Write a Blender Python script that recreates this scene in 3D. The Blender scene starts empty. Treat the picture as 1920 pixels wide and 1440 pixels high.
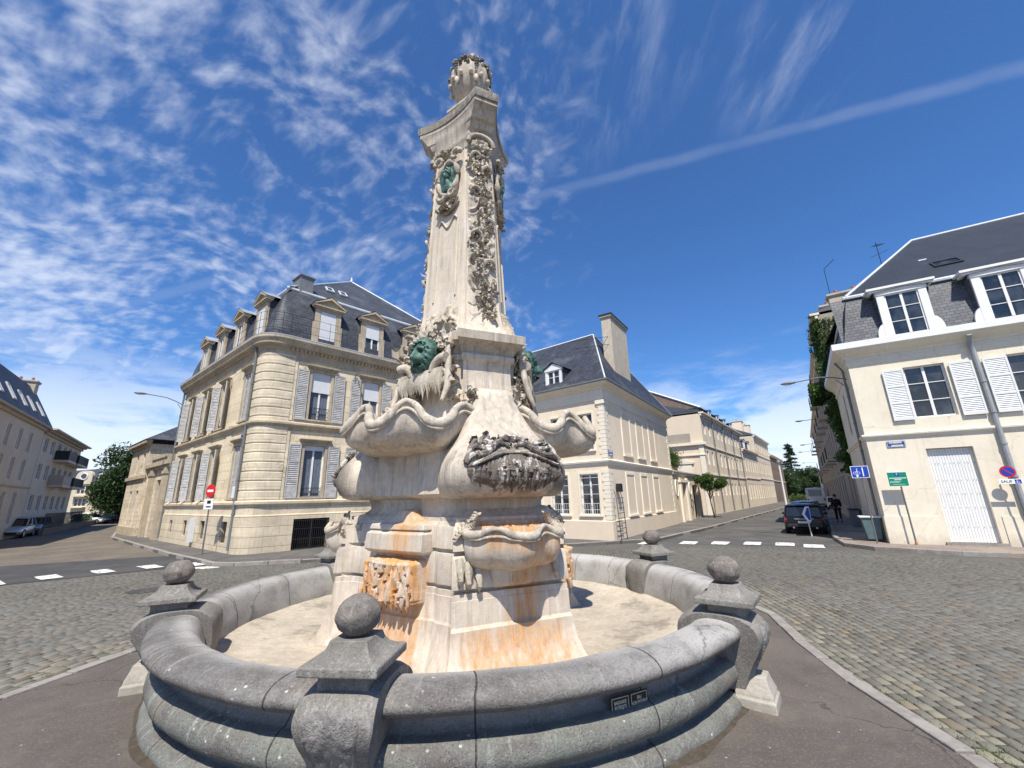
import bpy, bmesh, math, random
from mathutils import Vector, Matrix, noise
R=math.radians; PI=math.pi
random.seed(7)
S=bpy.context.scene; COL=S.collection
# ---------------------------------------------------------------- camera
cd=bpy.data.cameras.new('camera'); cam=bpy.data.objects.new('camera',cd); COL.objects.link(cam); S.camera=cam
th=R(15.2); ro=R(-1.3)
F_=Vector((0,math.cos(th),math.sin(th))); R0=Vector((1,0,0)); U0=R0.cross(F_)
Rv=math.cos(ro)*R0+math.sin(ro)*U0; Uv=-math.sin(ro)*R0+math.cos(ro)*U0
cam.matrix_world=Matrix(((Rv.x,Uv.x,-F_.x,0),(Rv.y,Uv.y,-F_.y,0),(Rv.z,Uv.z,-F_.z,2.2),(0,0,0,1)))
cd.sensor_width=36; cd.lens=36*782/1920; cd.clip_start=.05; cd.clip_end=6000
S.render.resolution_x=1024; S.render.resolution_y=768
# ---------------------------------------------------------------- light and sky
SUN_AZ=-92; SUN_EL=58
sd=bpy.data.lights.new('sun','SUN'); sd.energy=4.9; sd.angle=R(.5); sd.color=(1,.935,.825)
so=bpy.data.objects.new('sun',sd); COL.objects.link(so)
sv=Vector((math.cos(R(SUN_EL))*math.cos(R(SUN_AZ)),math.cos(R(SUN_EL))*math.sin(R(SUN_AZ)),math.sin(R(SUN_EL))))
so.rotation_euler=sv.to_track_quat('Z','Y').to_euler()
S.view_settings.view_transform='Standard'; S.view_settings.look='None'; S.view_settings.exposure=0.42; S.view_settings.gamma=1
class NT:
    """small node-tree writer"""
    def __init__(s,t): s.t=t; s.n=t.nodes; s.l=t.links
    def put(s,sock,v):
        if v is None: return
        if isinstance(v,bpy.types.NodeSocket): s.l.new(v,sock)
        elif isinstance(v,tuple) and len(v)==3 and sock.type=='RGBA': sock.default_value=v+(1,)
        else: sock.default_value=v
    def new(s,k,ins=None,**pr):
        n=s.n.new(k)
        for a,b in pr.items(): setattr(n,a,b)
        for a,b in (ins or {}).items(): s.put(n.inputs[a],b)
        return n
    def m(s,op,a,b=None,c=None,clamp=False):
        n=s.new('ShaderNodeMath',operation=op,use_clamp=clamp); s.put(n.inputs[0],a); s.put(n.inputs[1],b); s.put(n.inputs[2],c); return n.outputs[0]
    def vm(s,op,a,b=None):
        n=s.new('ShaderNodeVectorMath',operation=op); s.put(n.inputs[0],a); s.put(n.inputs[1],b)
        return n.outputs['Value'] if op in('DOT_PRODUCT','LENGTH') else n.outputs['Vector']
    def mix(s,f,a,b,bt='MIX'):
        n=s.new('ShaderNodeMix',data_type='RGBA',blend_type=bt); s.put(n.inputs[0],f); s.put(n.inputs[6],a); s.put(n.inputs[7],b); return n.outputs[2]
    def ramp(s,f,lo,hi,a=0.,b=1.):
        n=s.new('ShaderNodeMapRange'); n.interpolation_type='SMOOTHSTEP'
        for i,v in enumerate((f,lo,hi,a,b)): s.put(n.inputs[i],v)
        return n.outputs[0]
    def noise(s,v,sc,det=4,ro=.55,dist=0.):
        n=s.new('ShaderNodeTexNoise',{'Scale':sc,'Detail':det,'Roughness':ro,'Distortion':dist}); s.put(n.inputs['Vector'],v); return n.outputs[0]
    def map(s,v,scale=(1,1,1),loc=(0,0,0),rot=(0,0,0)):
        n=s.new('ShaderNodeMapping'); s.put(n.inputs['Vector'],v); n.inputs['Scale'].default_value=scale; n.inputs['Location'].default_value=loc; n.inputs['Rotation'].default_value=rot; return n.outputs[0]
    def sep(s,v):
        n=s.new('ShaderNodeSeparateXYZ'); s.put(n.inputs[0],v); return n.outputs
    def comb(s,x,y,z):
        n=s.new('ShaderNodeCombineXYZ'); s.put(n.inputs[0],x); s.put(n.inputs[1],y); s.put(n.inputs[2],z); return n.outputs[0]
W=bpy.data.worlds.new('World'); S.world=W; W.use_nodes=True
t=NT(W.node_tree); t.n.clear()
sky=t.new('ShaderNodeTexSky'); sky.sky_type='NISHITA'; sky.sun_disc=False
sky.sun_elevation=R(SUN_EL); sky.sun_rotation=R(90-SUN_AZ); sky.air_density=1.0; sky.dust_density=.35; sky.ozone_density=2.2; sky.altitude=100
geo=t.new('ShaderNodeTexCoord').outputs['Generated']
x,y,z=t.sep(geo)
zc=t.m('MAXIMUM',z,.02)
px=t.m('DIVIDE',x,t.m('ADD',zc,.42)); py=t.m('DIVIDE',y,t.m('ADD',zc,.42))
cp=t.comb(px,py,0.)
# altocumulus field: puffy cells, densest to the upper left
warp=t.noise(cp,1.3,3); wv=t.vm('ADD',cp,t.comb(t.m('MULTIPLY',warp,.5),t.m('MULTIPLY',warp,-.4),0.))
cells=t.noise(t.map(wv,(1.0,1.15,1),rot=(0,0,.6)),26.,3,.5,.0)
cells2=t.noise(t.map(wv,(1,1.3,1),rot=(0,0,.9)),9.,5,.60,.1)
big=t.noise(cp,2.3,4,.55)
leftm=t.ramp(px,.45,-.55)                       # 1 on the left
cover=t.m('ADD',t.m('MULTIPLY',leftm,.14),t.m('MULTIPLY',big,.80))
puff=t.ramp(t.m('ADD',t.m('ADD',t.m('MULTIPLY',cells,.60),t.m('MULTIPLY',cells2,.48)),cover),.95,1.40)
puff=t.m('MULTIPLY',puff,t.ramp(px,.26,-.04))
# two soft wisps, upper middle and upper right
def dirpx(X,Y):
    return ((X-960)/782*Rv+(720-Y)/782*Uv+F_).normalized()
def near(X,Y,r0,r1): return t.ramp(t.vm('LENGTH',t.vm('SUBTRACT',geo,tuple(dirpx(X,Y)))),r1,r0)
wis=t.noise(t.map(cp,(6.0,1.7,1),rot=(0,0,-.62)),2.2,6,.62,.12)
wm=t.m('MAXIMUM',t.m('MULTIPLY',near(1470,110,.02,.16),.85),t.m('MAXIMUM',near(1060,60,.05,.30),t.m('MULTIPLY',near(1290,60,.02,.15),.4)))
wisp=t.m('MULTIPLY',t.ramp(wis,.46,.76),wm)
# low haze bank
hz=t.noise(t.map(geo,(3,3,11)),2.0,5,.6,.3)
low=t.m('MULTIPLY',t.ramp(z,.36,.05),t.ramp(t.m('ADD',hz,t.m('ADD',t.m('MULTIPLY',t.ramp(z,.34,.04),.34),t.m('MULTIPLY',t.ramp(x,.1,-.6),.08))),.50,.80))
# contrail: a straight band on a great circle
a_=dirpx(460,512); b_=dirpx(1920,128); nn=a_.cross(b_).normalized()
d=t.m('ABSOLUTE',t.m('ADD',t.vm('DOT_PRODUCT',geo,tuple(nn)),t.m('MULTIPLY',t.m('SUBTRACT',t.noise(geo,14,3),.5),.012)))
con=t.m('MULTIPLY',t.ramp(d,.015,.002),t.m('MULTIPLY_ADD',t.noise(geo,9,4),.13,.0))
cl=t.m('MAXIMUM',t.m('MAXIMUM',t.m('MULTIPLY',puff,.55),t.m('MULTIPLY',wisp,.26)),t.m('MAXIMUM',t.m('MULTIPLY',low,.80),con))
skc=t.mix(1.,sky.outputs[0],(.55,.92,1.36),'MULTIPLY')
out=t.mix(cl,skc,(8.6,9.0,9.8))
bg=t.new('ShaderNodeBackground',{'Color':out,'Strength':.092})
t.l.new(bg.outputs[0],t.new('ShaderNodeOutputWorld').inputs[0])
# ---------------------------------------------------------------- object helpers
def tag(o,label=None,cat=None,group=None,kind=None):
    for k,v in (('label',label),('category',cat),('group',group),('kind',kind)):
        if v: o[k]=v
    return o
ROOT={}
def empty(name,loc,label,cat,group=None):
    o=bpy.data.objects.new(name,None); COL.objects.link(o); o.location=loc; o.empty_display_size=.2
    ROOT[o.name]=Vector(loc); return tag(o,label,cat,group)
def rootof(o):
    while o.parent: o=o.parent
    return ROOT.get(o.name,Vector((0,0,0)))
class MB:
    def __init__(s): s.v=[]; s.f=[]; s.mi=[]; s.c=0
    def add(s,vs,fs,mi=0):
        b=len(s.v); s.v+= [tuple(p) for p in vs]; s.f+=[tuple(b+i for i in f) for f in fs]; s.mi+=[mi]*len(fs); return s
    def box(s,o,u,v,w,mi=0):
        o,u,v,w=map(Vector,(o,u,v,w))
        P=[o,o+u,o+u+v,o+v,o+w,o+u+w,o+u+v+w,o+v+w]
        return s.add(P,[(0,3,2,1),(4,5,6,7),(0,1,5,4),(1,2,6,5),(2,3,7,6),(3,0,4,7)],mi)
    def quad(s,a,b,c,d,mi=0): return s.add([a,b,c,d],[(0,1,2,3)],mi)
    def rings(s,rs,closed=True,c0=False,c1=False,mi=0):
        n=len(rs[0]); vs=[p for r in rs for p in r]; fs=[]
        for k in range(len(rs)-1):
            for i in range(n if closed else n-1):
                j=(i+1)%n; fs.append((k*n+i,k*n+j,(k+1)*n+j,(k+1)*n+i))
        if c0: fs.append(tuple(range(n))[::-1])
        if c1: fs.append(tuple((len(rs)-1)*n+i for i in range(n)))
        return s.add(vs,fs,mi)
    def tube(s,pts,r,n=8,mi=0,cap=True):
        pts=[Vector(p) for p in pts]; rs=[]
        rad=r if isinstance(r,(list,tuple)) else [r]*len(pts)
        up=Vector((0,0,1))
        for i,p in enumerate(pts):
            d=(pts[min(i+1,len(pts)-1)]-pts[max(i-1,0)]).normalized()
            a=d.cross(up)
            if a.length<.05: a=d.cross(Vector((1,0,0)))
            a.normalize(); b=a.cross(d)
            rs.append([p+(a*math.cos(2*PI*k/n)+b*math.sin(2*PI*k/n))*rad[i] for k in range(n)])
        return s.rings(rs,True,cap,cap,mi)
    def lathe(s,c,prof,n=24,mi=0,c0=True,c1=True):
        c=Vector(c)
        return s.rings([[c+Vector((r*math.cos(2*PI*k/n),r*math.sin(2*PI*k/n),z)) for k in range(n)] for r,z in prof],True,c0,c1,mi)
    def blob(s,c,rx,ry,rz,M=None,n=8,m=6,jit=0,seed=0,mi=0):
        c=Vector(c); rs=[]
        for i in range(m+1):
            a=-PI/2+PI*i/m; a=max(min(a,PI/2-.02),-PI/2+.02); row=[]
            for k in range(n):
                p=Vector((math.cos(a)*math.cos(2*PI*k/n),math.cos(a)*math.sin(2*PI*k/n),math.sin(a)))
                if jit: p*=1+jit*noise.noise(p*2.3+Vector((seed,seed*.7,0)))
                p=Vector((p.x*rx,p.y*ry,p.z*rz))
                row.append(c+(M@p if M else p))
            rs.append(row)
        return s.rings(rs,True,True,True,mi)
    def leaf(s,c,d,n,L,W,curl=.6,k=7,lob=3,mi=0):
        """acanthus-like leaf: c base, d growth direction, n outward"""
        d=Vector(d).normalized(); n=Vector(n); n=(n-d*n.dot(d)).normalized(); w=d.cross(n); c=Vector(c); rows=[]
        p=Vector(c); ang=-.35
        for i in range(k+1):
            t_=i/k; wd=W*math.sin(PI*min(1,.12+t_*.88))**.7*(1+.22*math.sin(t_*lob*2*PI)); 
            nn=(n*math.cos(ang)-d*math.sin(ang)); 
            row=[p-w*wd*.5-nn*wd*.16,p-w*wd*.28+nn*wd*.05,p+nn*wd*.22*0-nn*wd*.06,p+w*wd*.28+nn*wd*.05,p+w*wd*.5-nn*wd*.16]
            rows.append(row); dd=(d*math.cos(ang)+n*math.sin(ang)); p=p+dd*(L/k); ang+=curl*2.2/k*(1+t_*1.5)
        back=[[q-n*.35*W*(1-j/(k+.01)*.7)*.5 for q in r] for j,r in enumerate(rows)]
        s.rings([r+bk[::-1] for r,bk in zip(rows,back)],True,True,True,mi); return s
    def prism(s,poly,d,mi=0):
        poly=[Vector(p) for p in poly]; d=Vector(d); n=len(poly)
        return s.add(poly+[p+d for p in poly],[tuple(range(n))[::-1],tuple(range(n,2*n))]+[(i,(i+1)%n,n+(i+1)%n,n+i) for i in range(n)],mi)
    def grid(s,P,mi=0,closed=False):
        return s.rings(P,closed,mi=mi)
    def build(s,name,mat,parent=None,smooth=None,bevel=0,label=None,kind=None,fix=True):
        me=bpy.data.meshes.new(name)
        o=bpy.data.objects.new(name,me); COL.objects.link(o)
        off=Vector((0,0,0))
        if parent: o.parent=parent; off=rootof(parent)
        me.from_pydata([(p[0]-off.x,p[1]-off.y,p[2]-off.z) for p in s.v],[],s.f)
        mats=mat if isinstance(mat,(list,tuple)) else [mat]
        for m_ in mats: me.materials.append(m_)
        if len(mats)>1: me.polygons.foreach_set('material_index',s.mi)
        if fix:
            bm=bmesh.new(); bm.from_mesh(me); bmesh.ops.remove_doubles(bm,verts=bm.verts,dist=1e-4); bmesh.ops.recalc_face_normals(bm,faces=bm.faces); bm.to_mesh(me); bm.free()
        if smooth is not None:
            me.polygons.foreach_set('use_smooth',[True]*len(me.polygons))
            if smooth<180: me.set_sharp_from_angle(angle=R(smooth))
        if bevel:
            b=o.modifiers.new('bevel','BEVEL'); b.width=bevel; b.segments=2; b.limit_method='ANGLE'; b.angle_limit=R(35)
            me.polygons.foreach_set('use_smooth',[True]*len(me.polygons)) if smooth is None else None
            if smooth is None:
                w=o.modifiers.new('wn','WEIGHTED_NORMAL'); w.keep_sharp=True
        me.update()
        if label: o['label']=label
        if kind: o['kind']=kind
        return o
def copy_tree(o,parent=None):
    c=o.copy(); COL.objects.link(c)
    if parent: c.parent=parent
    for ch in list(o.children): copy_tree(ch,c)
    return c
# ---------------------------------------------------------------- materials
MATS={}
def mat(name,base,rough=.8,var=.12,sc=3.,bump=.2,bsc=40.,spec=.3,fn=None,metal=0.,dirt=None,streak=0.):
    if name in MATS: return MATS[name]
    m=bpy.data.materials.new(name); m.use_nodes=True; k=NT(m.node_tree); k.n.clear()
    co=k.new('ShaderNodeTexCoord').outputs['Object']
    n1=k.noise(co,sc,6,.62); n2=k.noise(co,sc*7,4,.6)
    f=k.m('ADD',k.m('MULTIPLY',n1,.65),k.m('MULTIPLY',n2,.35))
    c=k.mix(k.ramp(f,.3,.7),tuple(v*(1-var) for v in base),tuple(min(1,v*(1+var)) for v in base))
    if streak:
        st=k.noise(k.map(co,(9,9,.55)),1.6,5,.65)
        c=k.mix(k.m('MULTIPLY',k.ramp(st,.50,.72),streak),c,dirt or (.12,.10,.08))
    elif dirt:
        c=k.mix(k.m('MULTIPLY',k.ramp(k.noise(co,sc*1.7,7,.7),.55,.72),.6),c,dirt)
    hgt=k.noise(co,bsc,5,.65)
    r=k.m('MULTIPLY_ADD',n2,.2,rough-.1)
    if fn:
        res=fn(k,co,c,hgt)
        c,hgt=res[0],res[1]
        if len(res)>2: r=res[2]
    b=k.new('ShaderNodeBump',{'Strength':bump,'Distance':.02,'Height':hgt})
    p=k.new('ShaderNodeBsdfPrincipled',{'Base Color':c,'Roughness':r,'Specular IOR Level':spec,'Metallic':metal,'Normal':b.outputs[0]})
    k.l.new(p.outputs[0],k.new('ShaderNodeOutputMaterial').inputs[0]); MATS[name]=m; return m
CX,CY=-.82,7.55
BAZ=(-66,54,174); FAZ=(-126,-6,114)
def uv(az): a=R(az); return Vector((math.cos(a),math.sin(a),0)),Vector((-math.sin(a),math.cos(a),0))
# marker-less stone of the monument: dirt streaks, iron stains below the spouts
def monfn(k,co,c,hgt,rust=1.,dark=.5,darkz=None):
    x,y,z=k.sep(co)
    st=k.noise(k.map(co,(7,7,.6)),1.5,6,.65)
    st2=k.noise(k.map(co,(16,16,1.1),loc=(3,1,0)),1.2,5,.6)
    c=k.mix(k.m('MULTIPLY',k.ramp(st,.47,.72),dark),c,(.20,.175,.15))
    c=k.mix(k.m('MULTIPLY',k.ramp(st2,.52,.70),.35),c,(.74,.73,.72))
    if rust:
        tot=None
        wob=k.m('MULTIPLY',k.m('SUBTRACT',k.noise(k.map(co,(3,3,1.2)),2.2,4),.5),.55)
        for az,l0,l1,zt,zb,gain in ((-126,-.50,.55,1.35,.0,.95),(-126,-.05,.45,2.1,.0,1.05),(-66,-.05,.36,1.35,.0,1.15),(-66,-.50,.62,2.35,1.60,1.3),(-66,-.05,.5,1.75,.9,.9),(-66,-.70,.70,.68,.0,.85)):
            a,b=uv(az)
            lat=k.m('ADD',k.vm('DOT_PRODUCT',co,tuple(b)),wob)
            fwd=k.ramp(k.vm('DOT_PRODUCT',co,tuple(a)),.9,1.2)
            w=k.m('MULTIPLY',k.ramp(lat,l0-.15,l0+.15),k.ramp(lat,l1+.15,l1-.15))
            w=k.m('MULTIPLY',k.m('MULTIPLY',w,fwd),k.m('MULTIPLY',k.ramp(z,zt+.1,zt-.1),k.ramp(z,zb-.1,zb+.1)))
            w=k.m('MULTIPLY',w,gain)
            tot=w if tot is None else k.m('MAXIMUM',tot,w)
        fine=k.noise(k.map(co,(22,22,1.6)),1.3,5,.7)
        tot=k.m('MULTIPLY',tot,k.ramp(k.m('ADD',k.m('MULTIPLY',st,.5),k.m('MULTIPLY',fine,.5)),.36,.62,.10,1.)); tot=k.m('MINIMUM',tot,.95)
        rc=k.mix(k.ramp(fine,.35,.65),(.40,.175,.060),(.60,.36,.17))
        c=k.mix(tot,c,rc)
    if darkz:
        c=k.mix(k.m('MULTIPLY',k.ramp(z,darkz[0],darkz[1]),k.ramp(k.noise(co,3,6,.7),.35,.65,.25,1.)),c,(.10,.085,.07))
    pit=k.new('ShaderNodeTexVoronoi',{'Vector':co,'Scale':26.}); pits=k.ramp(pit.outputs['Distance'],.0,.12)
    hgt=k.m('ADD',k.m('MULTIPLY',hgt,.7),k.m('MULTIPLY',pits,.3))
    return c,hgt
M={}
M['plinth']=mat('stone_plinth',(.53,.465,.385),.85,.16,1.6,.35,30,.25,fn=lambda k,co,c,h:monfn(k,co,c,h,1.,.45))
def bulgefn(k,co,c,h):
    c,h=monfn(k,co,c,h,0,.55); x,y,z=k.sep(co)
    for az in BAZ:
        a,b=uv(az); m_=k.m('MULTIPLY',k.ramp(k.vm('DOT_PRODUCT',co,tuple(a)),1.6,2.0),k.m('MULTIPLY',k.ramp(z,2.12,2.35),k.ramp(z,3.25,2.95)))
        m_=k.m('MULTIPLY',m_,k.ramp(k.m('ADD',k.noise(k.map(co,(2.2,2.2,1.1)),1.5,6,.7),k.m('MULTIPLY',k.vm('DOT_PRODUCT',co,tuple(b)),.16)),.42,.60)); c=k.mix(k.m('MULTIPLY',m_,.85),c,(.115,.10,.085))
    c=k.mix(k.m('MULTIPLY',k.ramp(k.noise(co,1.3,6,.72),.55,.68),.55),c,(.27,.235,.19)); return c,h
M['bulge']=mat('stone_bulge',(.53,.465,.38),.85,.2,1.6,.5,30,.25,fn=bulgefn)
M['shaft']=mat('stone_shaft',(.58,.505,.405),.85,.12,1.4,.45,30,.25,fn=lambda k,co,c,h:monfn(k,co,c,h,0,.38))
M['carve']=mat('stone_carving',(.46,.405,.325),.9,.252,3.,.8,24,.15,fn=lambda k,co,c,h:monfn(k,co,k.mix(k.m('MULTIPLY',k.ramp(k.noise(co,2.1,6,.7),.50,.66),.7),c,(.25,.215,.17)),h,0,.6))
M['patina']=mat('stone_dark_crust',(.20,.175,.15),.9,.7,5.,1.,30,.2,fn=lambda k,co,c,h:(k.mix(k.ramp(k.noise(k.map(co,(3.2,3.2,1.2)),1.7,5,.7),.52,.60),k.mix(.6,c,(.13,.11,.095)),(.55,.51,.46)),h))
M['capst']=mat('stone_cap',(.44,.385,.31),.88,.16,2.,.4,30,.2,fn=lambda k,co,c,h:monfn(k,co,c,h,0,.75))
M['rustpanel']=mat('stone_rust_panel',(.52,.44,.36),.88,.16,2.,.7,30,.2,fn=lambda k,co,c,h:monfn(k,co,k.mix(k.ramp(k.noise(k.map(co,(6,6,.8)),1.4,5,.6),.38,.56),c,(.56,.29,.11)),h,0,.5))
M['patina2']=mat('weathered_slab_stone',(.27,.24,.205),.9,.4,4.,.8,30,.2,fn=lambda k,co,c,h:monfn(k,co,c,h,0,.9))
M['bronze']=mat('verdigris_bronze',(.055,.115,.095),.5,.6,9.,.6,30,.4,metal=.35,dirt=(.17,.31,.26))
def rimfn(k,co,c,hgt):
    x,y,z=k.sep(co)
    ang=k.m('ARCTAN2',y,x)
    rad=k.m('SQRT',k.m('ADD',k.m('MULTIPLY',x,x),k.m('MULTIPLY',y,y)))
    fr=k.m('ABSOLUTE',k.m('SUBTRACT',k.m('FRACT',k.m('ADD',k.m('MULTIPLY_ADD',ang,2.547,.16),k.m('MULTIPLY',k.noise(co,2.2,3),.05))),.5))
    jt=k.ramp(fr,.0055,.001)
    st=k.noise(k.map(k.comb(k.m('MULTIPLY',ang,4.),z,rad),(5.5,.7,1)),1.8,6,.65)
    # weathering: green-grey algae on the cove, violet-brown crust on top of the roll, lime spots
    c=k.mix(k.m('MULTIPLY',k.ramp(z,.66,.45),k.ramp(st,.35,.65,.15,.75)),c,(.145,.165,.140))
    c=k.mix(k.m('MULTIPLY',k.ramp(k.noise(k.map(co,(1,1,3)),2.4,6,.66),.45,.66),.75),c,(.105,.092,.088))
    c=k.mix(k.m('MULTIPLY',k.ramp(st,.56,.70),.45),c,(.40,.40,.38))
    warm=k.m('MULTIPLY',k.ramp(k.noise(co,1.1,4,.6),.55,.68),.35); c=k.mix(warm,c,(.27,.20,.14))
    vo=k.new('ShaderNodeTexVoronoi',{'Vector':k.map(co,(9,9,13)),'Scale':1.,'Randomness':1.})
    sp=k.m('MULTIPLY',k.ramp(vo.outputs['Distance'],.15,.07),k.ramp(k.noise(co,1.7,3),.50,.60)); c=k.mix(k.m('MULTIPLY',sp,.8),c,(.62,.60,.56))
    # bleached lime wash where the bowl's inner lip is scoured
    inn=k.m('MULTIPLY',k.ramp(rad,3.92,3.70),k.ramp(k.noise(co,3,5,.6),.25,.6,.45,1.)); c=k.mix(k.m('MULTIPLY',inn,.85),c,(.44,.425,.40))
    az_=k.m('MULTIPLY',k.ramp(ang,-1.35,-.75),k.ramp(ang,1.6,1.0)); lime_highlight=k.m('MULTIPLY',k.m('MULTIPLY',az_,k.ramp(z,.72,.85)),k.ramp(k.noise(co,2.6,6,.68),.32,.58)); c=k.mix(k.m('MULTIPLY',lime_highlight,.8),c,(.47,.455,.43))  # pale lime that also paints whitish highlights onto the right-hand rim top
    c=k.mix(k.m('MULTIPLY',jt,.85),c,(.035,.03,.027))
    crk=k.new('ShaderNodeTexVoronoi',{'Vector':k.vm('ADD',co,k.comb(k.m('MULTIPLY',k.noise(co,5,4),.25),k.m('MULTIPLY',k.noise(co,6,4),.25),0.)),'Scale':.30},feature='DISTANCE_TO_EDGE')
    c=k.mix(k.m('MULTIPLY',k.ramp(crk.outputs['Distance'],.004,.001),.45),c,(.05,.045,.04))
    fs=k.noise(co,55,4,.7); c=k.mix(k.m('MULTIPLY',k.ramp(fs,.54,.68),.38),c,(.40,.38,.34)); c=k.mix(k.m('MULTIPLY',k.ramp(fs,.46,.34),.5),c,(.07,.065,.06))
    pt=k.new('ShaderNodeTexVoronoi',{'Vector':co,'Scale':38.}); hgt=k.m('ADD',k.m('MULTIPLY',hgt,.6),k.m('MULTIPLY',k.ramp(pt.outputs['Distance'],0.,.25),.5))
    hgt=k.m('SUBTRACT',hgt,k.m('MULTIPLY',jt,1.5))
    return c,hgt
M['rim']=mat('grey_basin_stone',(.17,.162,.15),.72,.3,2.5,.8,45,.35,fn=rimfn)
def pierfn(k,co,c,hgt):
    fs=k.noise(co,60,4,.7); c=k.mix(k.m('MULTIPLY',k.ramp(fs,.53,.66),.4),c,(.42,.40,.36)); c=k.mix(k.m('MULTIPLY',k.ramp(fs,.46,.34),.5),c,(.08,.075,.07))
    st=k.noise(k.map(co,(11,11,.8)),1.6,5,.65); c=k.mix(k.m('MULTIPLY',k.ramp(st,.55,.70),.5),c,(.40,.385,.36)); c=k.mix(k.m('MULTIPLY',k.ramp(k.noise(co,2.1,6,.7),.52,.66),.55),c,(.13,.12,.105))
    pt=k.new('ShaderNodeTexVoronoi',{'Vector':co,'Scale':40.}); return c,k.m('ADD',k.m('MULTIPLY',hgt,.6),k.m('MULTIPLY',k.ramp(pt.outputs['Distance'],0.,.25),.5))
M['pier']=mat('grey_pier_stone',(.20,.188,.17),.75,.25,3.,.7,45,.3,fn=pierfn)
M['pierrough']=mat('pecked_pier_stone',(.25,.24,.225),.9,.4,9.,1.4,34,.2,dirt=(.13,.12,.11))
M['whitestone']=mat('limed_pier_base',(.40,.37,.32),.85,.2,3.,.4,30,.2,dirt=(.25,.21,.17))
M['ball']=mat('dark_ball_stone',(.165,.145,.13),.85,.3,5.,.8,60,.25,fn=pierfn)
def floorfn(k,co,c,hgt):
    x,y,z=k.sep(co); ang=k.m('ARCTAN2',y,x)
    st=k.noise(k.map(k.comb(k.m('MULTIPLY',ang,3.),k.vm('LENGTH',co),0.),(7,.5,1)),2.,6,.65)
    c=k.mix(k.m('MULTIPLY',k.ramp(st,.52,.72),.5),c,(.34,.30,.25))
    c=k.mix(k.m('MULTIPLY',k.ramp(k.noise(co,1.1,6,.68),.50,.64),.8),c,(.19,.165,.135)); c=k.mix(k.m('MULTIPLY',k.ramp(k.noise(k.comb(k.m('MULTIPLY',ang,9.),k.m('MULTIPLY',k.vm('LENGTH',co),1.2),0.),1.4,5,.7),.45,.7),.4),c,(.36,.31,.25))
    a,b=uv(-100); w=k.m('MULTIPLY',k.ramp(k.vm('DOT_PRODUCT',co,tuple(a)),1.6,2.0),k.ramp(k.m('ABSOLUTE',k.vm('DOT_PRODUCT',co,tuple(b))),1.5,.6))
    c=k.mix(k.m('MULTIPLY',w,k.ramp(k.noise(co,1.7,6,.68),.47,.60,0,.65)),c,(.62,.36,.14))
    return c,hgt
M['floor']=mat('basin_floor_concrete',(.46,.405,.325),.9,.25,2.2,.5,30,.2,fn=floorfn)
M['plaque']=mat('plaque_enamel',(.018,.017,.016),.35,.1,3,.05,40,.5)
M['plaquetxt']=mat('plaque_lettering',(.70,.65,.52),.5,.1,3,.05,40,.4)

# ================================================================ FOUNTAIN
C0=Vector((CX,CY,0))
ft=empty('fountain',(CX,CY,0),'tall carved limestone monument with rust stains standing in a round grey stone basin','fountain')
def NZ(p,s,a): return a*noise.noise(p*s)
# ---- basin wall
def basin_ring(prof,n=300,nz=.006):
    rs=[]
    for r,z in prof:
        row=[]
        for k in range(n):
            a=2*PI*k/n; p=Vector((r*math.cos(a),r*math.sin(a),z)); d=1+NZ(p,1.7,nz)+NZ(p,6,nz*.35)
            row.append(C0+Vector((p.x*d,p.y*d,z+NZ(p,2.3,nz*.8))))
        rs.append(row)
    return rs
def spl(pts,n=4):
    out=[]
    P=[Vector((a,b,0)) for a,b in pts]
    for i in range(len(P)-1):
        p0=P[max(i-1,0)];p1=P[i];p2=P[i+1];p3=P[min(i+2,len(P)-1)]
        for j in range(n):
            u=j/n; q=.5*((2*p1)+(p2-p0)*u+(2*p0-5*p1+4*p2-p3)*u*u+(3*p1-p0-3*p2+p3)*u**3); out.append((q.x,q.y))
    out.append(pts[-1]); return out
prof=[(4.0,-.1),(4.01,.03)]+spl([(4.01,.03),(4.0,.11),(3.93,.165),(3.86,.18)],3)+[(3.845,.19),(3.845,.235)]+spl([(3.86,.24),(3.95,.265),(4.0,.33),(4.0,.41),(3.95,.48),(3.87,.505)],3)+spl([(3.85,.51),(3.805,.56),(3.80,.63),(3.84,.672)],3)+[(3.86,.675)]+spl([(3.93,.665),(4.03,.685),(4.09,.735),(4.09,.79),(4.03,.84),(3.92,.868),(3.78,.868),(3.67,.835),(3.59,.75),(3.54,.6),(3.51,.45),(3.50,.30)],4)
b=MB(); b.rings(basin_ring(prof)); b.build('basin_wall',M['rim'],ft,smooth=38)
# ---- basin floor
rs=[]
for i in range(40):
    r=3.53-i*.058
    row=[]
    for k in range(220):
        a=2*PI*k/220; z=.36 if r>3.5 else .15+.21*((r-1.2)/2.3)**2.2
        p=Vector((r*math.cos(a),r*math.sin(a),z)); row.append(C0+p+Vector((0,0,NZ(p,1.3,.03)+NZ(p,5,.010))))
    rs.append(row)
b=MB(); b.rings(rs,c1=True); b.build('basin_floor',M['floor'],ft,smooth=60)
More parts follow.
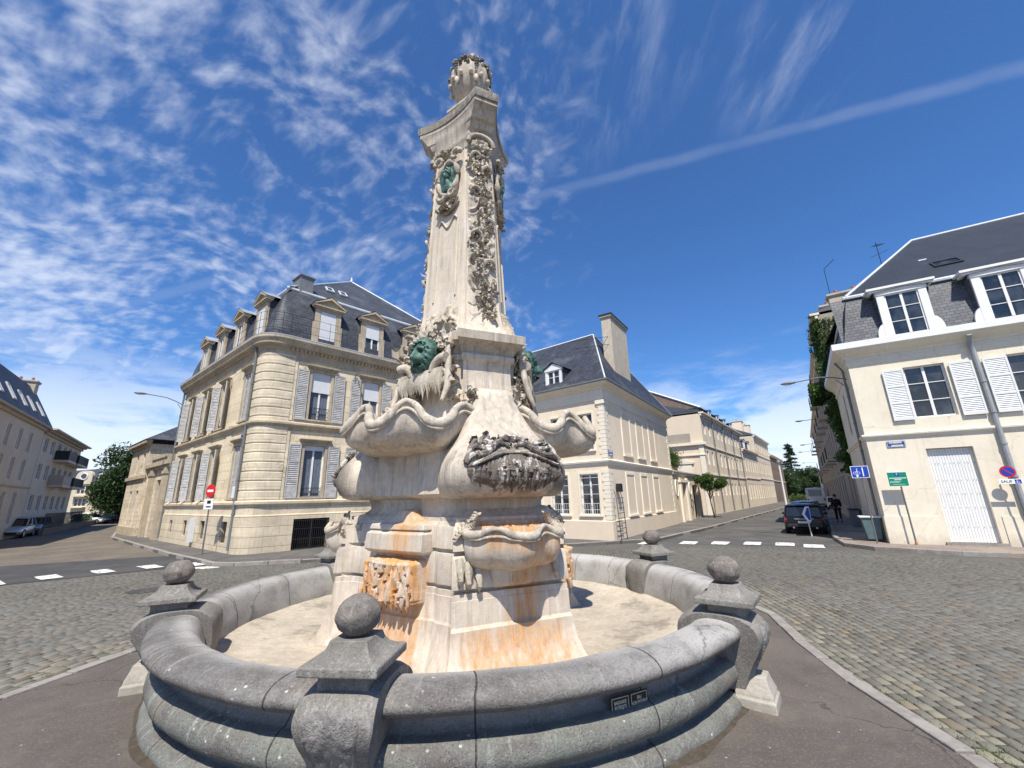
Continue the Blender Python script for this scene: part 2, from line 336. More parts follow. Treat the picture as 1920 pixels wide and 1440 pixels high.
# ---- piers
def pier(az):
    a,v=uv(az); Q=lambda r,w,z:C0+a*r+v*w+Vector((0,0,z))
    side=spl([(4.08,.22),(4.12,.34),(4.20,.50),(4.28,.64),(4.30,.77),(4.23,.87),(4.08,.925),(3.85,.935),(3.64,.925),(3.51,.87),(3.44,.78),(3.42,.60),(3.43,.40),(3.45,.20)],3)
    wz=lambda z:(.165 if z<.24 else .165+.125*min(1,max(0,(z-.24)/.50))**1.1) if z<.78 else .29-.04*((z-.78)/.19)**2
    m=MB(); rows=[]
    nn=9
    inner=[]
    for (r,z) in side:
        row=[]
        for i in range(nn):
            s=-1+2*i/(nn-1); w=wz(z)*s
            rr=r-(.035*abs(s)**6 if r>3.8 else -.035*abs(s)**6)
            row.append(Q(rr,w,z-.02*abs(s)**8))
        rows.append(row)
    n=len(side); N=[p for row in rows for p in row]
    f=[]
    for k in range(n-1):
        for i in range(nn-1): f.append((k*nn+i,k*nn+i+1,(k+1)*nn+i+1,(k+1)*nn+i))
    f.append(tuple(k*nn for k in range(n))); f.append(tuple(k*nn+nn-1 for k in range(n))[::-1])
    f.append(tuple(range(nn))+tuple((n-1)*nn+i for i in range(nn))[::-1])
    m.add(N,f); m.build('pier',M['pier'],ft,smooth=42)
    # pecked front panel, raised, follows the swelling front
    m=MB(); rows=[]
    for j in range(26):
        z=.26+.58*j/25
        r=None
        for (r0,z0),(r1,z1) in zip(side[:-1],side[1:]):
            if r0>3.9 and min(z0,z1)<=z<=max(z0,z1) and abs(z1-z0)>1e-6: r=r0+(r1-r0)*(z-z0)/(z1-z0); break
        if r is None: r=4.15
        wd=wz(z)*.74*(1 if z<.74 else math.sqrt(max(.02,1-((z-.74)/.11)**2)))
        row=[]
        for i in range(21):
            s=-1+2*i/20; e=1 if abs(s)<.95 and 0<j<25 else 0
            row.append(Q(r+(-.02 if not e else .016+.016*noise.noise(Vector((s*7+az,z*26,3)))),wd*s,z))
        rows.append(row)
    m.grid(rows); m.build('pecked_panel',M['pierrough'],ft,smooth=60)
    # foot
    m=MB()
    def sq(h,z,rc=4.12): return [Q(rc-h,-h,z),Q(rc+h,-h,z),Q(rc+h,h,z),Q(rc-h,h,z)]
    m.rings([sq(.195,-.05),sq(.195,.14),sq(.175,.155),sq(.175,.19),sq(.14,.28),sq(.125,.34)],True,True,True); m.build('pier_foot',M['whitestone'],ft,bevel=.012)
    # cap
    rc=3.97
    def sq2(h,z): return [Q(rc-h,-h,z),Q(rc+h,-h,z),Q(rc+h,h,z),Q(rc-h,h,z)]
    m=MB(); m.rings([sq2(.19,.90),sq2(.19,.985),sq2(.205,1.0),sq2(.29,1.015),sq2(.295,1.02),sq2(.295,1.07),sq2(.285,1.078),sq2(.235,1.09),sq2(.19,1.12),sq2(.16,1.16),sq2(.145,1.205)],True,True,True)
    cap=m.build('pier_cap',M['pier'],ft,bevel=.01)
    m=MB(); rng=random.Random(int(az)); R_=.170
    m.blob(Q(rc,0,1.345),R_,R_,R_*.86,n=36,m=24,jit=.09,seed=az); m.build('ball',M['ball'],ft,smooth=180)
for az in (-96,-36,24,84,144,-156): pier(az)
# ---- monument: three-fold plan
def plan(z,rb,w,ri,rf,wf,cove=.10,bow=0.,nb=7,nf=7,rnd=.0):
    pts=[]
    for i in range(3):
        a,v=uv(BAZ[i]); fa,fv=uv(BAZ[i]+60)
        q=lambda r,s:pts.append(C0+a*r+v*s+Vector((0,0,z)))
        for j in range(4):       # cove in
            tt=j/4; q(ri+(rb-ri)*tt,-(w+(0.04)*(1-tt))+cove*math.sin(PI*tt))
        for j in range(nb):
            s=-1+2*j/(nb-1); q(rb-rnd*abs(s)**2.5,w*s)
        for j in range(1,5):
            tt=1-j/4; q(ri+(rb-ri)*tt,(w+(0.04)*(1-tt))-cove*math.sin(PI*tt))
        for j in range(nf):
            s=-1+2*j/(nf-1); pts.append(C0+fa*(rf+bow*(1-s*s))+fv*(wf*s)+Vector((0,0,z)))
    return pts
def loft(L,name,m,parent=ft,smooth=32,amp=.006,c0=False,c1=True,**kw):
    rs=[plan(*l,**kw) for l in L]
    out=[]
    for r in rs:
        out.append([p+Vector((NZ(p,2.,amp),NZ(p+Vector((9,0,0)),2.,amp),NZ(p+Vector((0,9,0)),3.,amp*.5))) for p in r])
    b=MB(); b.rings(out,True,c0,c1); return b.build(name,m,parent,smooth=smooth)
wf=.62
L=[(.05,2.22,.98,1.72,1.66,.78),(.20,2.16,.94,1.66,1.60,.76),(.32,2.07,.89,1.58,1.53,.74),(.45,2.00,.855,1.52,1.48,.72),(.60,1.965,.835,1.48,1.45,.70),(.685,1.96,.83,1.47,1.44,.70),(.70,1.93,.82,1.45,1.42,.69),
(.72,1.915,.815,1.44,1.41,.69),(1.0,1.905,.81,1.43,1.40,.68),(1.005,1.90,.80,1.43,1.395,.68),(1.075,1.895,.80,1.43,1.395,.68),(1.085,1.82,.75,1.40,1.36,.66),(1.115,1.82,.75,1.40,1.36,.66),(1.13,1.92,.81,1.43,1.40,.68),(1.15,1.925,.815,1.43,1.405,.68),
(1.46,1.90,.80,1.42,1.39,.68),(1.505,1.87,.79,1.41,1.38,.67),(1.515,1.80,.75,1.39,1.35,.66),(1.55,1.80,.75,1.39,1.35,.66),(1.565,1.89,.79,1.41,1.38,.67),(1.80,1.865,.78,1.40,1.37,.66),(1.845,1.84,.77,1.39,1.35,.65),(1.85,1.76,.74,1.37,1.30,.63),(1.90,1.74,.72,1.36,1.28,.62)]
loft(L,'plinth',M['plinth'],bow=.10)
L=[(1.88,1.70,.70,1.34,1.24,.60),(1.95,1.72,.70,1.34,1.24,.6),(1.99,1.60,.60,1.30,1.20,.6),(2.06,1.50,.56,1.28,1.18,.58),(2.14,1.50,.56,1.28,1.18,.58),(2.2,1.52,.6,1.3,1.2,.6),(2.24,1.5,.6,1.34,1.36,.70),(2.27,1.6,.7,1.36,1.40,.72),(2.9,1.50,.66,1.30,1.36,.70),(3.0,1.40,.6,1.2,1.2,.62),(3.2,1.3,.5,1.1,1.1,.6),(3.6,1.10,.43,.96,.96,.53),(3.75,1.05,.42,.93,.93,.52),(4.3,1.0,.42,.9,.9,.52),(4.38,1.02,.43,.92,.92,.52),(4.40,1.08,.47,.97,.95,.54),(4.48,1.09,.47,.97,.95,.54),(4.52,1.04,.45,.94,.93,.53)]
loft(L,'core_block',M['bulge'],amp=.01,c0=True)
L=[(4.50,1.05,.46,.96,.96,.54),(4.60,1.10,.50,1.0,.96,.55),(4.66,1.20,.56,1.06,.97,.57),(4.68,1.27,.59,1.1,.98,.58),(4.82,1.28,.6,1.1,.98,.58),(4.85,1.22,.57,1.06,.96,.56),(4.88,1.0,.42,.95,.9,.52)]
loft(L,'console_slab',M['capst'],c0=True)
# ---- bulging buttress cushions with swept necks (three)
def cushion(az):
    a,v=uv(az); Q=lambda r,s,z:C0+a*r+v*s+Vector((0,0,z))
    L=spl([(2.195,0),(2.20,1)],1)
    prof=[(2.20,1.55,.58),(2.205,1.85,.73),(2.23,1.95,.79),(2.30,2.04,.84),(2.42,2.10,.87),(2.54,2.115,.875),(2.66,2.08,.86),(2.76,2.02,.82),(2.85,1.95,.76),(2.95,1.87,.69),(3.05,1.79,.62),(3.18,1.69,.55),(3.32,1.61,.495),(3.46,1.55,.425),(3.60,1.50,.365),(3.72,1.46,.335),(3.80,1.40,.325),(3.85,1.3,.30),(3.86,1.1,.26)]
    rs=[]
    for z,r,w in prof:
        ring=[]
        e=5.0 if z<3 else 4.
        for k in range(44):
            t_=2*PI*k/44; c,s=math.cos(t_),math.sin(t_)
            cc=math.copysign(abs(c)**(2/e),c); ss=math.copysign(abs(s)**(2/e),s)
            hl=(r-.95)/2
            p=Q(.95+hl+hl*cc,w*ss,z)
            p=p+Vector((NZ(p,1.6,.02),NZ(p+Vector((5,0,0)),1.6,.02),NZ(p,3.,.008)))
            ring.append(p)
        rs.append(ring)
    b=MB(); b.rings(rs,True,True,True); o=b.build('buttress_cushion',M['bulge'],ft,smooth=50)
    # leaf shoulders at the neck
    for s in (-1,1):
        b=MB(); rg=random.Random(int(az)+s)
        for i in range(14): b.leaf(Q(1.36-.04*(i%3),s*rg.uniform(.16,.40),rg.uniform(3.58,3.84)),v*s*rg.uniform(.3,1)+Vector((0,0,rg.uniform(-.9,.5))),a+Vector((0,0,.6)),rg.uniform(.16,.30),rg.uniform(.10,.17),rg.uniform(.5,1.2))
        b.build('leaf_shoulder',M['carve'],ft,smooth=45)
    # carved shell with dripping fringe on the front
    b=MB(); rows=[]
    nu,nv=90,64
    def surf(s,z):
        for (z0,r0,w0),(z1,r1,w1) in zip(prof[:-1],prof[1:]):
            if z0<=z<=z1: 
                f=(z-z0)/(z1-z0); r=r0+(r1-r0)*f; w=w0+(w1-w0)*f; break
        return r,w
    for j in range(nv):
        tz=j/(nv-1); z=2.24+.62*tz; row=[]
        r,w=surf(0,z)
        for i in range(nu):
            s=-1+2*i/(nu-1)
            env=1-abs(s)**6
            edge=min(1,(1-abs(s))*9)*min(1,(1-tz)*7)*min(1,tz*4)
            top=2.66+.10*math.cos(s*2.6)
            p3=Vector((s*11+az,z*1.5,0))
            drip=abs(noise.noise(p3))+.5*noise.noise(Vector((s*24,z*2.6,az)))
            lowz=2.27+.16*abs(noise.noise(Vector((s*9,7,az))))*2
            d=-.045
            if z<top and z>lowz-.0: d=.055+.055*drip
            if top<=z<top+.10: d=.13*math.sin((z-top)/.10*PI)**.6+.02*noise.noise(Vector((s*20,z*20,1)))
            if z>=top+.10: d=.01+.05*abs(noise.noise(Vector((s*8,z*12,az))))
            row.append(Q(r+d*edge-.06*(1-edge)-.002, s*w*.80, 2.56+(z-2.56)*(1-.5*abs(s)**3)))
        rows.append(row)
    b.grid(rows)
    rg2=random.Random(int(az)+77)
    for i in range(38):
        s=-.92+1.84*i/37+rg2.uniform(-.02,.02); r,w=surf(0,2.5); zt=2.62-.10*s*s+rg2.uniform(-.08,.02); l=rg2.uniform(.10,.36)*(1-.4*s*s); zz=zt; pts=[];rad=[]
        for q in range(6):
            z=max(2.26,zt-l*q/5); r,w=surf(0,z); pts.append(Q(r+.05+.015*math.sin(q*2.+i)-.05*abs(s)**3,s*w*.77,2.56+(z-2.56)*(1-.45*abs(s)**3))); rad.append(.036*(1-.14*q)*rg2.uniform(.7,1.4))
        b.tube(pts,rad,6)
    b.build('drip_fringe',M['patina'],ft,smooth=45)
    # leaf crest above
    b=MB(); rg=random.Random(int(az)+3)
    for s in (-1,1):
        for k_ in range(3):
            pts=[];rad=[]
            for i in range(24):
                t_=i/23; S=s*(.04+.66*t_); zz=2.88+.05*k_-.20*t_**2.2+.05*math.sin(t_*8+k_); r,w=surf(0,min(max(zz,2.25),3.2))
                if t_>.8: zz-= .10*(t_-.8)/.2; 
                pts.append(Q(r+.05+.02*k_*(1-t_),S,zz)); rad.append(.026+.016*math.sin(t_*PI)+.01*math.sin(i*2.3))
            b.tube(pts,rad,7)
    for i in range(26):
        s=rg.uniform(-.60,.60); z=2.84+rg.uniform(0,.16)*(1-abs(s)); r,w=surf(0,min(z,3.8)); b.leaf(Q(r-.0,s,z),Vector((0,0,1))*rg.uniform(.1,1)+v*rg.uniform(-1,1),a,rg.uniform(.10,.19),rg.uniform(.06,.11),rg.uniform(.4,1.1))
    b.build('leaf_crest',M['patina'],ft,smooth=40)
for az in BAZ: cushion(az)
# ---- large scalloped shell bowls (on the faces) and small ones (on the buttresses)
def shell(az,r0,dep,hw,zr,zb,lobes,amp,name,m,lip=.075,ph=0.,inz=.22):
    a,v=uv(az); Q=lambda r,s,z:C0+a*r+v*s+Vector((0,0,z))
    nu=120
    def rimp(k):
        t_=-1+2*k/nu; ang=t_*PI*.53
        wv=math.sin((t_+1)*PI*lobes/2+ph+.35*math.sin(t_*5+az)); wv=math.copysign(abs(wv)**.8,wv)
        g=1-.07*wv
        return math.cos(ang)*dep*g, math.sin(ang)*hw*g, zr+amp*wv+.10*max(0,abs(t_)-.5)+.03*noise.noise(Vector((t_*4,az,0))), wv
    b=MB(); rows=[]
    prof=[(.50,1.0,'z0'),]
    V=[(1.0,0.0),(.985,.12),(.985,.28),(.97,.44),(.93,.60),(.85,.75),(.72,.87),(.52,.95),(.28,.99),(.05,1.0)]
    for f,d in V:
        row=[]
        for k in range(nu+1):
            x,s,z,wv=rimp(k)
            fl=1-.035*abs(math.sin((k/nu)*PI*lobes))*(1-d)
            zz=z*(1-d)**1.0*1.0+ (zb)*(d) if False else zb+(z-zb)*(1-d)
            p=Q(r0+x*f*fl,s*(f*.8+.2)*fl,zz); p=p+Vector((NZ(p,2.5,.02),NZ(p+Vector((3,3,3)),2.5,.02),NZ(p,4,.012)))
            row.append(p)
        rows.append(row)
    # inside
    inr=[]
    for f,d in ((.93,-.02),(.86,.12),(.7,.24),(.45,.3),(.0,.32)):
        row=[]
        for k in range(nu+1):
            x,s,z,wv=rimp(k); row.append(Q(r0+x*f,s*f,(zr+amp*wv*max(0,f-.2))-d*(zr-zb)*inz*4))
        inr.append(row)
    b.grid(rows[::-1]+inr); o=b.build(name,m,ft,smooth=70)
    b=MB(); pts=[];rad=[]
    for k in range(nu+1):
        x,s,z,wv=rimp(k); pts.append(Q(r0+x*.97,s*.97,z-lip*.25)); rad.append(lip*(1-.30*wv+.25*noise.noise(Vector((k*.35,az,2)))))
    b.tube(pts,rad,10)
    pts=[];rad=[]
    for k in range(nu+1):
        x,s,z,wv=rimp(k); pts.append(Q(r0+x*.995,s*.995,z-lip*1.7-.02*wv)); rad.append(lip*.42)
    b.tube(pts,rad,7)
    b.build('shell_lip',M['carve'],o,smooth=60)
    return o
for az in FAZ: 
    shell(az,1.06,1.16,1.12,3.36,2.84,9.,.165,'shell_bowl',M['bulge'],.062,ph=.6)
for az in BAZ:
    shell(az,1.64,.82,.70,1.80,1.30,7.,.055,'small_shell_bowl',M['plinth'],.045,ph=.6,inz=.12)
    a,v=uv(az); Q=lambda r,s,z:C0+a*r+v*s+Vector((0,0,z))
    b=MB(); rg=random.Random(int(az))
    for s in (-1,1):                                  # leafy wings on the shell's shoulders
        for i in range(11):
            t_=i/10; b.leaf(Q(1.84+.06*t_,s*(.74-.20*t_),1.66+.035*i),a*.3+v*s*(.3-t_)+Vector((0,0,.9-t_*1.4)),a+v*s*.5,.14+.04*rg.random(),.12,1.1)
    for s,z in ((-.62,1.32),(-.48,1.28),(-.72,1.36),(.60,1.36)):
        b.tube([Q(1.92,s,z+.12),Q(1.96,s+.01,z),Q(1.97,s,z-.12),Q(1.96,s,z-.2)],[.05,.055,.04,.008],8)
    b.build('shell_carving',M['carve'],ft,smooth=42)
    b=MB(); rows=[]                                    # dripping tongue under the shell
    for j in range(30):
        z=1.12+.42*j/29; row=[]
        for i in range(30):
            s=-1+2*i/29; e=math.sqrt(max(0,1-s*s*.98))*min(1,(j+1)/5)
            row.append(Q(1.90+(.13+.12*j/29)*e+.04*e*abs(noise.noise(Vector((s*6,z*2,az))))*2,s*(.26+.14*j/29),z))
        rows.append(row)
    b.grid(rows); b.build('spout_tongue',M['plinth'],ft,smooth=60)
# ---- rusted mask panels at the foot of each face
for az in FAZ:
    a,v=uv(az); Q=lambda r,s,z:C0+a*r+v*s+Vector((0,0,z))
    b=MB(); rows=[]; nu,nv=84,60
    for j in range(nv):
        tz=j/(nv-1); z=.86+.57*tz; row=[]
        for i in range(nu):
            s=-1+2*i/(nu-1); e=min(1,(1-abs(s))*14)*min(1,tz*12)*min(1,(1-tz)*9)
            dr=noise.noise(Vector((s*9+az,z*3.0,0))); d2=noise.noise(Vector((s*22,z*7,az)))
            hole=-.10 if (noise.noise(Vector((s*8+3,z*11,az)))<-.28 and tz<.86) else 0
            row.append(Q(1.43+.11*(1-s*s)+(.17+.10*abs(dr)+.03*d2+hole)*e-.04*(1-e),s*.56,z+.015*dr))
        rows.append(row)
    b.grid(rows)
    for i in range(11):
        s=-.50+i*.1; b.tube([Q(1.68,s,1.0+.05*math.sin(i*2.)),Q(1.70,s,.88),Q(1.69,s,.80+.03*math.cos(i*3))],[.04,.032,.006],7)
    b.build('mask_panel',M['rustpanel'],ft,smooth=60)
    b=MB()                                            # stepped block above the panel
    b.rings([[Q(r,-w,z),Q(r+.03,-w*.4,z),Q(r+.03,w*.4,z),Q(r,w,z),Q(1.2,w,z),Q(1.2,-w,z)] for z,r,w in ((1.47,1.52,.60),(1.52,1.60,.62),(1.74,1.58,.61),(1.78,1.50,.56),(1.79,1.54,.60),(1.86,1.52,.58),(1.88,1.40,.40),(1.95,1.38,.22),(2.04,1.36,.14),(2.06,1.3,.13))],True,True,True)
    b.build('stepped_block',M['plinth'],ft,bevel=.012)
# ---- shaft
def sh(z,r,w,rf,wf): return (z,r,w,r*.90,rf,wf)
L=[sh(4.82,1.04,.42,.92,.56),sh(5.0,.96,.37,.82,.47),sh(5.15,.89,.335,.745,.44),sh(5.5,.82,.31,.69,.41),sh(6.2,.79,.30,.655,.395),sh(7.,.755,.285,.62,.37),sh(8.,.705,.27,.58,.35),sh(9.,.655,.25,.54,.32),sh(9.15,.65,.25,.54,.32)]
loft(L,'shaft',M['shaft'],smooth=35,cove=.02)
def shaft_r(z): return .82-(z-5.5)*.047+max(0,5.4-z)*.18
def shaft_w(z): return .31-(z-5.5)*.017+max(0,5.3-z)*.10
def shaft_f(z): return .69-(z-5.5)*.043+max(0,5.4-z)*.20
# garlands in high relief down the three chamfers
for az in BAZ:
    a,v=uv(az); Q=lambda r,s,z:C0+a*r+v*s+Vector((0,0,z))
    b=MB(); rows=[]; nv,nu=420,44
    for j in range(nv):
        z=4.95+4.2*j/(nv-1); row=[]
        for i in range(nu):
            s=-1+2*i/(nu-1); w=shaft_w(z)*.99; e=min(1,(1-abs(s))*8)
            p=Vector((s*w*3.2,z*2.4,az)); wp=p+Vector((noise.noise(p*1.3),noise.noise(p*1.3+Vector((7,0,0))),0))*.7
            rid=1-abs(noise.noise(wp*1.5))*2.6; rid=max(rid,-.1)
            fine=noise.noise(wp*5.)*.3
            swag=math.exp(-((s-.25*math.sin(z*3.3+az))/.45)**2)
            fade=min(1,(9.15-z)*2.5)*(.55 if z<5.8 else 1)
            row.append(Q(shaft_r(z)+(-.02+(.02+.11*swag*max(0,rid)+.05*rid*(1-swag)+.035*fine)*fade)*e-.02*(1-e),s*w,z))
        rows.append(row)
    b.grid(rows); b.build('relief_panel',M['carve'],ft,smooth=42)
    b=MB(); rg=random.Random(int(az)+20)
    for i in range(250):                               # acanthus leaves standing out
        z=rg.uniform(5.2,9.05); s=.55*math.sin(z*3.1+az)*rg.random()+rg.uniform(-.42,.42); w=shaft_w(z)
        b.leaf(Q(shaft_r(z)+rg.uniform(.0,.05),s*w,z),Vector((0,0,rg.uniform(-1,1)))+v*rg.uniform(-.9,.9)+a*.3,a+v*rg.uniform(-.3,.3),rg.uniform(.10,.22),rg.uniform(.05,.11),rg.uniform(.3,1.2))
    for i in range(60):
        z=rg.uniform(5.3,9.0); s=.5*math.sin(z*3.1+az)+rg.uniform(-.2,.2); b.blob(Q(shaft_r(z)+.06,s*shaft_w(z),z),.035,.035,.035,n=9,m=7,jit=.2,seed=i)
    for z,s in ((8.75,-.5),(8.45,.5),(7.9,-.55),(7.2,.5),(6.9,-.5),(6.3,.45)):      # curled leaves throwing deep shade
        pts=[];rad=[]
        for q in range(16):
            t_=q/15; an=t_*3.7; rr=.12*(1-.5*t_)
            pts.append(Q(shaft_r(z)+.06+.05*math.sin(t_*PI),(s*shaft_w(z))+rr*math.cos(an)*(1 if s<0 else -1),z+rr*math.sin(an))); rad.append(.045*(1-.4*t_))
        b.tube(pts,rad,7)
    b.build('garland',M['carve'],ft,smooth=42)
# medallion faces
def relief_head(Q,r,cs,cz,sx,sz,dep,m,name,parent,nu=56,nv=64,bust=True):
    """oval shield with a bust modelled on it"""
    b=MB(); rows=[]
    for j in range(nv+1):
        row=[]; rr=j/nv
        for i in range(nu):
            an=2*PI*i/nu; x=rr*math.cos(an); y=rr*math.sin(an)
            d=.25*(1-rr*rr)
            if bust:
                hd=1-((x-.02)/.36)**2-((y-.22)/.40)**2
                if hd>0: d+=.85*math.sqrt(hd)
                nk=1-((x)/.22)**2-((y+.28)/.35)**2
                if nk>0: d=max(d,.25+.45*math.sqrt(nk))
                shd=1-((x)/.62)**2-((y+.78)/.42)**2
                if shd>0: d=max(d,.25+.55*math.sqrt(shd))
                hair=1-((x-.10)/.44)**2-((y-.36)/.36)**2
                if hair>0: d=max(d,.2+.9*math.sqrt(hair)*(1+.35*noise.noise(Vector((x*11,y*11,2)))))
                eye=((x+.16)**2+(y-.20)**2); d-=.16*math.exp(-eye/.004)
                eye=((x-.08)**2+(y-.20)**2); d-=.16*math.exp(-eye/.004)
                d+=.20*math.exp(-(((x+.06)/.05)**2+((y-.12)/.10)**2)); d-=.08*math.exp(-(((x+.05)/.12)**2+((y+.02)/.02)**2))
            d+=.06*noise.noise(Vector((x*7,y*7,1)))
            if rr>.97: d=-.3
            row.append(Q(r+dep*d,cs+x*sx,cz+y*sz))
        rows.append(row)
    b.grid(rows,closed=True); return b.build(name,m,parent,smooth=70)
for az in FAZ:
    a,v=uv(az); Q=lambda r,s,z:C0+a*r+v*s+Vector((0,0,z))
    rf=shaft_f(8.45)
    # stone cartouche: scroll ring and shield
    b=MB(); pts=[];rad=[]
    for k in range(49):
        an=2*PI*k/48; pts.append(Q(rf+.08,.265*math.cos(an),8.42+.385*math.sin(an))); rad.append(.050+.018*math.sin(an*6+az))
    b.tube(pts,rad,9,cap=False)
    for s in (-1,1):
        for (cz,rr,sg) in ((8.88,.13,1),(8.04,.11,-1)):
            pts=[];rad=[]
            for q in range(20):
                t_=q/19; an=t_*5.2; r_=rr*(1-.6*t_)
                pts.append(Q(rf+.11,s*(.13+.09*(cz>8.5))+s*r_*math.cos(an),cz+sg*r_*math.sin(an))); rad.append(.05*(1-.35*t_))
            b.tube(pts,rad,8)
    rg=random.Random(int(az))
    for i in range(34):
        s=rg.gauss(0,.11); up_=i%2; z=(7.90-abs(rg.gauss(0,.10))) if not up_ else 8.90+abs(rg.gauss(0,.10))
        b.leaf(Q(rf+.05+rg.uniform(0,.06),s,z),Vector((0,0,1 if up_ else -1))+v*rg.uniform(-1,1)+a*.2,a,rg.uniform(.10,.2),rg.uniform(.06,.11),.9)
    for k in range(22):
        t_=-1+2*k/21; b.leaf(Q(shaft_f(7.7)+.04,.24*t_,7.66+.20*t_*t_),Vector((0,0,-1))+v*t_,a,.11,.07,.9)
    b.build('cartouche',M['carve'],ft,smooth=60)
    relief_head(Q,rf+.08,0,8.42,.235,.345,.10,M['bronze'],'medallion',ft)
    # sunk panel outline with lobed head
    b=MB(); pts=[]
    for k in range(15): z=5.75+k*(7.45-5.75)/14; pts.append(Q(shaft_f(z)+.005,-.28+.010*(z-5.75),z))
    for k in range(21):
        t_=k/20; s=-.265+.53*t_; pts.append(Q(shaft_f(7.6)+.02,s,7.45+.10*math.sin(t_*PI*3)*(1 if (t_<.33 or t_>.67) else 1)-.05))
    for k in range(15): z=7.45-k*(7.45-5.75)/14; pts.append(Q(shaft_f(z)+.005,.28-.010*(z-5.75),z))
    b.tube(pts,.020,6); b.build('panel_moulding',M['shaft'],ft,smooth=60)
    # crusted foot of the panel
    b=MB(); rows=[]; nu,nv=70,54
    for j in range(nv):
        tz=j/(nv-1); z=4.75+1.0*tz; row=[]
        top=1
        for i in range(nu):
            s=-1+2*i/(nu-1); p=Vector((s*3,z*2.2,az))
            ragged=.78+.16*noise.noise(Vector((s*3.5,az,0)))
            ins=max(0,min(1,(ragged-tz)*9))
            e=min(1,(1-abs(s))*6)*ins
            d=.06+.14*(1-tz)+.10*noise.noise(p*1.6)+.05*noise.noise(p*5)
            row.append(Q(shaft_f(z)+(-.03+d*e),s*(.42+.08*max(0,5.3-z)),z))
        rows.append(row)
    b.grid(rows); b.build('crusted_foot',M['carve'],ft,smooth=75)
    # bronze lion mask with stone drapery and dripping crust
    zc=4.46; rr=1.08
    b=MB(); rows=[]
    for j in range(41):
        row=[]; rj=j/40
        for i in range(48):
            an=2*PI*i/48; x=rj*math.cos(an); y=rj*math.sin(an)
            d=.95*math.sqrt(max(0,1-rj*rj))
            d+=.42*math.exp(-((x/.16)**2+((y+.05)/.34)**2))            # muzzle ridge
            d+=.40*math.exp(-((x/.34)**2+((y+.30)/.20)**2))            # cheeks
            d+=.28*math.exp(-(((abs(x)-.30)/.20)**2+((y-.28)/.10)**2)) # brows
            d-=.35*math.exp(-(((abs(x)-.28)/.10)**2+((y-.12)/.07)**2)) # eyes
            d-=.55*math.exp(-((x/.22)**2+((y+.50)/.07)**2))            # mouth
            if rj>.66: d+=.28*abs(math.sin(an*9+rj*5))
            row.append(Q(rr-.02+.22*d if rj<1 else rr-.1,x*.27,zc+.06+y*.34))
        rows.append(row)
    b.grid(rows,closed=True); b.build('lion_mask',M['bronze'],ft,smooth=70)
    b=MB(); rg=random.Random(int(az)+50)
    for i in range(120):                                # foliage left and right of the mask
        s=rg.choice((-1,1))*rg.uniform(.24,.62); z=rg.uniform(3.7,4.95)
        b.leaf(Q(.93+.14*(1-abs(s))+rg.uniform(-.02,.05),s*(1.-.22*(z-3.8)),z),Vector((0,0,rg.uniform(-1,.6)))+v*rg.uniform(-.8,.8),a+v*s,rg.uniform(.14,.34),rg.uniform(.08,.16),rg.uniform(.3,1.1))
    for i in range(50):
        s=rg.uniform(-.4,.4); z=rg.uniform(4.75,5.15); b.leaf(Q(.80+.1*(5.1-z),s,z),Vector((0,0,1))+v*rg.uniform(-1,1),a,rg.uniform(.14,.26),.12,1.)
    for s in (-1,1):
        pts=[];rad=[]
        for q in range(30):
            t_=q/29; an=1.2+t_*6.; r_=.28*(1-.75*t_)
            pts.append(Q(1.14,s*(.46+r_*math.cos(an)),4.12+r_*math.sin(an))); rad.append(.085*(1-.6*t_))
        b.tube(pts,rad,9)
        b.tube([Q(.95,s*.50,4.9),Q(1.04,s*.50,4.55),Q(1.10,s*.56,4.2),Q(1.16,s*.62,3.9),Q(1.25,s*.6,3.65)],[.04,.055,.06,.055,.035],9)
    for i in range(26):
        s=-.46+i*.037; l=.22+.25*abs(noise.noise(Vector((i*.9,az,0))))*2
        b.tube([Q(1.14,s,4.22),Q(1.20,s*1.02,4.0),Q(1.20,s*1.03,4.2-l-.1)],[.05,.038,.008],6)
    b.build('mask_drapery',M['carve'],ft,smooth=42)
# ---- head of the shaft and capital
for az in BAZ:                                       # curled crest over each chamfer
    a,v=uv(az); Q=lambda r,s,z:C0+a*r+v*s+Vector((0,0,z))
    b=MB(); pts=[]
    for k in range(17): t_=-1+k/8; pts.append(Q(.75,.27*t_,9.08+.22*math.sqrt(max(0,1-t_*t_))))
    b.tube(pts,.05,8)
    for i in range(26): 
        t_=random.uniform(-1,1); b.blob(Q(.70,.20*t_,9.0+.2*random.random()),.07,.06,.08,n=8,m=6,jit=.6,seed=i)
    b.build('chamfer_crest',M['carve'],ft,smooth=60)
def tri(z,rc,wc,rf):     # three-cornered plan, chamfered tips, sides curved inwards
    pts=[]
    for az in BAZ:
        a,v=uv(az); fa,fv=uv(az+60)
        A=C0+a*rc-v*wc; B=C0+a*rc+v*wc; a2,v2=uv(az+120); D=C0+a2*rc-v2*wc; Mf=C0+fa*rf
        for j in range(4): p=A.lerp(B,j/4); pts.append(Vector((p.x,p.y,z)))
        ctrl=2*Mf-.5*B-.5*D
        for j in range(16):
            t_=j/16; p=(1-t_)**2*B+2*t_*(1-t_)*ctrl+t_*t_*D; pts.append(Vector((p.x,p.y,z)))
    return pts
b=MB(); b.rings([tri(*l) for l in ((9.05,.68,.25,.55),(9.2,.70,.26,.56),(9.22,.73,.26,.57),(9.29,.75,.26,.58),(9.30,.71,.25,.56),(9.42,.71,.25,.56),(9.46,.77,.25,.565),(9.58,.82,.25,.575),(9.60,.88,.25,.58),(9.70,.93,.245,.585),(9.82,1.02,.24,.60),(9.84,1.06,.24,.61),(9.93,1.06,.24,.61))],True,True,True); b.build('capital',M['capst'],ft,smooth=25)
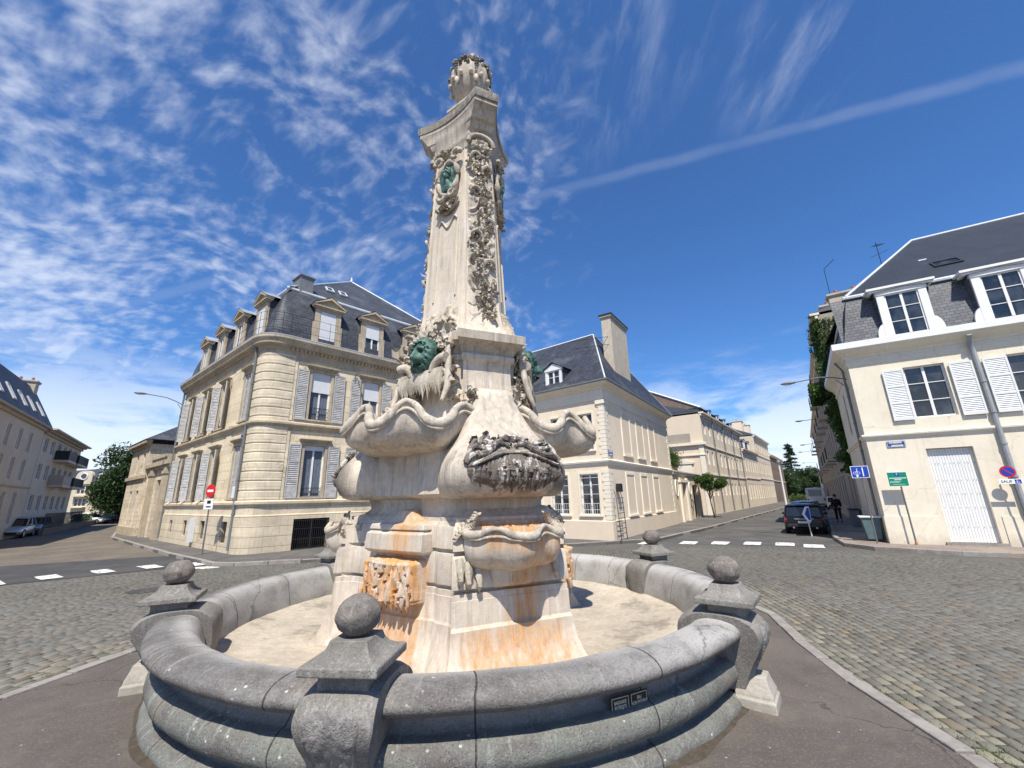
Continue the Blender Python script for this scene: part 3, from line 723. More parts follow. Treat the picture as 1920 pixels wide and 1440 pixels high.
b=MB(); b.rings([tri(*l) for l in ((9.925,1.09,.245,.63),(9.99,1.11,.25,.64),(10.10,1.11,.25,.64),(10.12,1.06,.24,.62),(10.20,.88,.2,.54),(10.28,.72,.17,.48))],True,True,True); b.build('capital_slab',M['patina2'],ft,smooth=25)
b=MB(); b.rings([tri(*l) for l in ((10.27,.60,.15,.43),(10.42,.57,.15,.41),(10.58,.47,.12,.34),(10.60,.50,.13,.36),(10.66,.50,.13,.36),(10.69,.36,.10,.27))],True,True,True); b.build('urn_pedestal',M['capst'],ft,smooth=25)
ur=MB(); pf=[(r*.88,z-.20) for r,z in spl([(.22,10.88),(.26,10.93),(.20,10.99),(.15,11.05),(.22,11.12),(.36,11.25),(.46,11.45),(.51,11.68),(.50,11.85),(.44,11.98),(.36,12.04)],4)]
n=60; ur.rings([[C0+Vector((r*math.cos(2*PI*k/n)*(1+.02*math.cos(12*2*PI*k/n)*(11.2<z<11.9)),r*math.sin(2*PI*k/n)*(1+.02*math.cos(12*2*PI*k/n)*(11.2<z<11.9)),z)) for k in range(n)] for r,z in pf],True,True,True)
uo=ur.build('urn',M['capst'],ft,smooth=60)
b=MB(); rg=random.Random(5)
for i in range(90):
    an=rg.uniform(0,2*PI); r=rg.uniform(.38,.48); b.blob(C0+Vector((r*math.cos(an),r*math.sin(an),11.72+rg.uniform(-.10,.10))),.045,.045,.045,n=8,m=6,jit=.35,seed=i)
for i in range(130):
    an=rg.uniform(0,2*PI); r=rg.uniform(0,.30); b.blob(C0+Vector((r*math.cos(an),r*math.sin(an),11.84+rg.uniform(.1,.44)*(1-r*2))),.075,.075,.075,n=8,m=6,jit=.35,seed=i)
for q in range(6):                                    # hanging bunches round the rim
    an=R(-66+60*q)
    for i in range(9): b.blob(C0+Vector(((.48-.01*i)*math.cos(an),(.48-.01*i)*math.sin(an),11.7-.055*i)),.055-.004*i,.055-.004*i,.045,n=8,m=6,jit=.3,seed=i)
b.build('fruit_rim',M['patina'],uo,smooth=60)
for az in FAZ+BAZ:
    a,v=uv(az); Q=lambda r,s,z:C0+a*r+v*s+Vector((0,0,z)); b=MB()
    for s in(-.12,.12): b.blob(Q(.44,s,11.35),.05,.06,.06,n=8,m=6,jit=.3,seed=3)
    b.blob(Q(.44,0,11.22),.05,.035,.09,n=8,m=6,jit=.3,seed=2)
    b.build('urn_swag',M['shaft'],uo,smooth=60)
# ---- enamel plaques on the basin wall
def text_obj(name,body,size,loc,u,up,m,parent,ext=.0015,align='CENTER',bold=.0,sx=1.):
    cu=bpy.data.curves.new(name,'FONT'); cu.body=body; cu.size=size; cu.align_x=align; cu.align_y='CENTER'; cu.extrude=ext; cu.offset=bold; cu.space_line=.95
    to=bpy.data.objects.new('tmp',cu); COL.objects.link(to)
    dg=bpy.context.evaluated_depsgraph_get(); me=bpy.data.meshes.new_from_object(to.evaluated_get(dg)); bpy.data.objects.remove(to)
    u=Vector(u).normalized(); up=Vector(up).normalized(); nn=u.cross(up)
    off=rootof(parent) if parent else Vector((0,0,0))
    Mx=Matrix(((u.x*sx,up.x,nn.x,loc[0]-off.x),(u.y*sx,up.y,nn.y,loc[1]-off.y),(u.z*sx,up.z,nn.z,loc[2]-off.z),(0,0,0,1)))
    me.transform(Mx); me.materials.clear(); me.materials.append(m)
    o=bpy.data.objects.new(name,me); COL.objects.link(o)
    if parent: o.parent=parent
    return o
for az,txt in ((-64.8,'BAIGNADE\nINTERDITE'),(-61.8,'EAU\nNON POTABLE')):
    a,v=uv(az); c=C0+a*3.885+Vector((0,0,.525)); up=Vector((0,0,1))
    b=MB(); b.box(c-v*.098-up*.062,v*.196,up*.124,a*.006); po=b.build('warning_plaque',M['plaque'],ft)
    b=MB(); w,h_=.088,.052
    for o_,u_,w_ in ((-v*w-up*h_,v*2*w,up*.004),(-v*w+up*(h_-.004),v*2*w,up*.004),(-v*w-up*(h_-.004),v*.004,up*(2*h_-.008)),(v*(w-.004)-up*(h_-.004),v*.004,up*(2*h_-.008))):
        b.box(c+a*.006+o_,u_,w_,a*.001)
    b.build('plaque_border',M['plaquetxt'],po)
    text_obj('plaque_lettering',txt,.036,c+a*.0075,v,up,M['plaquetxt'],po,.0008,bold=.0004,sx=.72)
#MARK_GROUND
# ================================================================ GROUND
def cobfn(k,co,c,hgt):
    at=k.new('ShaderNodeAttribute',attribute_name='tone'); v=at.outputs['Color']
    c=k.mix(.9,c,v); c=k.mix(k.m('MULTIPLY',k.ramp(k.noise(co,.35,5,.6),.42,.62),.35),c,(.15,.15,.135))
    return c,hgt
M['cob']=mat('cobble_stone',(.17,.16,.14),.85,.25,9.,.6,60,.2,fn=cobfn)
def moss(k,co,c,hgt):
    c=k.mix(k.ramp(k.noise(co,1.3,5,.7),.45,.6),c,(.055,.062,.028)); return c,hgt
M['joint']=mat('cobble_joint',(.105,.094,.072),.95,.3,8.,.6,90,.1,fn=moss)
def farcob(k,co,c,hgt):
    br=k.new('ShaderNodeTexBrick',{'Vector':k.map(co,(1,1,1),rot=(0,0,R(-8))),'Color1':(.125,.122,.108,1),'Color2':(.095,.094,.084,1),'Mortar':(.055,.052,.040,1),'Scale':1.,'Mortar Size':.014,'Mortar Smooth':.6,'Brick Width':.23,'Row Height':.16})
    c=k.mix(k.m('MULTIPLY',k.ramp(k.noise(co,.5,5,.62),.4,.62),.4),br.outputs['Color'],(.14,.135,.11)); return c,k.m('SUBTRACT',k.m('MULTIPLY',hgt,.3),br.outputs['Fac'])
M['farcob']=mat('far_cobbles',(.15,.15,.14),.75,.2,5.,.6,50,.3,fn=farcob)
def asph(spot):
    def f(k,co,c,hgt):
        vo=k.new('ShaderNodeTexVoronoi',{'Vector':co,'Scale':85.}); c=k.mix(k.m('MULTIPLY',k.ramp(vo.outputs['Color'],.72,.95),.35),c,tuple(min(1,v*2.4) for v in spot))
        c=k.mix(k.m('MULTIPLY',k.ramp(k.noise(co,.45,6,.62),.46,.62),.55),c,(spot[0]*1.7,spot[1]*1.62,spot[2]*1.45)); c=k.mix(k.m('MULTIPLY',k.ramp(k.noise(co,2.6,7,.75),.54,.66),.45),c,(spot[0]*1.9,spot[1]*1.75,spot[2]*1.5)); c=k.mix(k.m('MULTIPLY',k.ramp(k.noise(co,38,3,.6),.55,.68),.5),c,tuple(v*2.3 for v in spot))
        c=k.mix(k.m('MULTIPLY',k.ramp(k.noise(k.map(co,(1,.18,1)),1.1,6,.65),.55,.68),.35),c,tuple(v*.6 for v in spot))
        vo2=k.new('ShaderNodeTexVoronoi',{'Vector':co,'Scale':4.3}); c=k.mix(k.ramp(vo2.outputs['Distance'],.045,.03),c,(.45,.43,.4))
        cr=k.new('ShaderNodeTexVoronoi',{'Vector':k.vm('ADD',co,k.comb(k.m('MULTIPLY',k.noise(co,2,4),.6),k.m('MULTIPLY',k.noise(co,2.3,4),.6),0.)),'Scale':.28},feature='DISTANCE_TO_EDGE')
        c=k.mix(k.m('MULTIPLY',k.ramp(cr.outputs['Distance'],.004,.001),.55),c,(.025,.024,.022)); return c,hgt
    return f
M['isl']=mat('island_asphalt',(.115,.098,.086),.85,.14,2.,.6,160,.25,fn=asph((.10,.09,.085)))
M['road']=mat('road_asphalt',(.078,.076,.073),.85,.12,1.4,.5,120,.25,fn=asph((.088,.086,.084)))
M['darkroad']=mat('fresh_asphalt',(.055,.056,.058),.85,.12,1.4,.5,120,.25,fn=asph((.058,.058,.06)))
M['tanroad']=mat('worn_tan_asphalt',(.125,.108,.088),.85,.14,1.4,.5,120,.25,fn=asph((.12,.105,.09)))
M['walk']=mat('pavement_asphalt',(.10,.095,.092),.88,.12,1.4,.5,120,.25,fn=asph((.10,.095,.09)))
M['walkpink']=mat('pink_pavement',(.22,.18,.155),.88,.12,1.4,.5,90,.25,fn=asph((.2,.17,.15)))
M['kerb']=mat('kerb_granite',(.27,.25,.225),.85,.22,3.,.5,60,.25,dirt=(.13,.12,.10))
def wornpaint(k,co,c,hgt):
    return k.mix(k.ramp(k.noise(co,5,7,.72),.52,.60),c,(.16,.155,.15)),hgt
M['paint']=mat('worn_road_paint',(.68,.67,.64),.7,.1,4.,.3,60,.3,fn=wornpaint)
def sheet(name,poly,z,m,kind='structure',hgt=None,sub=0):
    b=MB()
    if hgt is None: b.add([(p[0],p[1],z) for p in poly],[tuple(range(len(poly)))])
    else: b.prism([(p[0],p[1],-.05) for p in poly],(0,0,z+.05))
    return b.build(name,m,kind=kind)
def uvd(az): a=R(az); return Vector((math.cos(a),math.sin(a),0))
b=MB(); b.quad((-2500,-1500,-.012),(2500,-1500,-.012),(2500,4500,-.012),(-2500,4500,-.012)); b.build('ground',M['tanroad'],kind='structure')
# square carriageways
sheet('square_paving',[(-40,-12),(30,-12),(26,14),(15.6,17),(14.9,18.3),(9,22),(1,20.5),(-8,19.8),(-11.5,15.9),(-14.0,14.2),(-22,6)],-.004,M['farcob'])
sheet('road_asphalt_right',[(13.4,17.8),(14.9,21),(32,45),(60,88),(52,92),(35.6,57.6),(12.2,27.5),(6.6,21.6),(7.5,19.9)],.0,M['road'])
sheet('road_asphalt_left',[(-16.9,12.2),(-12.0,16.7),(-11.6,17.6),(-15.6,20.2),(-24,16)],.0,M['darkroad'])
sheet('road_asphalt_far_left',[(-24,16),(-15.6,20.2),(-28.5,31.2),(-70,78),(-76,70),(-42,37),(-37,25)],.0,M['tanroad'])
# island round the fountain
IS=[(2.9,-3),(3.15,1.0),(3.42,3.0),(3.64,4.19),(3.79,5.59),(4.10,7.0),(4.53,8.4),(4.45,10.2),(3.4,12.2),(1.2,13.5),(-2.,13.6),(-4.6,12.0),(-5.55,9.6),(-5.84,7.1),(-6.02,5.64),(-6.3,3.5),(-6.6,1.5),(-7.2,-1),(-7.5,-3)]
sheet('fountain_island',IS,.055,M['isl'],hgt=1)
def kerbline(name,pts,w,z,m,L=.95,gap=.012,side=1,taper=0):
    b=MB(); P=[Vector((p[0],p[1],0)) for p in pts]
    rg=random.Random(len(pts)); acc=[]
    for A,B in zip(P[:-1],P[1:]):
        n=max(1,round((B-A).length/L)); 
        for i in range(n): acc.append((A.lerp(B,i/n),A.lerp(B,(i+1)/n)))
    for A,B in acc:
        u=(B-A).normalized(); v=Vector((-u.y,u.x,0))*side
        zz=z+rg.uniform(-.008,.008); o=A+u*gap+v*rg.uniform(-.008,.008)
        b.box((o.x,o.y,-.06),(B-A)-u*2*gap,v*w*rg.uniform(.95,1.05),(0,0,zz+.06))
    return b.build(name,m,kind='structure',bevel=.015)
kerbline('island_kerb',IS,.16,.075,M['kerb'],side=-1)
# real setts round the island and across the square
def inside(p,poly):
    x,y=p; c=False; n=len(poly)
    for i in range(n):
        x1,y1=poly[i]; x2,y2=poly[(i+1)%n]
        if (y1>y)!=(y2>y) and x<(x2-x1)*(y-y1)/(y2-y1)+x1: c=not c
    return c
def distpoly(p,poly):
    best=9
    for i in range(len(poly)-1):
        a=poly[i];c=poly[i+1]; dx,dy=c[0]-a[0],c[1]-a[1]; L=dx*dx+dy*dy; t_=max(0,min(1,((p[0]-a[0])*dx+(p[1]-a[1])*dy)/L))
        best=min(best,math.hypot(p[0]-a[0]-dx*t_,p[1]-a[1]-dy*t_))
    return best
def setts(name,region,az,x0,x1,y0,y1,seed,cut=None,bw=.128,bl=.185):
    rg=random.Random(seed); V=[];Fc=[];T=[]
    u=uvd(az); v=Vector((-u.y,u.x,0))
    ISO=[(p[0],p[1]) for p in IS]
    row=0; s=x0
    while s<x1:
        w=bw*rg.uniform(.93,1.07); t_=y0+rg.uniform(0,bl)
        while t_<y1:
            l=bl*rg.uniform(.75,1.3)
            wob=.05*math.sin(t_*.5+s*.2)
            c=u*(t_+l/2)+v*(s+w/2+wob); p=(c.x,c.y)
            if abs(c.x)/max(.5,c.y+.3)<1.45 and inside(p,region) and not inside(p,ISO) and not (cut and inside(p,cut)):
                dk=distpoly(p,ISO)
                if dk>.20:
                    g=.005+(.009 if dk<1.6 else 0)*rg.random(); hl=l/2-g; hw=w/2-g; h=rg.uniform(-.004,.006)+.014
                    b0=len(V); jj=lambda q:rg.uniform(-q,q)
                    tx,ty=jj(.025),jj(.025)
                    for (rr,zz) in ((1.0,-.02),(.97,h-.012),(.80,h-.001)):
                        for a_,b_ in ((-1,-1),(-.2,-1.04),(1,-1),(1.04,.1),(1,1),(.1,1.05),(-1,1),(-1.05,-.1)):
                            V.append((c.x+u.x*a_*hl*rr+v.x*b_*hw*rr+jj(.003),c.y+u.y*a_*hl*rr+v.y*b_*hw*rr+jj(.003),zz+(tx*a_*hl+ty*b_*hw)*(zz>0)))
                    V.append((c.x,c.y,h+.004))
                    nf=0
                    for r_ in range(2):
                        for i in range(8): Fc.append((b0+r_*8+i,b0+r_*8+(i+1)%8,b0+(r_+1)*8+(i+1)%8,b0+(r_+1)*8+i)); nf+=1
                    for i in range(8): Fc.append((b0+16+i,b0+16+(i+1)%8,b0+24)); nf+=1
                    q=rg.random(); near=max(0,1-dk/1.7)
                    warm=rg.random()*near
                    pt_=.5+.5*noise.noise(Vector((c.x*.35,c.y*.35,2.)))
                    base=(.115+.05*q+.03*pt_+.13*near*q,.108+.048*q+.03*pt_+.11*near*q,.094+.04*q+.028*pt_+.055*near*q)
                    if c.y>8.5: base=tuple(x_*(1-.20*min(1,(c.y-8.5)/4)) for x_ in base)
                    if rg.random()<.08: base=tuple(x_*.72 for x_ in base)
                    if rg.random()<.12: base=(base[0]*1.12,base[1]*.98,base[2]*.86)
                    T+= [base]*nf
            t_+=l
        s+=w; row+=1
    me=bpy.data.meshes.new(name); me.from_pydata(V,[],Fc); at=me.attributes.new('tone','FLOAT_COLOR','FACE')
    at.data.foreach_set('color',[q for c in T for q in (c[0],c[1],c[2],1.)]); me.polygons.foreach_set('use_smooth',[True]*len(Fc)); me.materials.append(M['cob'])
    o=bpy.data.objects.new(name,me); COL.objects.link(o); o['kind']='structure'; return o
REG=[(-17.2,11.6),(-12,16.2),(-9,17.5),(8,18.6),(12.6,15.8),(16,12),(18,8),(14,0),(4,-1),(-8,-1),(-17,6)]
sheet('sett_bed',REG,.0,M['joint'])
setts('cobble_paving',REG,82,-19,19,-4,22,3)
# kerbs and pavements
PL=[(-70,78.5),(-28.5,31.0),(-15.4,19.75),(-11.2,16.45),(-10.2,16.2),(-6.9,16.9),(2.3,19.9),(6.9,21.4),(12.1,27.6),(35.7,57.8),(58,90)]
PLb=[(62,96),(20,60),(0,60),(-40,70)]
sheet('pavement_left',PL+PLb,.12,M['walk'],hgt=1)
kerbline('pavement_kerb_left',PL,.17,.142,M['kerb'],side=1,L=1.1)
PR=[(66,88),(31.3,43.9),(15.1,21.2),(14.35,20.0),(13.2,17.9),(13.3,16.6),(14.8,14.9),(26,8.2)]
sheet('pavement_right',PR+[(60,20)],.12,M['walkpink'],hgt=1)
kerbline('pavement_kerb_right',PR,.17,.142,M['kerb'],side=1,L=1.1)
PF=[(-80,92),(-43.5,38.2),(-37.2,30.2),(-33,20),(-60,10),(-120,60)]
sheet('pavement_far_left',PF,.10,M['walk'],hgt=1)
kerbline('pavement_kerb_far_left',PF[:4],.17,.122,M['kerb'],side=-1,L=1.2)
# zebra crossings
def stripes(name,pts,L,w,az,seed):
    rg=random.Random(seed); b=MB()
    for (x,y) in pts:
        u=uvd(az); v=Vector((-u.y,u.x,0)); c=Vector((x,y,.0))
        ps=[]
        for s,t_ in ((-1,-1),(0,-1.03),(1,-1),(1.02,0),(1,1),(0,1.02),(-1,1),(-1.02,0)):
            p=c+u*s*L/2+v*t_*w/2; ps.append((p.x+rg.uniform(-.03,.03),p.y+rg.uniform(-.03,.03),.020))
        b.add(ps,[tuple(range(8))])
    return b.build(name,M['paint'],kind='structure')
stripes('zebra_crossing_left',[(-15.95,13.7),(-15.3,14.75),(-14.5,15.75),(-13.55,16.6),(-12.2,17.0)],1.15,.50,145,1)
stripes('zebra_crossing_right',[(6.14,20.66),(7.94,20.4),(9.18,20.0),(10.42,19.6),(11.48,19.05),(12.14,18.2)],1.25,.66,58,2)
b=MB(); b.add([(-11.9,16.0,.02),(-11.0,15.7,.02),(-10.5,16.05,.02),(-11.2,16.35,.02)],[(0,1,2,3)]); b.build('road_marking',M['paint'],kind='structure')
M['iron']=mat('cast_iron',(.05,.048,.045),.5,.3,6,.6,60,.5,dirt=(.12,.08,.05))
def manhole(x,y,r,lab):
    o=empty('manhole_cover',(x,y,.0),lab,'manhole cover'); b=MB(); b.lathe((x,y,0),[(r*.97,.0),(r*.97,.022),(r*.9,.024),(r*.88,.020)],28)
    b.build('lid',M['iron'],o); b=MB(); b.lathe((x,y,0),[(r*1.12,.0),(r*1.12,.021),(r*.98,.021),(r*.98,.0)],28,c0=False,c1=False); b.build('rim',M['iron'],o)
manhole(-9.9,12.1,.36,'dark round iron manhole cover in the cobbles left of the fountain')
# tufts of weeds in the joints
M['weed']=mat('weed_green',(.075,.13,.03),.7,.4,9.,.1,40,.2)
b=MB(); rg=random.Random(11)
spots=[(3.95,4.35,26),(4.05,5.3,14),(3.8,3.4,14),(-6.35,5.2,18),(-6.6,4.3,16),(-6.2,6.3,12),(4.2,6.4,8),(-6.9,2.9,12)]
for x,y,n in spots:
    for i in range(n*9):
        px_,py_=x+rg.gauss(0,.12),y+rg.gauss(0,.18); h_=rg.uniform(.012,.045); a_=rg.uniform(0,6.3); d_=Vector((math.cos(a_),math.sin(a_),0))*.02
        b.add([(px_-d_.y*.3,py_+d_.x*.3,.0),(px_+d_.y*.3,py_-d_.x*.3,.0),(px_+d_.x,py_+d_.y,h_)],[(0,1,2)])
b.build('weeds',M['weed'],fix=False,kind='stuff')
M['grit']=mat('foot_grit',(.085,.07,.055),.95,.3,12.,.8,60,.1,dirt=(.06,.07,.03))
# line of grit where the basin meets the asphalt
b=MB(); rs=[[],[],[]]
for k in range(260):
    a_=2*PI*k/260; w_=.02+.06*abs(noise.noise(Vector((math.cos(a_)*6,math.sin(a_)*6,1))))*2
    for j,(r_,z_) in enumerate(((3.98,.075),(4.0+w_*.5,.064),(4.02+w_,.053))): rs[j].append(C0+Vector((r_*math.cos(a_),r_*math.sin(a_),z_)))
b.rings(rs); b.build('grit_line',M['grit'],kind='stuff',smooth=180)
# ================================================================ BUILDINGS: helpers
class Fr:
    """facade frame: x along the wall, z up, o outward"""
    def __init__(s,P,az,face=None):
        s.P=Vector((P[0],P[1],0)); s.u=uvd(az); n=Vector((-s.u.y,s.u.x,0)); ref=(Vector((0,0,0)) if face is None else Vector((face[0],face[1],0)))-s.P
        s.n=n if n.dot(ref)>0 else -n; s.az=az
    def __call__(s,x,z,o=0): return s.P+s.u*x+s.n*o+Vector((0,0,z))
    def box(s,b,x0,x1,z0,z1,o0,o1,mi=0): return b.box(s(x0,z0,o0),s.u*(x1-x0),s.n*(o1-o0),Vector((0,0,z1-z0)),mi)
    def sub(s,x,o,az,face=None): q=s(x,0,o); return Fr((q.x,q.y),az,face)
def wall(b,f,x0,x1,z0,z1,holes=(),dep=.22,o=0.):
    xs=sorted({x0,x1}|{h[0] for h in holes}|{h[1] for h in holes}); zs=sorted({z0,z1}|{h[2] for h in holes}|{h[3] for h in holes})
    xs=[x for x in xs if x0-1e-6<=x<=x1+1e-6]; zs=[z for z in zs if z0-1e-6<=z<=z1+1e-6]
    for i in range(len(xs)-1):
        for j in range(len(zs)-1):
            cx,cz=(xs[i]+xs[i+1])/2,(zs[j]+zs[j+1])/2
            if any(h[0]<cx<h[1] and h[2]<cz<h[3] for h in holes): continue
            b.quad(f(xs[i],zs[j],o),f(xs[i+1],zs[j],o),f(xs[i+1],zs[j+1],o),f(xs[i],zs[j+1],o))
    for h in holes:
        a,c,d,e=h[:4]
        b.quad(f(a,d,o),f(c,d,o),f(c,d,o-dep),f(a,d,o-dep)); b.quad(f(a,e,o),f(c,e,o),f(c,e,o-dep),f(a,e,o-dep))
        b.quad(f(a,d,o),f(a,e,o),f(a,e,o-dep),f(a,d,o-dep)); b.quad(f(c,d,o),f(c,e,o),f(c,e,o-dep),f(c,d,o-dep))
def sweep(b,path,prof,mi=0):
    P=[Vector((p[0],p[1],0)) for p in path]; N=[]
    for i in range(len(P)):
        a=(P[i]-P[i-1]).normalized() if i else None; c=(P[i+1]-P[i]).normalized() if i<len(P)-1 else None
        na=Vector((a.y,-a.x,0)) if a else None; nc=Vector((c.y,-c.x,0)) if c else None
        if na is None: n=nc
        elif nc is None: n=na
        else:
            n=(na+nc); n=n/max(.3,n.length_squared/2)
        N.append(n)
    rs=[[p+n*d+Vector((0,0,z)) for p,n in zip(P,N)] for d,z in prof]
    return b.rings(rs,False,mi=mi)
def glassfn(k,co,c,hgt):
    # dim rooms behind the pane: soft uneven interior
    n=k.noise(k.map(co,(1.3,1.3,.9)),1.2,3,.5); return k.mix(k.ramp(n,.42,.62),(.012,.014,.018),(.05,.055,.06)),hgt,.06
M['glass']=mat('window_glass',(.02,.022,.026),.06,.2,1.,.02,3,.8,fn=glassfn)
M['white']=mat('white_joinery',(.74,.74,.72),.5,.05,3,.05,40,.35)
M['greypaint']=mat('weathered_grey_shutter',(.44,.43,.41),.75,.25,5,.3,60,.2,dirt=(.22,.20,.18))
M['whiteshut']=mat('white_louvre_shutter',(.70,.71,.71),.6,.08,4,.15,60,.25)
M['blind']=mat('white_roller_blind',(.62,.63,.64),.6,.06,4,.1,60,.2)
M['curtain']=mat('net_curtain',(.13,.15,.19),.9,.2,6,.4,12,.1)
M['black']=mat('black_ironwork',(.02,.02,.022),.5,.2,8,.1,60,.4)
M['zinc']=mat('zinc_sheet',(.30,.32,.34),.42,.14,2.,.15,30,.5,streak=.25,dirt=(.18,.19,.2))
M['zincpipe']=mat('zinc_downpipe',(.16,.17,.175),.45,.2,4.,.1,60,.5)
M['leadedge']=mat('pale_ridge_zinc',(.58,.61,.64),.4,.12,3.,.1,30,.5)
M['void']=mat('dark_interior',(.012,.011,.010),.9,.2,3,.1,20,.1)
M['wood']=mat('old_brown_door',(.16,.10,.06),.6,.3,5,.3,30,.3)
def courses(h,groove=1.,vert=0.):
    def f(k,co,c,hgt):
        x,y,z=k.sep(co)
        fr=k.m('ABSOLUTE',k.m('SUBTRACT',k.m('FRACT',k.m('DIVIDE',k.m('ADD',z,.07),h)),.5)); g=k.ramp(fr,.455,.49)
        blk=k.new('ShaderNodeTexBrick',{'Vector':k.comb(k.m('ADD',k.m('MULTIPLY',x,.72),k.m('MULTIPLY',y,.9)),z,0.),'Scale':1.,'Mortar Size':.006,'Brick Width':.75,'Row Height':h,'Color1':(.44,.44,.44,1),'Color2':(.60,.60,.60,1),'Mortar':(.35,.35,.35,1)})
        c=k.mix(.55,c,k.mix(1.,c,k.mix(1.,blk.outputs['Color'],(1.9,1.9,1.9),'MULTIPLY'),'MULTIPLY'))
        c=k.mix(k.m('MULTIPLY',k.ramp(k.noise(co,.9,6,.7),.56,.70),.6),c,(.30,.20,.10))
        c=k.mix(k.m('MULTIPLY',g,.5*groove),c,(.17,.135,.09))
        return c,k.m('SUBTRACT',hgt,k.m('MULTIPLY',g,2.))
    return f
M['Lstone']=mat('golden_limestone',(.69,.59,.425),.88,.14,.8,.4,18,.2,fn=courses(.42,.4),dirt=(.40,.29,.17),streak=.28)
M['Lrust']=mat('rusticated_limestone',(.65,.565,.42),.88,.16,.8,.4,18,.2,fn=courses(.42,.0),dirt=(.33,.23,.13),streak=.35)
M['Lplinth']=mat('plinth_limestone',(.62,.53,.39),.88,.16,.8,.4,18,.2,fn=courses(.42,1.),dirt=(.30,.22,.13),streak=.35)
M['Ltrim']=mat('weathered_cornice_stone',(.44,.37,.27),.9,.2,1.6,.4,24,.2,dirt=(.13,.11,.09),streak=.6)
def wallfn(k,co,c,hgt):
    # rain runs, old patches and grey grime on painted render
    st=k.noise(k.map(co,(6,6,.35)),1.4,6,.7); c=k.mix(k.m('MULTIPLY',k.ramp(st,.52,.74),.30),c,(.40,.35,.27))
    c=k.mix(k.m('MULTIPLY',k.ramp(k.noise(co,.55,6,.7),.52,.64),.22),c,(.52,.45,.34)); c=k.mix(k.m('MULTIPLY',k.ramp(k.noise(co,1.9,7,.75),.58,.66),.28),c,(.80,.75,.66))
    x,y,z=k.sep(co); c=k.mix(k.m('MULTIPLY',k.ramp(k.m('ADD',z,k.m('MULTIPLY',k.noise(co,2.5,5,.7),.9)),1.05,.55),.35),c,(.30,.26,.20))
    cr=k.new('ShaderNodeTexVoronoi',{'Vector':k.vm('ADD',co,k.comb(k.m('MULTIPLY',k.noise(co,2,4),.6),0.,k.m('MULTIPLY',k.noise(co,2.3,4),.6))),'Scale':.35},feature='DISTANCE_TO_EDGE'); c=k.mix(k.m('MULTIPLY',k.ramp(cr.outputs['Distance'],.004,.001),.35),c,(.3,.25,.2)); return c,hgt
M['render']=mat('cream_render',(.74,.675,.545),.9,.06,.7,.25,40,.15,fn=wallfn)
M['render2']=mat('pale_pink_render',(.76,.65,.50),.9,.07,.7,.2,40,.15,fn=wallfn)
M['panel']=mat('blind_panel_render',(.70,.59,.455),.9,.05,.9,.12,60,.15)
M['rendertrim']=mat('cream_trim',(.78,.71,.59),.85,.06,1.2,.12,50,.2,streak=.2,dirt=(.36,.30,.23))
M['oldwall']=mat('old_stone_wall',(.64,.55,.42),.9,.2,1.2,.5,20,.2,fn=courses(.3,.5),dirt=(.22,.17,.12),streak=.5)
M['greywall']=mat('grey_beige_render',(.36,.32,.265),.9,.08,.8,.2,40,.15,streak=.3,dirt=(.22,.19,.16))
M['darkwall']=mat('brown_boarded_wall',(.20,.15,.11),.9,.2,1.2,.3,30,.15,streak=.4,dirt=(.10,.08,.06))
M['brownroof']=mat('brown_tile_roof',(.19,.14,.115),.85,.25,3.,.6,26,.2)
def slate(az,row=.16,base=(.072,.082,.10)):
    u=uvd(az)
    def f(k,co,c,hgt):
        x,y,z=k.sep(co); uu=k.vm('DOT_PRODUCT',co,tuple(u))
        br=k.new('ShaderNodeTexBrick',{'Vector':k.comb(uu,z,0.),'Scale':1.,'Mortar Size':.010,'Mortar Smooth':.3,'Brick Width':.24,'Row Height':row,'Color1':tuple(v*.72 for v in base)+(1,),'Color2':tuple(v*1.35 for v in base)+(1,),'Mortar':tuple(v*.3 for v in base)+(1,)})
        c=k.mix(.75,c,br.outputs['Color']); c=k.mix(k.m('MULTIPLY',k.ramp(k.noise(co,.8,5,.6),.5,.68),.4),c,(.13,.14,.15))
        return c,k.m('SUBTRACT',k.m('MULTIPLY',hgt,.25),k.m('MULTIPLY',br.outputs['Fac'],1.2))
    return mat('slate_%d_%d'%(az,int(row*100)),base,.55,.25,2.,.6,40,.3,fn=f)
def window(par,f,x0,x1,z0,z1,o=-.14,cols=2,rows=3,fr=.055,blind=0.,curtain=False,pm=None,glass=True,open_=0,barm=None,name='window'):
    m=pm or M['white']; b=MB(); t_=.06
    def bar(a,c,d,e,th=t_,oo=0): f.box(b,a,c,d,e,o-th/2+oo,o+th/2+oo)
    bar(x0,x0+fr,z0,z1); bar(x1-fr,x1,z0,z1); bar(x0+fr,x1-fr,z0,z0+fr); bar(x0+fr,x1-fr,z1-fr,z1)
    for i in range(1,cols):
        xc=x0+(x1-x0)*i/cols; w_=fr*.75; bar(xc-w_,xc+w_,z0+fr,z1-fr,.055)
    for j in range(1,rows):
        zc=z0+(z1-z0)*j/rows; bar(x0+fr,x1-fr,zc-.014,zc+.014,.035)
    w=b.build(name,m,par)
    if glass:
        b=MB(); b.quad(f(x0+.01,z0+.01,o-.032),f(x1-.01,z0+.01,o-.032),f(x1-.01,z1-.01,o-.032),f(x0+.01,z1-.01,o-.032)); b.build('pane',M['glass'],w,fix=False)
    if blind: b=MB(); f.box(b,x0+.02,x1-.02,z1-(z1-z0)*blind,z1-.02,o+.035,o+.07); b.build('roller_blind',M['blind'],w)
    if curtain:
        b=MB(); n=24; rr=[]
        for z in (z0+fr,z1-fr): rr.append([f(x0+fr+(x1-x0-2*fr)*i/n,z,o-.020+.010*math.sin(i*1.9)) for i in range(n+1)])
        b.grid(rr); b.build('curtain',M['curtain'],w,smooth=180,fix=False)
    return w
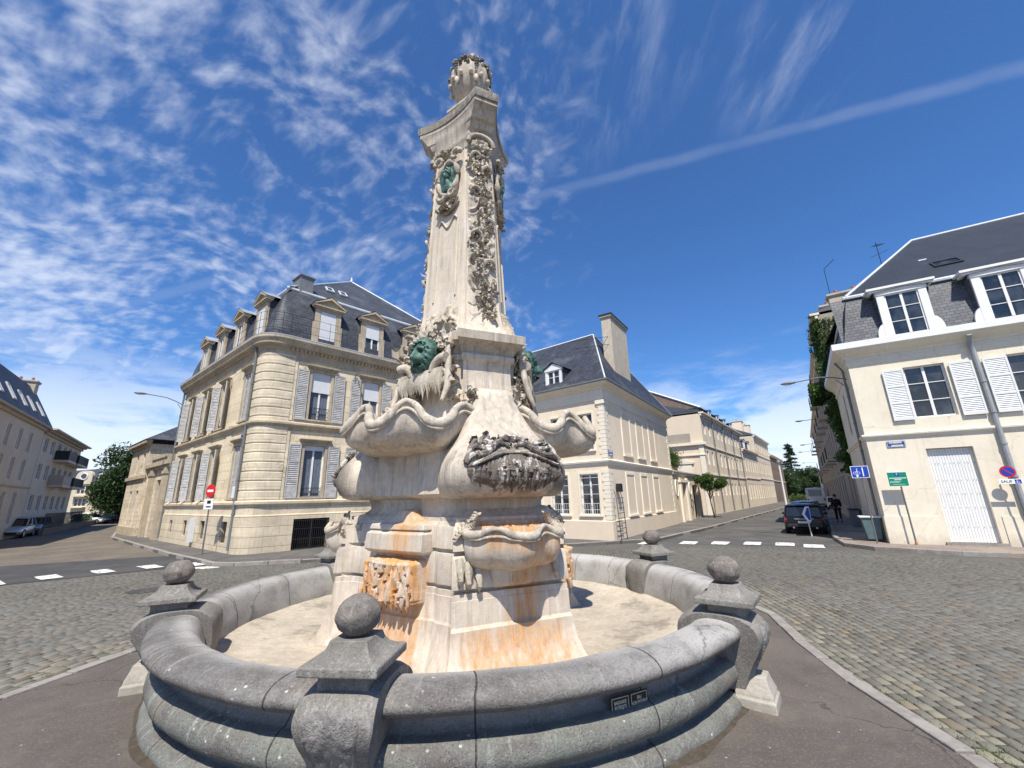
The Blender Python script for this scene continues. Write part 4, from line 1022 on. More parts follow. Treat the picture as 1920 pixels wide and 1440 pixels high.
def shutter(par,f,x0,x1,z0,z1,m=None,o=.03,slats=26,rails=2,solid=0,open_deg=0):
    b=MB(); e=.055; m=m or M['greypaint']
    B=lambda a,c,d,g,p,q: f.box(b,a,c,d,g,p,q)
    B(x0,x0+e,z0,z1,o,o+.045); B(x1-e,x1,z0,z1,o,o+.045); B(x0+e,x1-e,z0,z0+.10,o+.002,o+.043); B(x0+e,x1-e,z1-.07,z1,o+.002,o+.043)
    for r_ in range(1,rails+1):
        zc=z0+(z1-z0)*r_/(rails+1); B(x0+e,x1-e,zc-.035,zc+.035,o+.002,o+.043)
    zb=z0+.10
    if solid: B(x0+e,x1-e,z0+.1,z0+solid,o+.008,o+.034); zb=z0+solid
    n=max(4,int(slats*(z1-zb)/(z1-z0)))
    for i in range(n):
        z=zb+(z1-.07-zb)*(i+.15)/n; h=(z1-.07-zb)/n*.95
        b.add([f(x0+e,z+h*1.05,o+.008),f(x1-e,z+h*1.05,o+.008),f(x1-e,z,o+.038),f(x0+e,z,o+.038),f(x1-e,z+h*.85,o+.003),f(x0+e,z+h*.85,o+.003),f(x1-e,z-.006,o+.030),f(x0+e,z-.006,o+.030)],[(0,1,2,3),(5,4,6,7),(3,2,6,7)])
    return b.build('shutter',m,par,fix=False)
def rail(par,f,x0,x1,z0,z1,o=.02,n=12,name='balcony_rail',m=None,th=.012):
    b=MB()
    for z in (z0,z1): f.box(b,x0,x1,z-th,z+th,o-th,o+th)
    for i in range(n+1): x=x0+(x1-x0)*i/n; b.tube([f(x,z0,o),f(x,z1,o)],th*.6,5)
    for i in range(n):
        x=x0+(x1-x0)*(i+.5)/n; zc=z0+(z1-z0)*.28; q=(x1-x0)/n*.45
        b.tube([f(x+q*math.cos(k*PI/4),zc+q*math.sin(k*PI/4),o) for k in range(9)],th*.5,4)
    return b.build(name,m or M['black'],par,fix=False)
def surround(b,f,x0,x1,z0,z1,w=.14,o=.05,head=.0,hood=0,sill=.08):
    f.box(b,x0-w,x0,z0,z1,.0,o); f.box(b,x1,x1+w,z0,z1,.0,o); f.box(b,x0-w,x1+w,z1,z1+w,.0,o)
    if hood:
        f.box(b,x0-w-.05,x1+w+.05,z1+w,z1+w+.06,0,o+.05); f.box(b,x0-w-.12,x1+w+.12,z1+w+.06,z1+w+.13,0,o+.13); f.box(b,x0-w-.16,x1+w+.16,z1+w+.13,z1+w+.17,0,o+.17)
    if sill: f.box(b,x0-w-.03,x1+w+.03,z0-sill,z0,0,o+.06)
def pipe(par,pts,r=.05,m=None,name='downpipe',rings_=1):
    b=MB(); b.tube(pts,r,8)
    A,B=Vector(pts[-2]),Vector(pts[-1])
    for i in range(1,6):
        p=A.lerp(B,i/6); b.lathe(p-Vector((0,0,.03)),[(r*1.25,0),(r*1.25,.06)],10)
    return b.build(name,m or M['zincpipe'],par,smooth=40)
def antenna(par,p,h=1.6,yag=True,s=1.,rot=0.):
    b=MB(); p=Vector(p); b.tube([p,p+Vector((0,0,h))],.018*s,5)
    if yag:
        t0=p+Vector((0,0,h*.9)); d=Vector((math.cos(rot),math.sin(rot),.32)).normalized(); e=Vector((-math.sin(rot),math.cos(rot),0))
        b.tube([t0-d*.35*s,t0+d*.75*s],.012*s,4)
        for i in range(7): c=t0+d*(-.3+.16*i)*s; b.tube([c-e*.16*s,c+e*.16*s],.007*s,4)
        c=p+Vector((0,0,h*.6)); b.tube([c-e*.4*s,c+e*.4*s],.01*s,4); b.tube([c-e*.4*s-d*.12,c-e*.4*s+d*.12],.008,4)
    return b.build('antenna',M['black'],par,fix=False)
def chimney(par,f,x0,x1,o0,o1,z0,z1,m,pots=3,name='chimney',potm=None,cap=.12):
    b=MB(); f.box(b,x0,x1,z0,z1-cap*1.6,o0,o1); f.box(b,x0-.06,x1+.06,z1-cap*1.6,z1-cap,o0-.06,o1+.06); f.box(b,x0-.10,x1+.10,z1-cap,z1,o0-.10,o1+.10)
    c=b.build(name,m,par,bevel=.01)
    for i in range(pots):
        t_=(i+.5)/pots; q=f(x0+(x1-x0)*t_ if x1-x0>o1-o0 else (x0+x1)/2,z1,(o0+o1)/2 if x1-x0>o1-o0 else o0+(o1-o0)*t_)
        b=MB(); b.lathe(q,[(.11,-.01),(.10,.06),(.085,.22),(.10,.25),(.10,.30),(.07,.30)],12); b.build('chimney_pot',potm or M['pot'],c,smooth=40)
    return c
M['pot']=mat('terracotta_pot',(.42,.17,.09),.85,.2,6,.2,30,.2)
M['greystone']=mat('grey_chimney_render',(.50,.44,.35),.9,.12,2,.3,30,.2,streak=.5,dirt=(.2,.17,.14))
def skylight(par,a,bv,c,m=None,n_=None,name='skylight'):
    """a corner, bv and c edge vectors on the roof plane"""
    a,bv,c=Vector(a),Vector(bv),Vector(c); n=bv.cross(c).normalized()
    if n.z<0: n=-n
    b=MB(); e=.07; bu=bv.normalized(); cu=c.normalized(); q=n*.09
    b.box(a,bv,cu*e,q); b.box(a+c-cu*e,bv,cu*e,q); b.box(a+cu*e,bu*e,c-cu*2*e,q); b.box(a+bv-bu*e+cu*e,bu*e,c-cu*2*e,q)
    o=b.build(name,m or M['black'],par); b=MB(); b.quad(*[p+n*.06 for p in (a,a+bv,a+bv+c,a+c)]); b.build('pane',M['glass'],o,fix=False); return o
# ================================================================ MANSION on the left corner
P0=(-11.56,18.6)
ml=empty('corner_mansion',(P0[0],P0[1],0),'golden stone mansion with a rounded corner, slate mansard roof and weathered grey shutters','building')
LL=Fr(P0,140.3); LR=Fr(P0,46); LLn=13.5; LRn=12.2
def arc(r0,r1,n=9):
    A=LL(r0,0); B=LR(r1,0); Cc=Vector((P0[0],P0[1],0)); return [((1-t_)**2*A+2*t_*(1-t_)*Cc+t_*t_*B) for t_ in [i/n for i in range(n+1)]]
PA=[LL(LLn,0)]+arc(.80,.80)+[LR(LRn,0)]
PA=[(p.x,p.y) for p in PA]
lw=[(1.55,2.35),(4.75,5.75),(7.85,8.85),(10.85,11.75)]
hl=[(a,c,2.42,4.85) for a,c in lw]; hu=[(a,c,6.05,8.45) for a,c in lw]
rw=[(2.15,3.12),(4.87,5.84),(7.6,8.57),(10.3,11.27)]
rl=[(a,c,2.42,4.85) for a,c in rw]; ru=[(a,c,6.10,8.55) for a,c in rw]
b=MB(); wall(b,LL,.80,LLn,2.3,9.4,hl+hu); wall(b,LR,.80,LRn,2.3,9.4,rl+ru)
b.quad(LL(LLn,0),LL(LLn,9.9),LL(LLn,9.9,-9),LL(LLn,0,-9)); b.quad(LR(LRn,0),LR(LRn,9.9),LR(LRn,9.9,-9),LR(LRn,0,-9))
b.build('wall',M['Lstone'],ml,fix=False)
b=MB(); bl=[(1.65,2.45,.50,1.42),(4.85,5.6,.55,1.4),(7.95,8.65,.6,1.38),(10.9,11.5,.65,1.35)]
wall(b,LL,.80,LLn,-.1,1.62,bl,.30,.10); wall(b,LR,.80,LRn,-.1,1.62,[(1.98,3.62,.12,1.46),(4.75,6.2,.12,1.46),(8.,9.2,.5,1.4)],.35,.10)
sweep(b,[(p.x,p.y) for p in arc(.80,.80)],[(.10,-.1),(.10,1.62)])
sweep(b,PA,[(.10,1.62),(.10,1.66),(.05,1.70),(.05,2.10),(.09,2.12),(.16,2.16),(.17,2.26),(.10,2.31),(.0,2.33)]); b.build('plinth',M['Lplinth'],ml,fix=False)
b=MB(); sweep(b,PA,[(.15,-.1),(.15,.42),(.10,.46)]) if False else None
# rounded rusticated corner
pr=[]; z=2.33; zs_=[]
while z<9.1:
    top=min(z+.40,9.2); pr+=[(.02,z),(.055,z+.03),(.06,top-.04),(.02,top-.01)]; z+=.42
b=MB(); AP=[LL(1.15,0)]+arc(.80,.80,14)+[LR(1.28,0)]
sweep(b,[(p.x,p.y) for p in AP],[(0,2.33)]+pr+[(0,9.3)]); b.build('rusticated_corner',M['Lrust'],ml,smooth=30,fix=False)
b=MB()
sweep(b,PA,[(.0,5.50),(.04,5.52),(.04,5.62),(.09,5.66),(.16,5.74),(.18,5.76),(.18,5.84),(.06,5.92),(0,5.95)]); b.build('string_course',M['Ltrim'],ml,smooth=25,fix=False)
b=MB(); sweep(b,PA,[(0,8.98),(.05,9.0),(.05,9.10),(.03,9.12),(.03,9.32),(.10,9.38),(.10,9.50),(.14,9.52),(.34,9.60),(.36,9.70),(.42,9.78),(.46,9.86),(.46,9.95),(.1,10.02),(-.1,10.05)])
for f_,n_ in ((LL,LLn),(LR,LRn)):
    x=1.0
    while x<n_-.2: f_.box(b,x,x+.10,9.385,9.515,.10,.21); x+=.20
b.build('cornice',M['Ltrim'],ml,smooth=25,fix=False)
# window dressings, windows, shutters
for f_,low,up,spec in ((LL,hl,hu,0),(LR,rl,ru,1)):
    for i,(a,c,d,e) in enumerate(low+up):
        isup=i>=len(low)
        b=MB(); surround(b,f_,a,c,d,e,.13,.045,hood=1,sill=.07); 
        b.box(f_(a-.45,e+.14,0),f_.u*.10,f_.n*.09,Vector((0,0,.0)) if 0 else Vector((0,0,-.35))) if isup else None
        b.build('window_surround',M['Ltrim'],ml,fix=False)
        if spec:
            if isup: w=window(ml,f_,a,c,d,e,rows=1,blind=.42,curtain=True); rail(ml,f_,a+.0,c,d+.05,d+.62,o=-.04)
            else: w=window(ml,f_,a,c,d,e,rows=1,blind=.10,curtain=(i==0)); rail(ml,f_,a+.0,c,d+.05,d+.42,o=-.04)
            sw=.54
            for (p,q) in ((a-.17-sw,a-.17+.0),(c+.17-.02,c+.17+sw)):
                if not (i%len(low)==3 and p>c): shutter(ml,f_,p,q,d-.05,e+.02,M['greypaint'],.055,28,2,0 if isup else .55)
        else:
            if i%len(low)==0:     # this bay is closed
                xm=(a+c)/2; shutter(ml,f_,a+.01,xm-.01,d+.02,e-.02,M['greypaint'],-.07,28,2,0 if isup else .5); shutter(ml,f_,xm+.01,c-.01,d+.02,e-.02,M['greypaint'],-.07,28,2,0 if isup else .5)
                b=MB(); b.quad(f_(a,d,-.2),f_(c,d,-.2),f_(c,e,-.2),f_(a,e,-.2)); b.build('backing',M['void'],ml,fix=False)
            else:
                window(ml,f_,a,c,d,e,rows=1,blind=.3 if isup else 0,curtain=True)
                rail(ml,f_,a,c,d+.05,d+.5,o=-.04)
                for (p,q,sg) in ((a-.14,a-.14-.50,-1),(c+.14,c+.14+.50,1)):   # leaves folded at an angle to the wall
                    g=f_.sub(p,.06,f_.az,None); an=R(f_.az)+(-sg)*0; 
                    dirv=(f_.u*sg*math.cos(R(28))+f_.n*math.sin(R(28))); az_=math.degrees(math.atan2(dirv.y,dirv.x)); q0=f_(p,0,.06)
                    g=Fr((q0.x,q0.y),az_,(q0.x+f_.n.x*5,q0.y+f_.n.y*5)); shutter(ml,g,.0,.50,d-.02,e,M['greypaint'],0,28,2,0 if isup else .5)
# flat pilasters between bays
for x in (3.5,6.8,9.8,12.6):
    for z0_,z1_ in ((2.34,5.48),(5.97,8.95)): b=MB(); LL.box(b,x-.35,x+.35,z0_,z1_,0,.035); b.build('flat_pilaster',M['Lstone'],ml,fix=False)
for z0_,z1_ in ((2.34,5.48),(5.97,8.95)): b=MB(); LR.box(b,1.30,1.42,z0_,z1_,0,.05); b.build('flat_pilaster',M['Lstone'],ml,fix=False)
for (a,c,d,e) in bl:
    b=MB(); b.quad(LL(a,d,-.18),LL(c,d,-.18),LL(c,e,-.18),LL(a,e,-.18)); w=b.build('basement_window',M['wood'] if a<3 else M['void'],ml,fix=False)
    b=MB()
    for i in range(5): x=a+.08+(c-a-.16)*i/4; b.tube([LL(x,d,0),LL(x,e,0)],.012,5)
    b.build('window_bars',M['black'],w,fix=False)
for (a,c,d,e) in ((1.98,3.62,.12,1.46),(4.75,6.2,.12,1.46),(8.,9.2,.5,1.4)):
    b=MB(); b.quad(LR(a,d,-.24),LR(c,d,-.24),LR(c,e,-.24),LR(a,e,-.24)); w=b.build('basement_opening',M['void'],ml,fix=False)
    b=MB()
    n_=18
    for i in range(n_+1): x=a+(c-a)*i/n_; b.tube([LR(x,d,.06),LR(x,e,.06)],.010,5)
    for z_ in (d+.05,d+.45,d+.9,e-.08): LR.box(b,a,c,z_-.012,z_+.012,.045,.075)
    LR.box(b,(a+c)/2-.03,(a+c)/2+.03,d,e,.04,.08)
    b.build('iron_grille',M['black'],w,fix=False)
# mansard
sl=slate(93,.15,(.052,.058,.072))
b=MB(); MP=[(.10,10.0),(.05,10.06),(.0,10.12)]; 
for i in range(13):
    t_=i/12; MP.append((-.04-.92*t_**1.7,10.15+3.05*t_-.10*t_**6))
sweep(b,PA,MP); rf=b.build('mansard_roof',sl,ml,smooth=40,fix=False)
b=MB(); sweep(b,PA,[(-.92,13.04),(-.86,13.10),(-.86,13.17),(-.98,13.24),(-1.1,13.24)]); b.build('zinc_roll',M['leadedge'],rf,smooth=40,fix=False)
b=MB(); sweep(b,PA,[(.46,9.95),(.47,10.0),(.42,10.04),(.1,10.09)]); b.build('gutter',M['zinc'],ml,smooth=40,fix=False)
A_=LR(6.1,17.35,-5.6); Bk=A_+LL.u*3.2
br=[Vector((LL(LLn-.95,0).x,0,0))]
c1=LL(.0,13.2,-.98)+LR.n*-.0; 
PBc=[]
bb=MB()
def inset_path(d,z):
    P=[Vector((p[0],p[1],0)) for p in PA]; out=[]
    for i in range(len(P)):
        a=(P[i]-P[i-1]).normalized() if i else None; c=(P[i+1]-P[i]).normalized() if i<len(P)-1 else None
        na=Vector((a.y,-a.x,0)) if a else None; nc=Vector((c.y,-c.x,0)) if c else None
        n=nc if na is None else na if nc is None else (na+nc)/max(.3,(na+nc).length_squared/2)
        out.append(P[i]+n*d+Vector((0,0,z)))
    return out
ip=inset_path(-.98,13.2); ip[0]=ip[0]-LL.u*.95; ip[-1]=ip[-1]-LR.u*.95
n_=len(ip); vs=ip+[A_,Bk]
fs=[(0,1,n_,n_+1)]+[(i,i+1,n_) for i in range(1,n_-1)]
farR=ip[-1]+(-LR.n)*9.3; farL=ip[0]+(-LL.n)*9.3
vs+= [farR,farL]; fs+=[(n_-1,n_+2,n_),(n_+2,n_+3,n_+1,n_),(n_+3,0,n_+1)]
bb.add(vs,fs); up=bb.build('upper_roof',sl,ml,fix=False)
b=MB(); b.tube([ip[5],A_],.07,6); b.tube([A_,Bk],.07,6); b.tube([ip[-1],A_],.05,6); b.tube([A_,farR],.08,6); b.tube([A_,A_+Vector((0,0,.35))],[.10,.02],6); b.build('ridge_zinc',M['leadedge'],up,smooth=60,fix=False)
for x in (3.2,4.0): skylight(up,LR(x,14.25,-2.1),LR.u*.45,(A_-ip[8]).normalized()*.01+Vector((-LR.n.x*.42,-LR.n.y*.42,.40)),M['leadedge'])
# dormers
def dormer(par,f,xc,w=.86,z0=10.12,zt=11.95,o=-.02,back=1.5,rm=None,blind=.45,bars=1):
    x0,x1=xc-w/2,xc+w/2; s=.24; b=MB()
    f.box(b,x0-s,x0,z0,zt+.12,o-.14,o); f.box(b,x1,x1+s,z0,zt+.12,o-.14,o); f.box(b,x0,x1,zt,zt+.12,o-.14,o)
    f.box(b,x0-s-.10,x0-s,z0,z0+1.15,o-.10,o-.02); f.box(b,x1+s,x1+s+.10,z0,z0+1.15,o-.10,o-.02)
    f.box(b,x0-s-.08,x1+s+.08,zt+.12,zt+.20,o-.16,o+.08); f.box(b,x0-s-.15,x1+s+.15,zt+.20,zt+.27,o-.2,o+.15)
    hh=.46; W_=w/2+s+.17
    b.prism([f(xc-W_,zt+.27,o+.02),f(xc+W_,zt+.27,o+.02),f(xc,zt+.27+hh,o+.02)],f.n*-.25)
    for sg in(-1,1):
        b.prism([f(xc+sg*W_,zt+.275,o+.17),f(xc+sg*W_,zt+.35,o+.17),f(xc,zt+.35+hh+.03,o+.17),f(xc,zt+.27+hh-.04,o+.17)],f.n*-.4)
    d=b.build('dormer',M['Ltrim'],par,fix=True)
    b=MB(); W2=w/2+s
    b.quad(f(xc-W2,z0,o-.12),f(xc-W2,zt+.27,o-.12),f(xc-W2,zt+.27,o-back),f(xc-W2,z0,o-back)); b.quad(f(xc+W2,z0,o-.12),f(xc+W2,zt+.27,o-.12),f(xc+W2,zt+.27,o-back),f(xc+W2,z0,o-back))
    b.build('dormer_cheek',rm or sl,d,fix=False)
    b=MB(); 
    for sg in(-1,1): b.quad(f(xc+sg*(W_+.03),zt+.36,o+.19),f(xc,zt+.37+hh+.04,o+.19),f(xc,zt+.37+hh+.04,o-back-.5),f(xc+sg*(W_+.03),zt+.36,o-back-.2))
    b.build('dormer_roof',M['zinc'],d,fix=False)
    b=MB(); 
    fr=.06
    f.box(b,x0,x0+fr,z0,zt,o-.10,o-.05); f.box(b,x1-fr,x1,z0,zt,o-.10,o-.05); f.box(b,x0+fr,x1-fr,zt-fr,zt,o-.10,o-.05); f.box(b,xc-.04,xc+.04,z0,zt-fr,o-.10,o-.05); f.box(b,x0+fr,x1-fr,z0,z0+fr,o-.10,o-.05)
    b.build('window_frame',M['white'],d); b=MB(); b.quad(f(x0,z0,o-.105),f(x1,z0,o-.105),f(x1,zt,o-.105),f(x0,zt,o-.105)); b.build('pane',M['glass'],d,fix=False)
    if blind: b=MB(); f.box(b,x0+.03,x1-.03,zt-(zt-z0)*blind,zt-.03,o-.045,o-.02); b.build('roller_blind',M['blind'],d)
    return d
for x,bl_ in ((1.6,.8),(4.65,.0),(7.75,0),(10.8,0)): dormer(ml,LL,x,blind=bl_)
for x,bl_ in ((2.68,.85),(5.22,.45),(7.9,0),(10.5,0)): dormer(ml,LR,x,blind=bl_)
# roof-edge railing round the corner
b=MB(); rp=[LL(3.0,0)]+arc(.8,.8,10)+[LR(3.6,0)]
P=[]
for i,p in enumerate(rp):
    a=(rp[i]-rp[i-1]).normalized() if i else None; c=(rp[i+1]-rp[i]).normalized() if i<len(rp)-1 else None
    na=Vector((a.y,-a.x,0)) if a else None; nc=Vector((c.y,-c.x,0)) if c else None
    n=nc if na is None else na if nc is None else (na+nc).normalized()
    P.append(p+n*.40)
Pd=[]
for A,B in zip(P[:-1],P[1:]):
    k=max(1,int((B-A).length/.45)); Pd+=[A.lerp(B,i/k) for i in range(k)]
Pd.append(P[-1])
for z in (10.35,10.75,11.15): b.tube([p+Vector((0,0,z)) for p in Pd],.009,5)
for p in Pd[::2]: b.tube([p+Vector((0,0,9.98)),p+Vector((0,0,11.17))],.010,5)
b.build('roof_railing',M['black'],ml,fix=False)
b=MB(); LL.box(b,.75,1.75,12.6,14.05,-2.1,-1.4); LL.box(b,.68,1.82,14.05,14.12,-2.17,-1.33); LL.box(b,.80,1.70,12.4,12.62,-2.2,-1.3); b.build('chimney',M['zincpipe'],ml)
pipe(ml,[LL(.98,9.75,.40),LL(.98,9.5,.2),LL(.98,9.2,.13),LL(.98,.25,.14)],.055)
pipe(ml,[LL(LLn-.12,9.75,.40),LL(LLn-.12,9.4,.15),LL(LLn-.12,.25,.14)],.055)
b=MB(); LL.box(b,1.02,1.32,2.45,2.95,.07,.20); b.build('meter_box',M['white'],ml)
M['enamel']=mat('blue_enamel',(.02,.06,.22),.35,.1,4,.05,30,.5)
b=MB(); LL.box(b,1.12,1.62,5.1,5.34,.05,.075); b.build('street_name_plate',M['enamel'],ml)
b=MB(); LL.box(b,6.3,6.75,.35,1.5,.11,.27); b.build('meter_cabinet',M['blind'],ml)
# ---- gateway and pavilion further along the left street
gw=empty('gateway_pavilion',(LL(LLn+.1,0).x,LL(LLn+.1,0).y,0),'pale stone gateway and small slate roofed pavilion joined to the far end of the mansion','building')
b=MB(); wall(b,LL,LLn+.02,20.2,-.1,5.0,[(15.2,17.4,-.1,3.9)],.6,-.02); wall(b,LL,20.2,26.4,-.1,6.7,[(21.2,22.1,.9,3.3),(23.6,24.5,.9,3.3),(21.2,22.1,4.6,6.2),(23.6,24.5,4.6,6.2)],.25,.25)
b.quad(LL(20.2,-.1,.25),LL(20.2,6.7,.25),LL(20.2,6.7,-6),LL(20.2,-.1,-6)); b.quad(LL(26.4,-.1,.25),LL(26.4,6.7,.25),LL(26.4,6.7,-6),LL(26.4,-.1,-6))
b.build('wall',M['oldwall'],gw,fix=False)
b=MB()
for x in (14.2,18.0): LL.box(b,x,x+.8,-.1,4.6,-.02,.22); LL.box(b,x-.05,x+.85,4.2,4.4,-.02,.28)
LL.box(b,13.6,20.2,4.6,4.8,0,.18); LL.box(b,13.6,20.2,4.8,5.05,0,.32); LL.box(b,14.0,19.0,5.05,5.3,-.3,.22); LL.box(b,14.4,18.6,5.3,5.5,-.3,.3)
LL.box(b,20.1,26.5,4.15,4.4,.22,.42); LL.box(b,20.1,26.5,6.55,6.75,.22,.42); LL.box(b,20.0,26.6,6.75,7.0,.2,.6); LL.box(b,20.2,26.4,-.1,.7,.25,.33)
b.build('cornice',M['Ltrim'],gw,fix=False)
b=MB(); LL.box(b,15.2,16.28,0,3.9,-.5,-.42); LL.box(b,16.32,17.4,0,3.9,-.5,-.42); b.build('carriage_door',M['wood'],gw)
for (a,c,d,e) in ((21.2,22.1,.9,3.3),(23.6,24.5,.9,3.3),(21.2,22.1,4.6,6.2),(23.6,24.5,4.6,6.2)): window(gw,LL,a,c,d,e,o=.1,rows=3)
b=MB(); ap=LL(23.3,9.4,-3); E_=[LL(19.8,7.0,.65),LL(26.8,7.0,.65),LL(26.8,7.0,-6.4),LL(19.8,7.0,-6.4)]
b.add(E_+[ap],[(0,1,4),(1,2,4),(2,3,4),(3,0,4)]); b.build('roof',sl,gw,fix=False)
# ================================================================ MIDDLE HOUSE
PM=(4.63,20.92); MR=Fr(PM,56.4); MF=Fr(PM,140)
mh=empty('middle_house',(PM[0],PM[1],0),'pale cream house with blind wall panels, slate hipped roof and one tall slab chimney','building')
MRn=12.6; MFn=10.6
mw=[(.57,1.63),(2.35,3.41),(4.13,5.19),(5.9,6.96),(7.7,8.76)]
b=MB(); lo=[(a,c,1.27,3.26) for a,c in mw]; uu=[(a+.12,c-.12,4.45,6.35) for a,c in mw]
wall(b,MF,0,MFn,-.1,7.8,lo+uu); pan=[(2.45,3.95),(4.95,6.4),(7.5,8.92)]
wall(b,MR,0,MRn,-.1,7.8)
b.quad(MR(MRn,-.1),MR(MRn,7.8),MR(MRn,7.8,-9),MR(MRn,-.1,-9)); b.quad(MF(MFn,-.1),MF(MFn,7.8),MF(MFn,7.8,-9),MF(MFn,-.1,-9))
b.build('wall',M['render2'],mh,fix=False)
PAm=[(p.x,p.y) for p in (MF(MFn,0),MF(0,0),MR(MRn,0))]
b=MB(); sweep(b,PAm,[(.06,-.1),(.06,.98),(.03,1.02),(0,1.02)]); b.build('plinth',M['panel'],mh,fix=False)
b=MB(); sweep(b,PAm,[(0,3.66),(.05,3.68),(.05,3.76),(.11,3.80),(.13,3.88),(.03,3.94),(0,3.96)]); sweep(b,PAm,[(0,6.98),(.05,7.0),(.06,7.12),(.03,7.14),(.03,7.5),(.10,7.56),(.14,7.66),(.42,7.74),(.45,7.86),(.3,7.9),(0,7.92)])
b.build('cornice',M['rendertrim'],mh,fix=False)
b=MB(); sweep(b,PAm,[(.45,7.82),(.52,7.86),(.52,7.93),(.42,7.96),(.3,7.95)]); b.build('gutter',M['zincpipe'],mh,fix=False)
for (x0,x1) in pan:
    for (z0,z1) in ((1.18,3.38),(4.32,6.75)):
        b=MB(); e=.13
        MR.box(b,x0,x0+e,z0,z1,0,.045); MR.box(b,x1-e,x1,z0,z1,0,.045); MR.box(b,x0+e,x1-e,z1-e,z1,0,.045); MR.box(b,x0-.05,x1+.05,z0-.09,z0,0,.11)
        o=b.build('panel_surround',M['rendertrim'],mh); b=MB(); MR.box(b,x0+e,x1-e,z0,z1-e,0,.012); b.build('blind_panel',M['panel'],o)
b=MB()
for k in range(14):                     # long-and-short quoins
    z=1.05+k*.2 if k<13 else 0
for z0,z1 in ((1.05,3.6),(4.0,6.95)):
    b=MB(); z=z0; k=0
    while z<z1-.15:
        w_=.52 if k%2 else .40; MF.box(b,.0,w_*.7,z+.008,z+.192,.0,.028); MR.box(b,-.028,w_,z+.008,z+.192,.0,.028); z+=.2; k+=1
    b.build('quoins',M['rendertrim'],mh)
    b=MB(); z=z0; k=0
    while z<z1-.15: w_=.52 if k%2 else .40; MR.box(b,MRn-w_*.8,MRn,z+.008,z+.192,0,.03); z+=.2; k+=1
    b.build('quoins',M['rendertrim'],mh)
b=MB()
MF.box(b,-.03,.42,6.75,6.95,0,.08); MR.box(b,-.08,.55,6.752,6.948,0,.08)
b.build('quoin_cap',M['rendertrim'],mh)
for (a,c,d,e) in lo+uu:
    b=MB(); surround(b,MF,a,c,d,e,.10,.04,hood=0,sill=.07); b.build('window_surround',M['rendertrim'],mh,fix=False)
    w=window(mh,MF,a,c,d,e,o=-.14,rows=1,curtain=d>2)
    if d<2:
        b=MB()
        for z in (d+.25,d+.55,d+1.,d+1.45,d+1.8): MF.box(b,a,c,z-.01,z+.01,-.05,-.03)
        for i in range(8): x=a+(c-a)*(i+.5)/8; b.tube([MF(x,d+.02,-.04),MF(x,d+.55,-.04)],.008,4)
        b.build('window_bars',M['white'],w,fix=False)
slM=slate(140,.14,(.040,.045,.058)); slM2=slate(56,.14,(.040,.045,.058))
E1=MF(MFn+.2,7.93,.45); E2=MF(0,7.93,.45)+MR.n*.45; E3=MR(MRn+.2,7.93,.45); E4=E1+(E3-E2)
RA=MF(2.7,12.6,-4.6); RB=MF(8.6,12.6,-4.6)
b=MB(); b.quad(E1,E2,RA,RB); b.quad(E3,E4,RB,RA) if 0 else None; r1=b.build('roof',slM,mh,fix=False)
RBk=MR(MRn*.5,12.6,-4.) 
b=MB(); b.add([E2,E3,RA],[(0,1,2)]); b.add([E3,E4,RB,RA],[(0,1,2,3)]); b.add([E4,E1,RB],[(0,1,2)]); b.build('roof',slM2,mh,fix=False)
b=MB(); b.tube([E2,RA],.04,6); b.tube([RA,RB],.07,6); b.tube([RA,E3],.06,6); b.build('ridge_zinc',M['leadedge'],mh,smooth=60,fix=False)
def wdormer(par,f,xc,w,z0,z1,o,back,slm,ped=.30,nm='dormer',fw=.14,rows=3):
    b=MB(); x0,x1=xc-w/2,xc+w/2
    f.box(b,x0-fw,x0,z0,z1,o-.1,o); f.box(b,x1,x1+fw,z0,z1,o-.1,o); f.box(b,x0-fw-.03,x1+fw+.03,z1,z1+.13,o-.12,o+.03)
    if ped:
        b.prism([f(x0-fw-.06,z1+.13,o+.02),f(x1+fw+.06,z1+.13,o+.02),f(xc,z1+.13+ped,o+.02)],f.n*-.12)
    d=b.build(nm,M['white'],par)
    b=MB()
    for s_,x in ((-1,x0-fw),(1,x1+fw)): b.quad(f(x,z0,o-.1),f(x,z1+.13,o-.1),f(x,z1+.13,o-back),f(x,z0,o-.12))
    b.build('dormer_cheek',slm,d,fix=False)
    b=MB(); 
    for s_ in(-1,1):
        xe=xc+s_*(w/2+fw+.12); b.quad(f(xe,z1+.12,o+.10),f(xc,z1+.15+ped+.05,o+.10),f(xc,z1+.15+ped+.05,o-back*1.15),f(xe,z1+.12,o-back))
    b.build('dormer_roof',slm,d,fix=False)
    b=MB(); fr=.055; f.box(b,x0,x0+fr,z0,z1,o-.09,o-.05); f.box(b,x1-fr,x1,z0,z1,o-.09,o-.05); f.box(b,x0+fr,x1-fr,z1-fr,z1,o-.09,o-.05); f.box(b,x0+fr,x1-fr,z0,z0+fr,o-.09,o-.05); f.box(b,xc-.045,xc+.045,z0+fr,z1-fr,o-.09,o-.04)
    for j in range(1,rows): z=z0+(z1-z0)*j/rows; f.box(b,x0+fr,x1-fr,z-.013,z+.013,o-.085,o-.055)
    wf_=b.build('window_frame',M['white'],d); b=MB(); b.quad(f(x0,z0,o-.088),f(x1,z0,o-.088),f(x1,z1,o-.088),f(x0,z1,o-.088)); b.build('pane',M['glass'],d,fix=False)
    return d
for x in (3.0,5.3,7.6): wdormer(mh,MF,x,.82,8.0,9.15,-.05,1.3,slM,.30)
chimney(mh,MR,3.3,6.2,-.95,-.35,7.6,13.0,M['greystone'],0,cap=.10)
b=MB(); MR.box(b,3.18,6.32,12.98,13.10,-1.07,-.23); b.build('chimney_cap',M['black'],mh)
b=MB()
for z in (11.1,11.6): b.tube([MR(3.3,z,-.6),MR(1.7,z-.4,-2.4)],.015,5)
b.build('chimney_stay',M['black'],mh,fix=False)
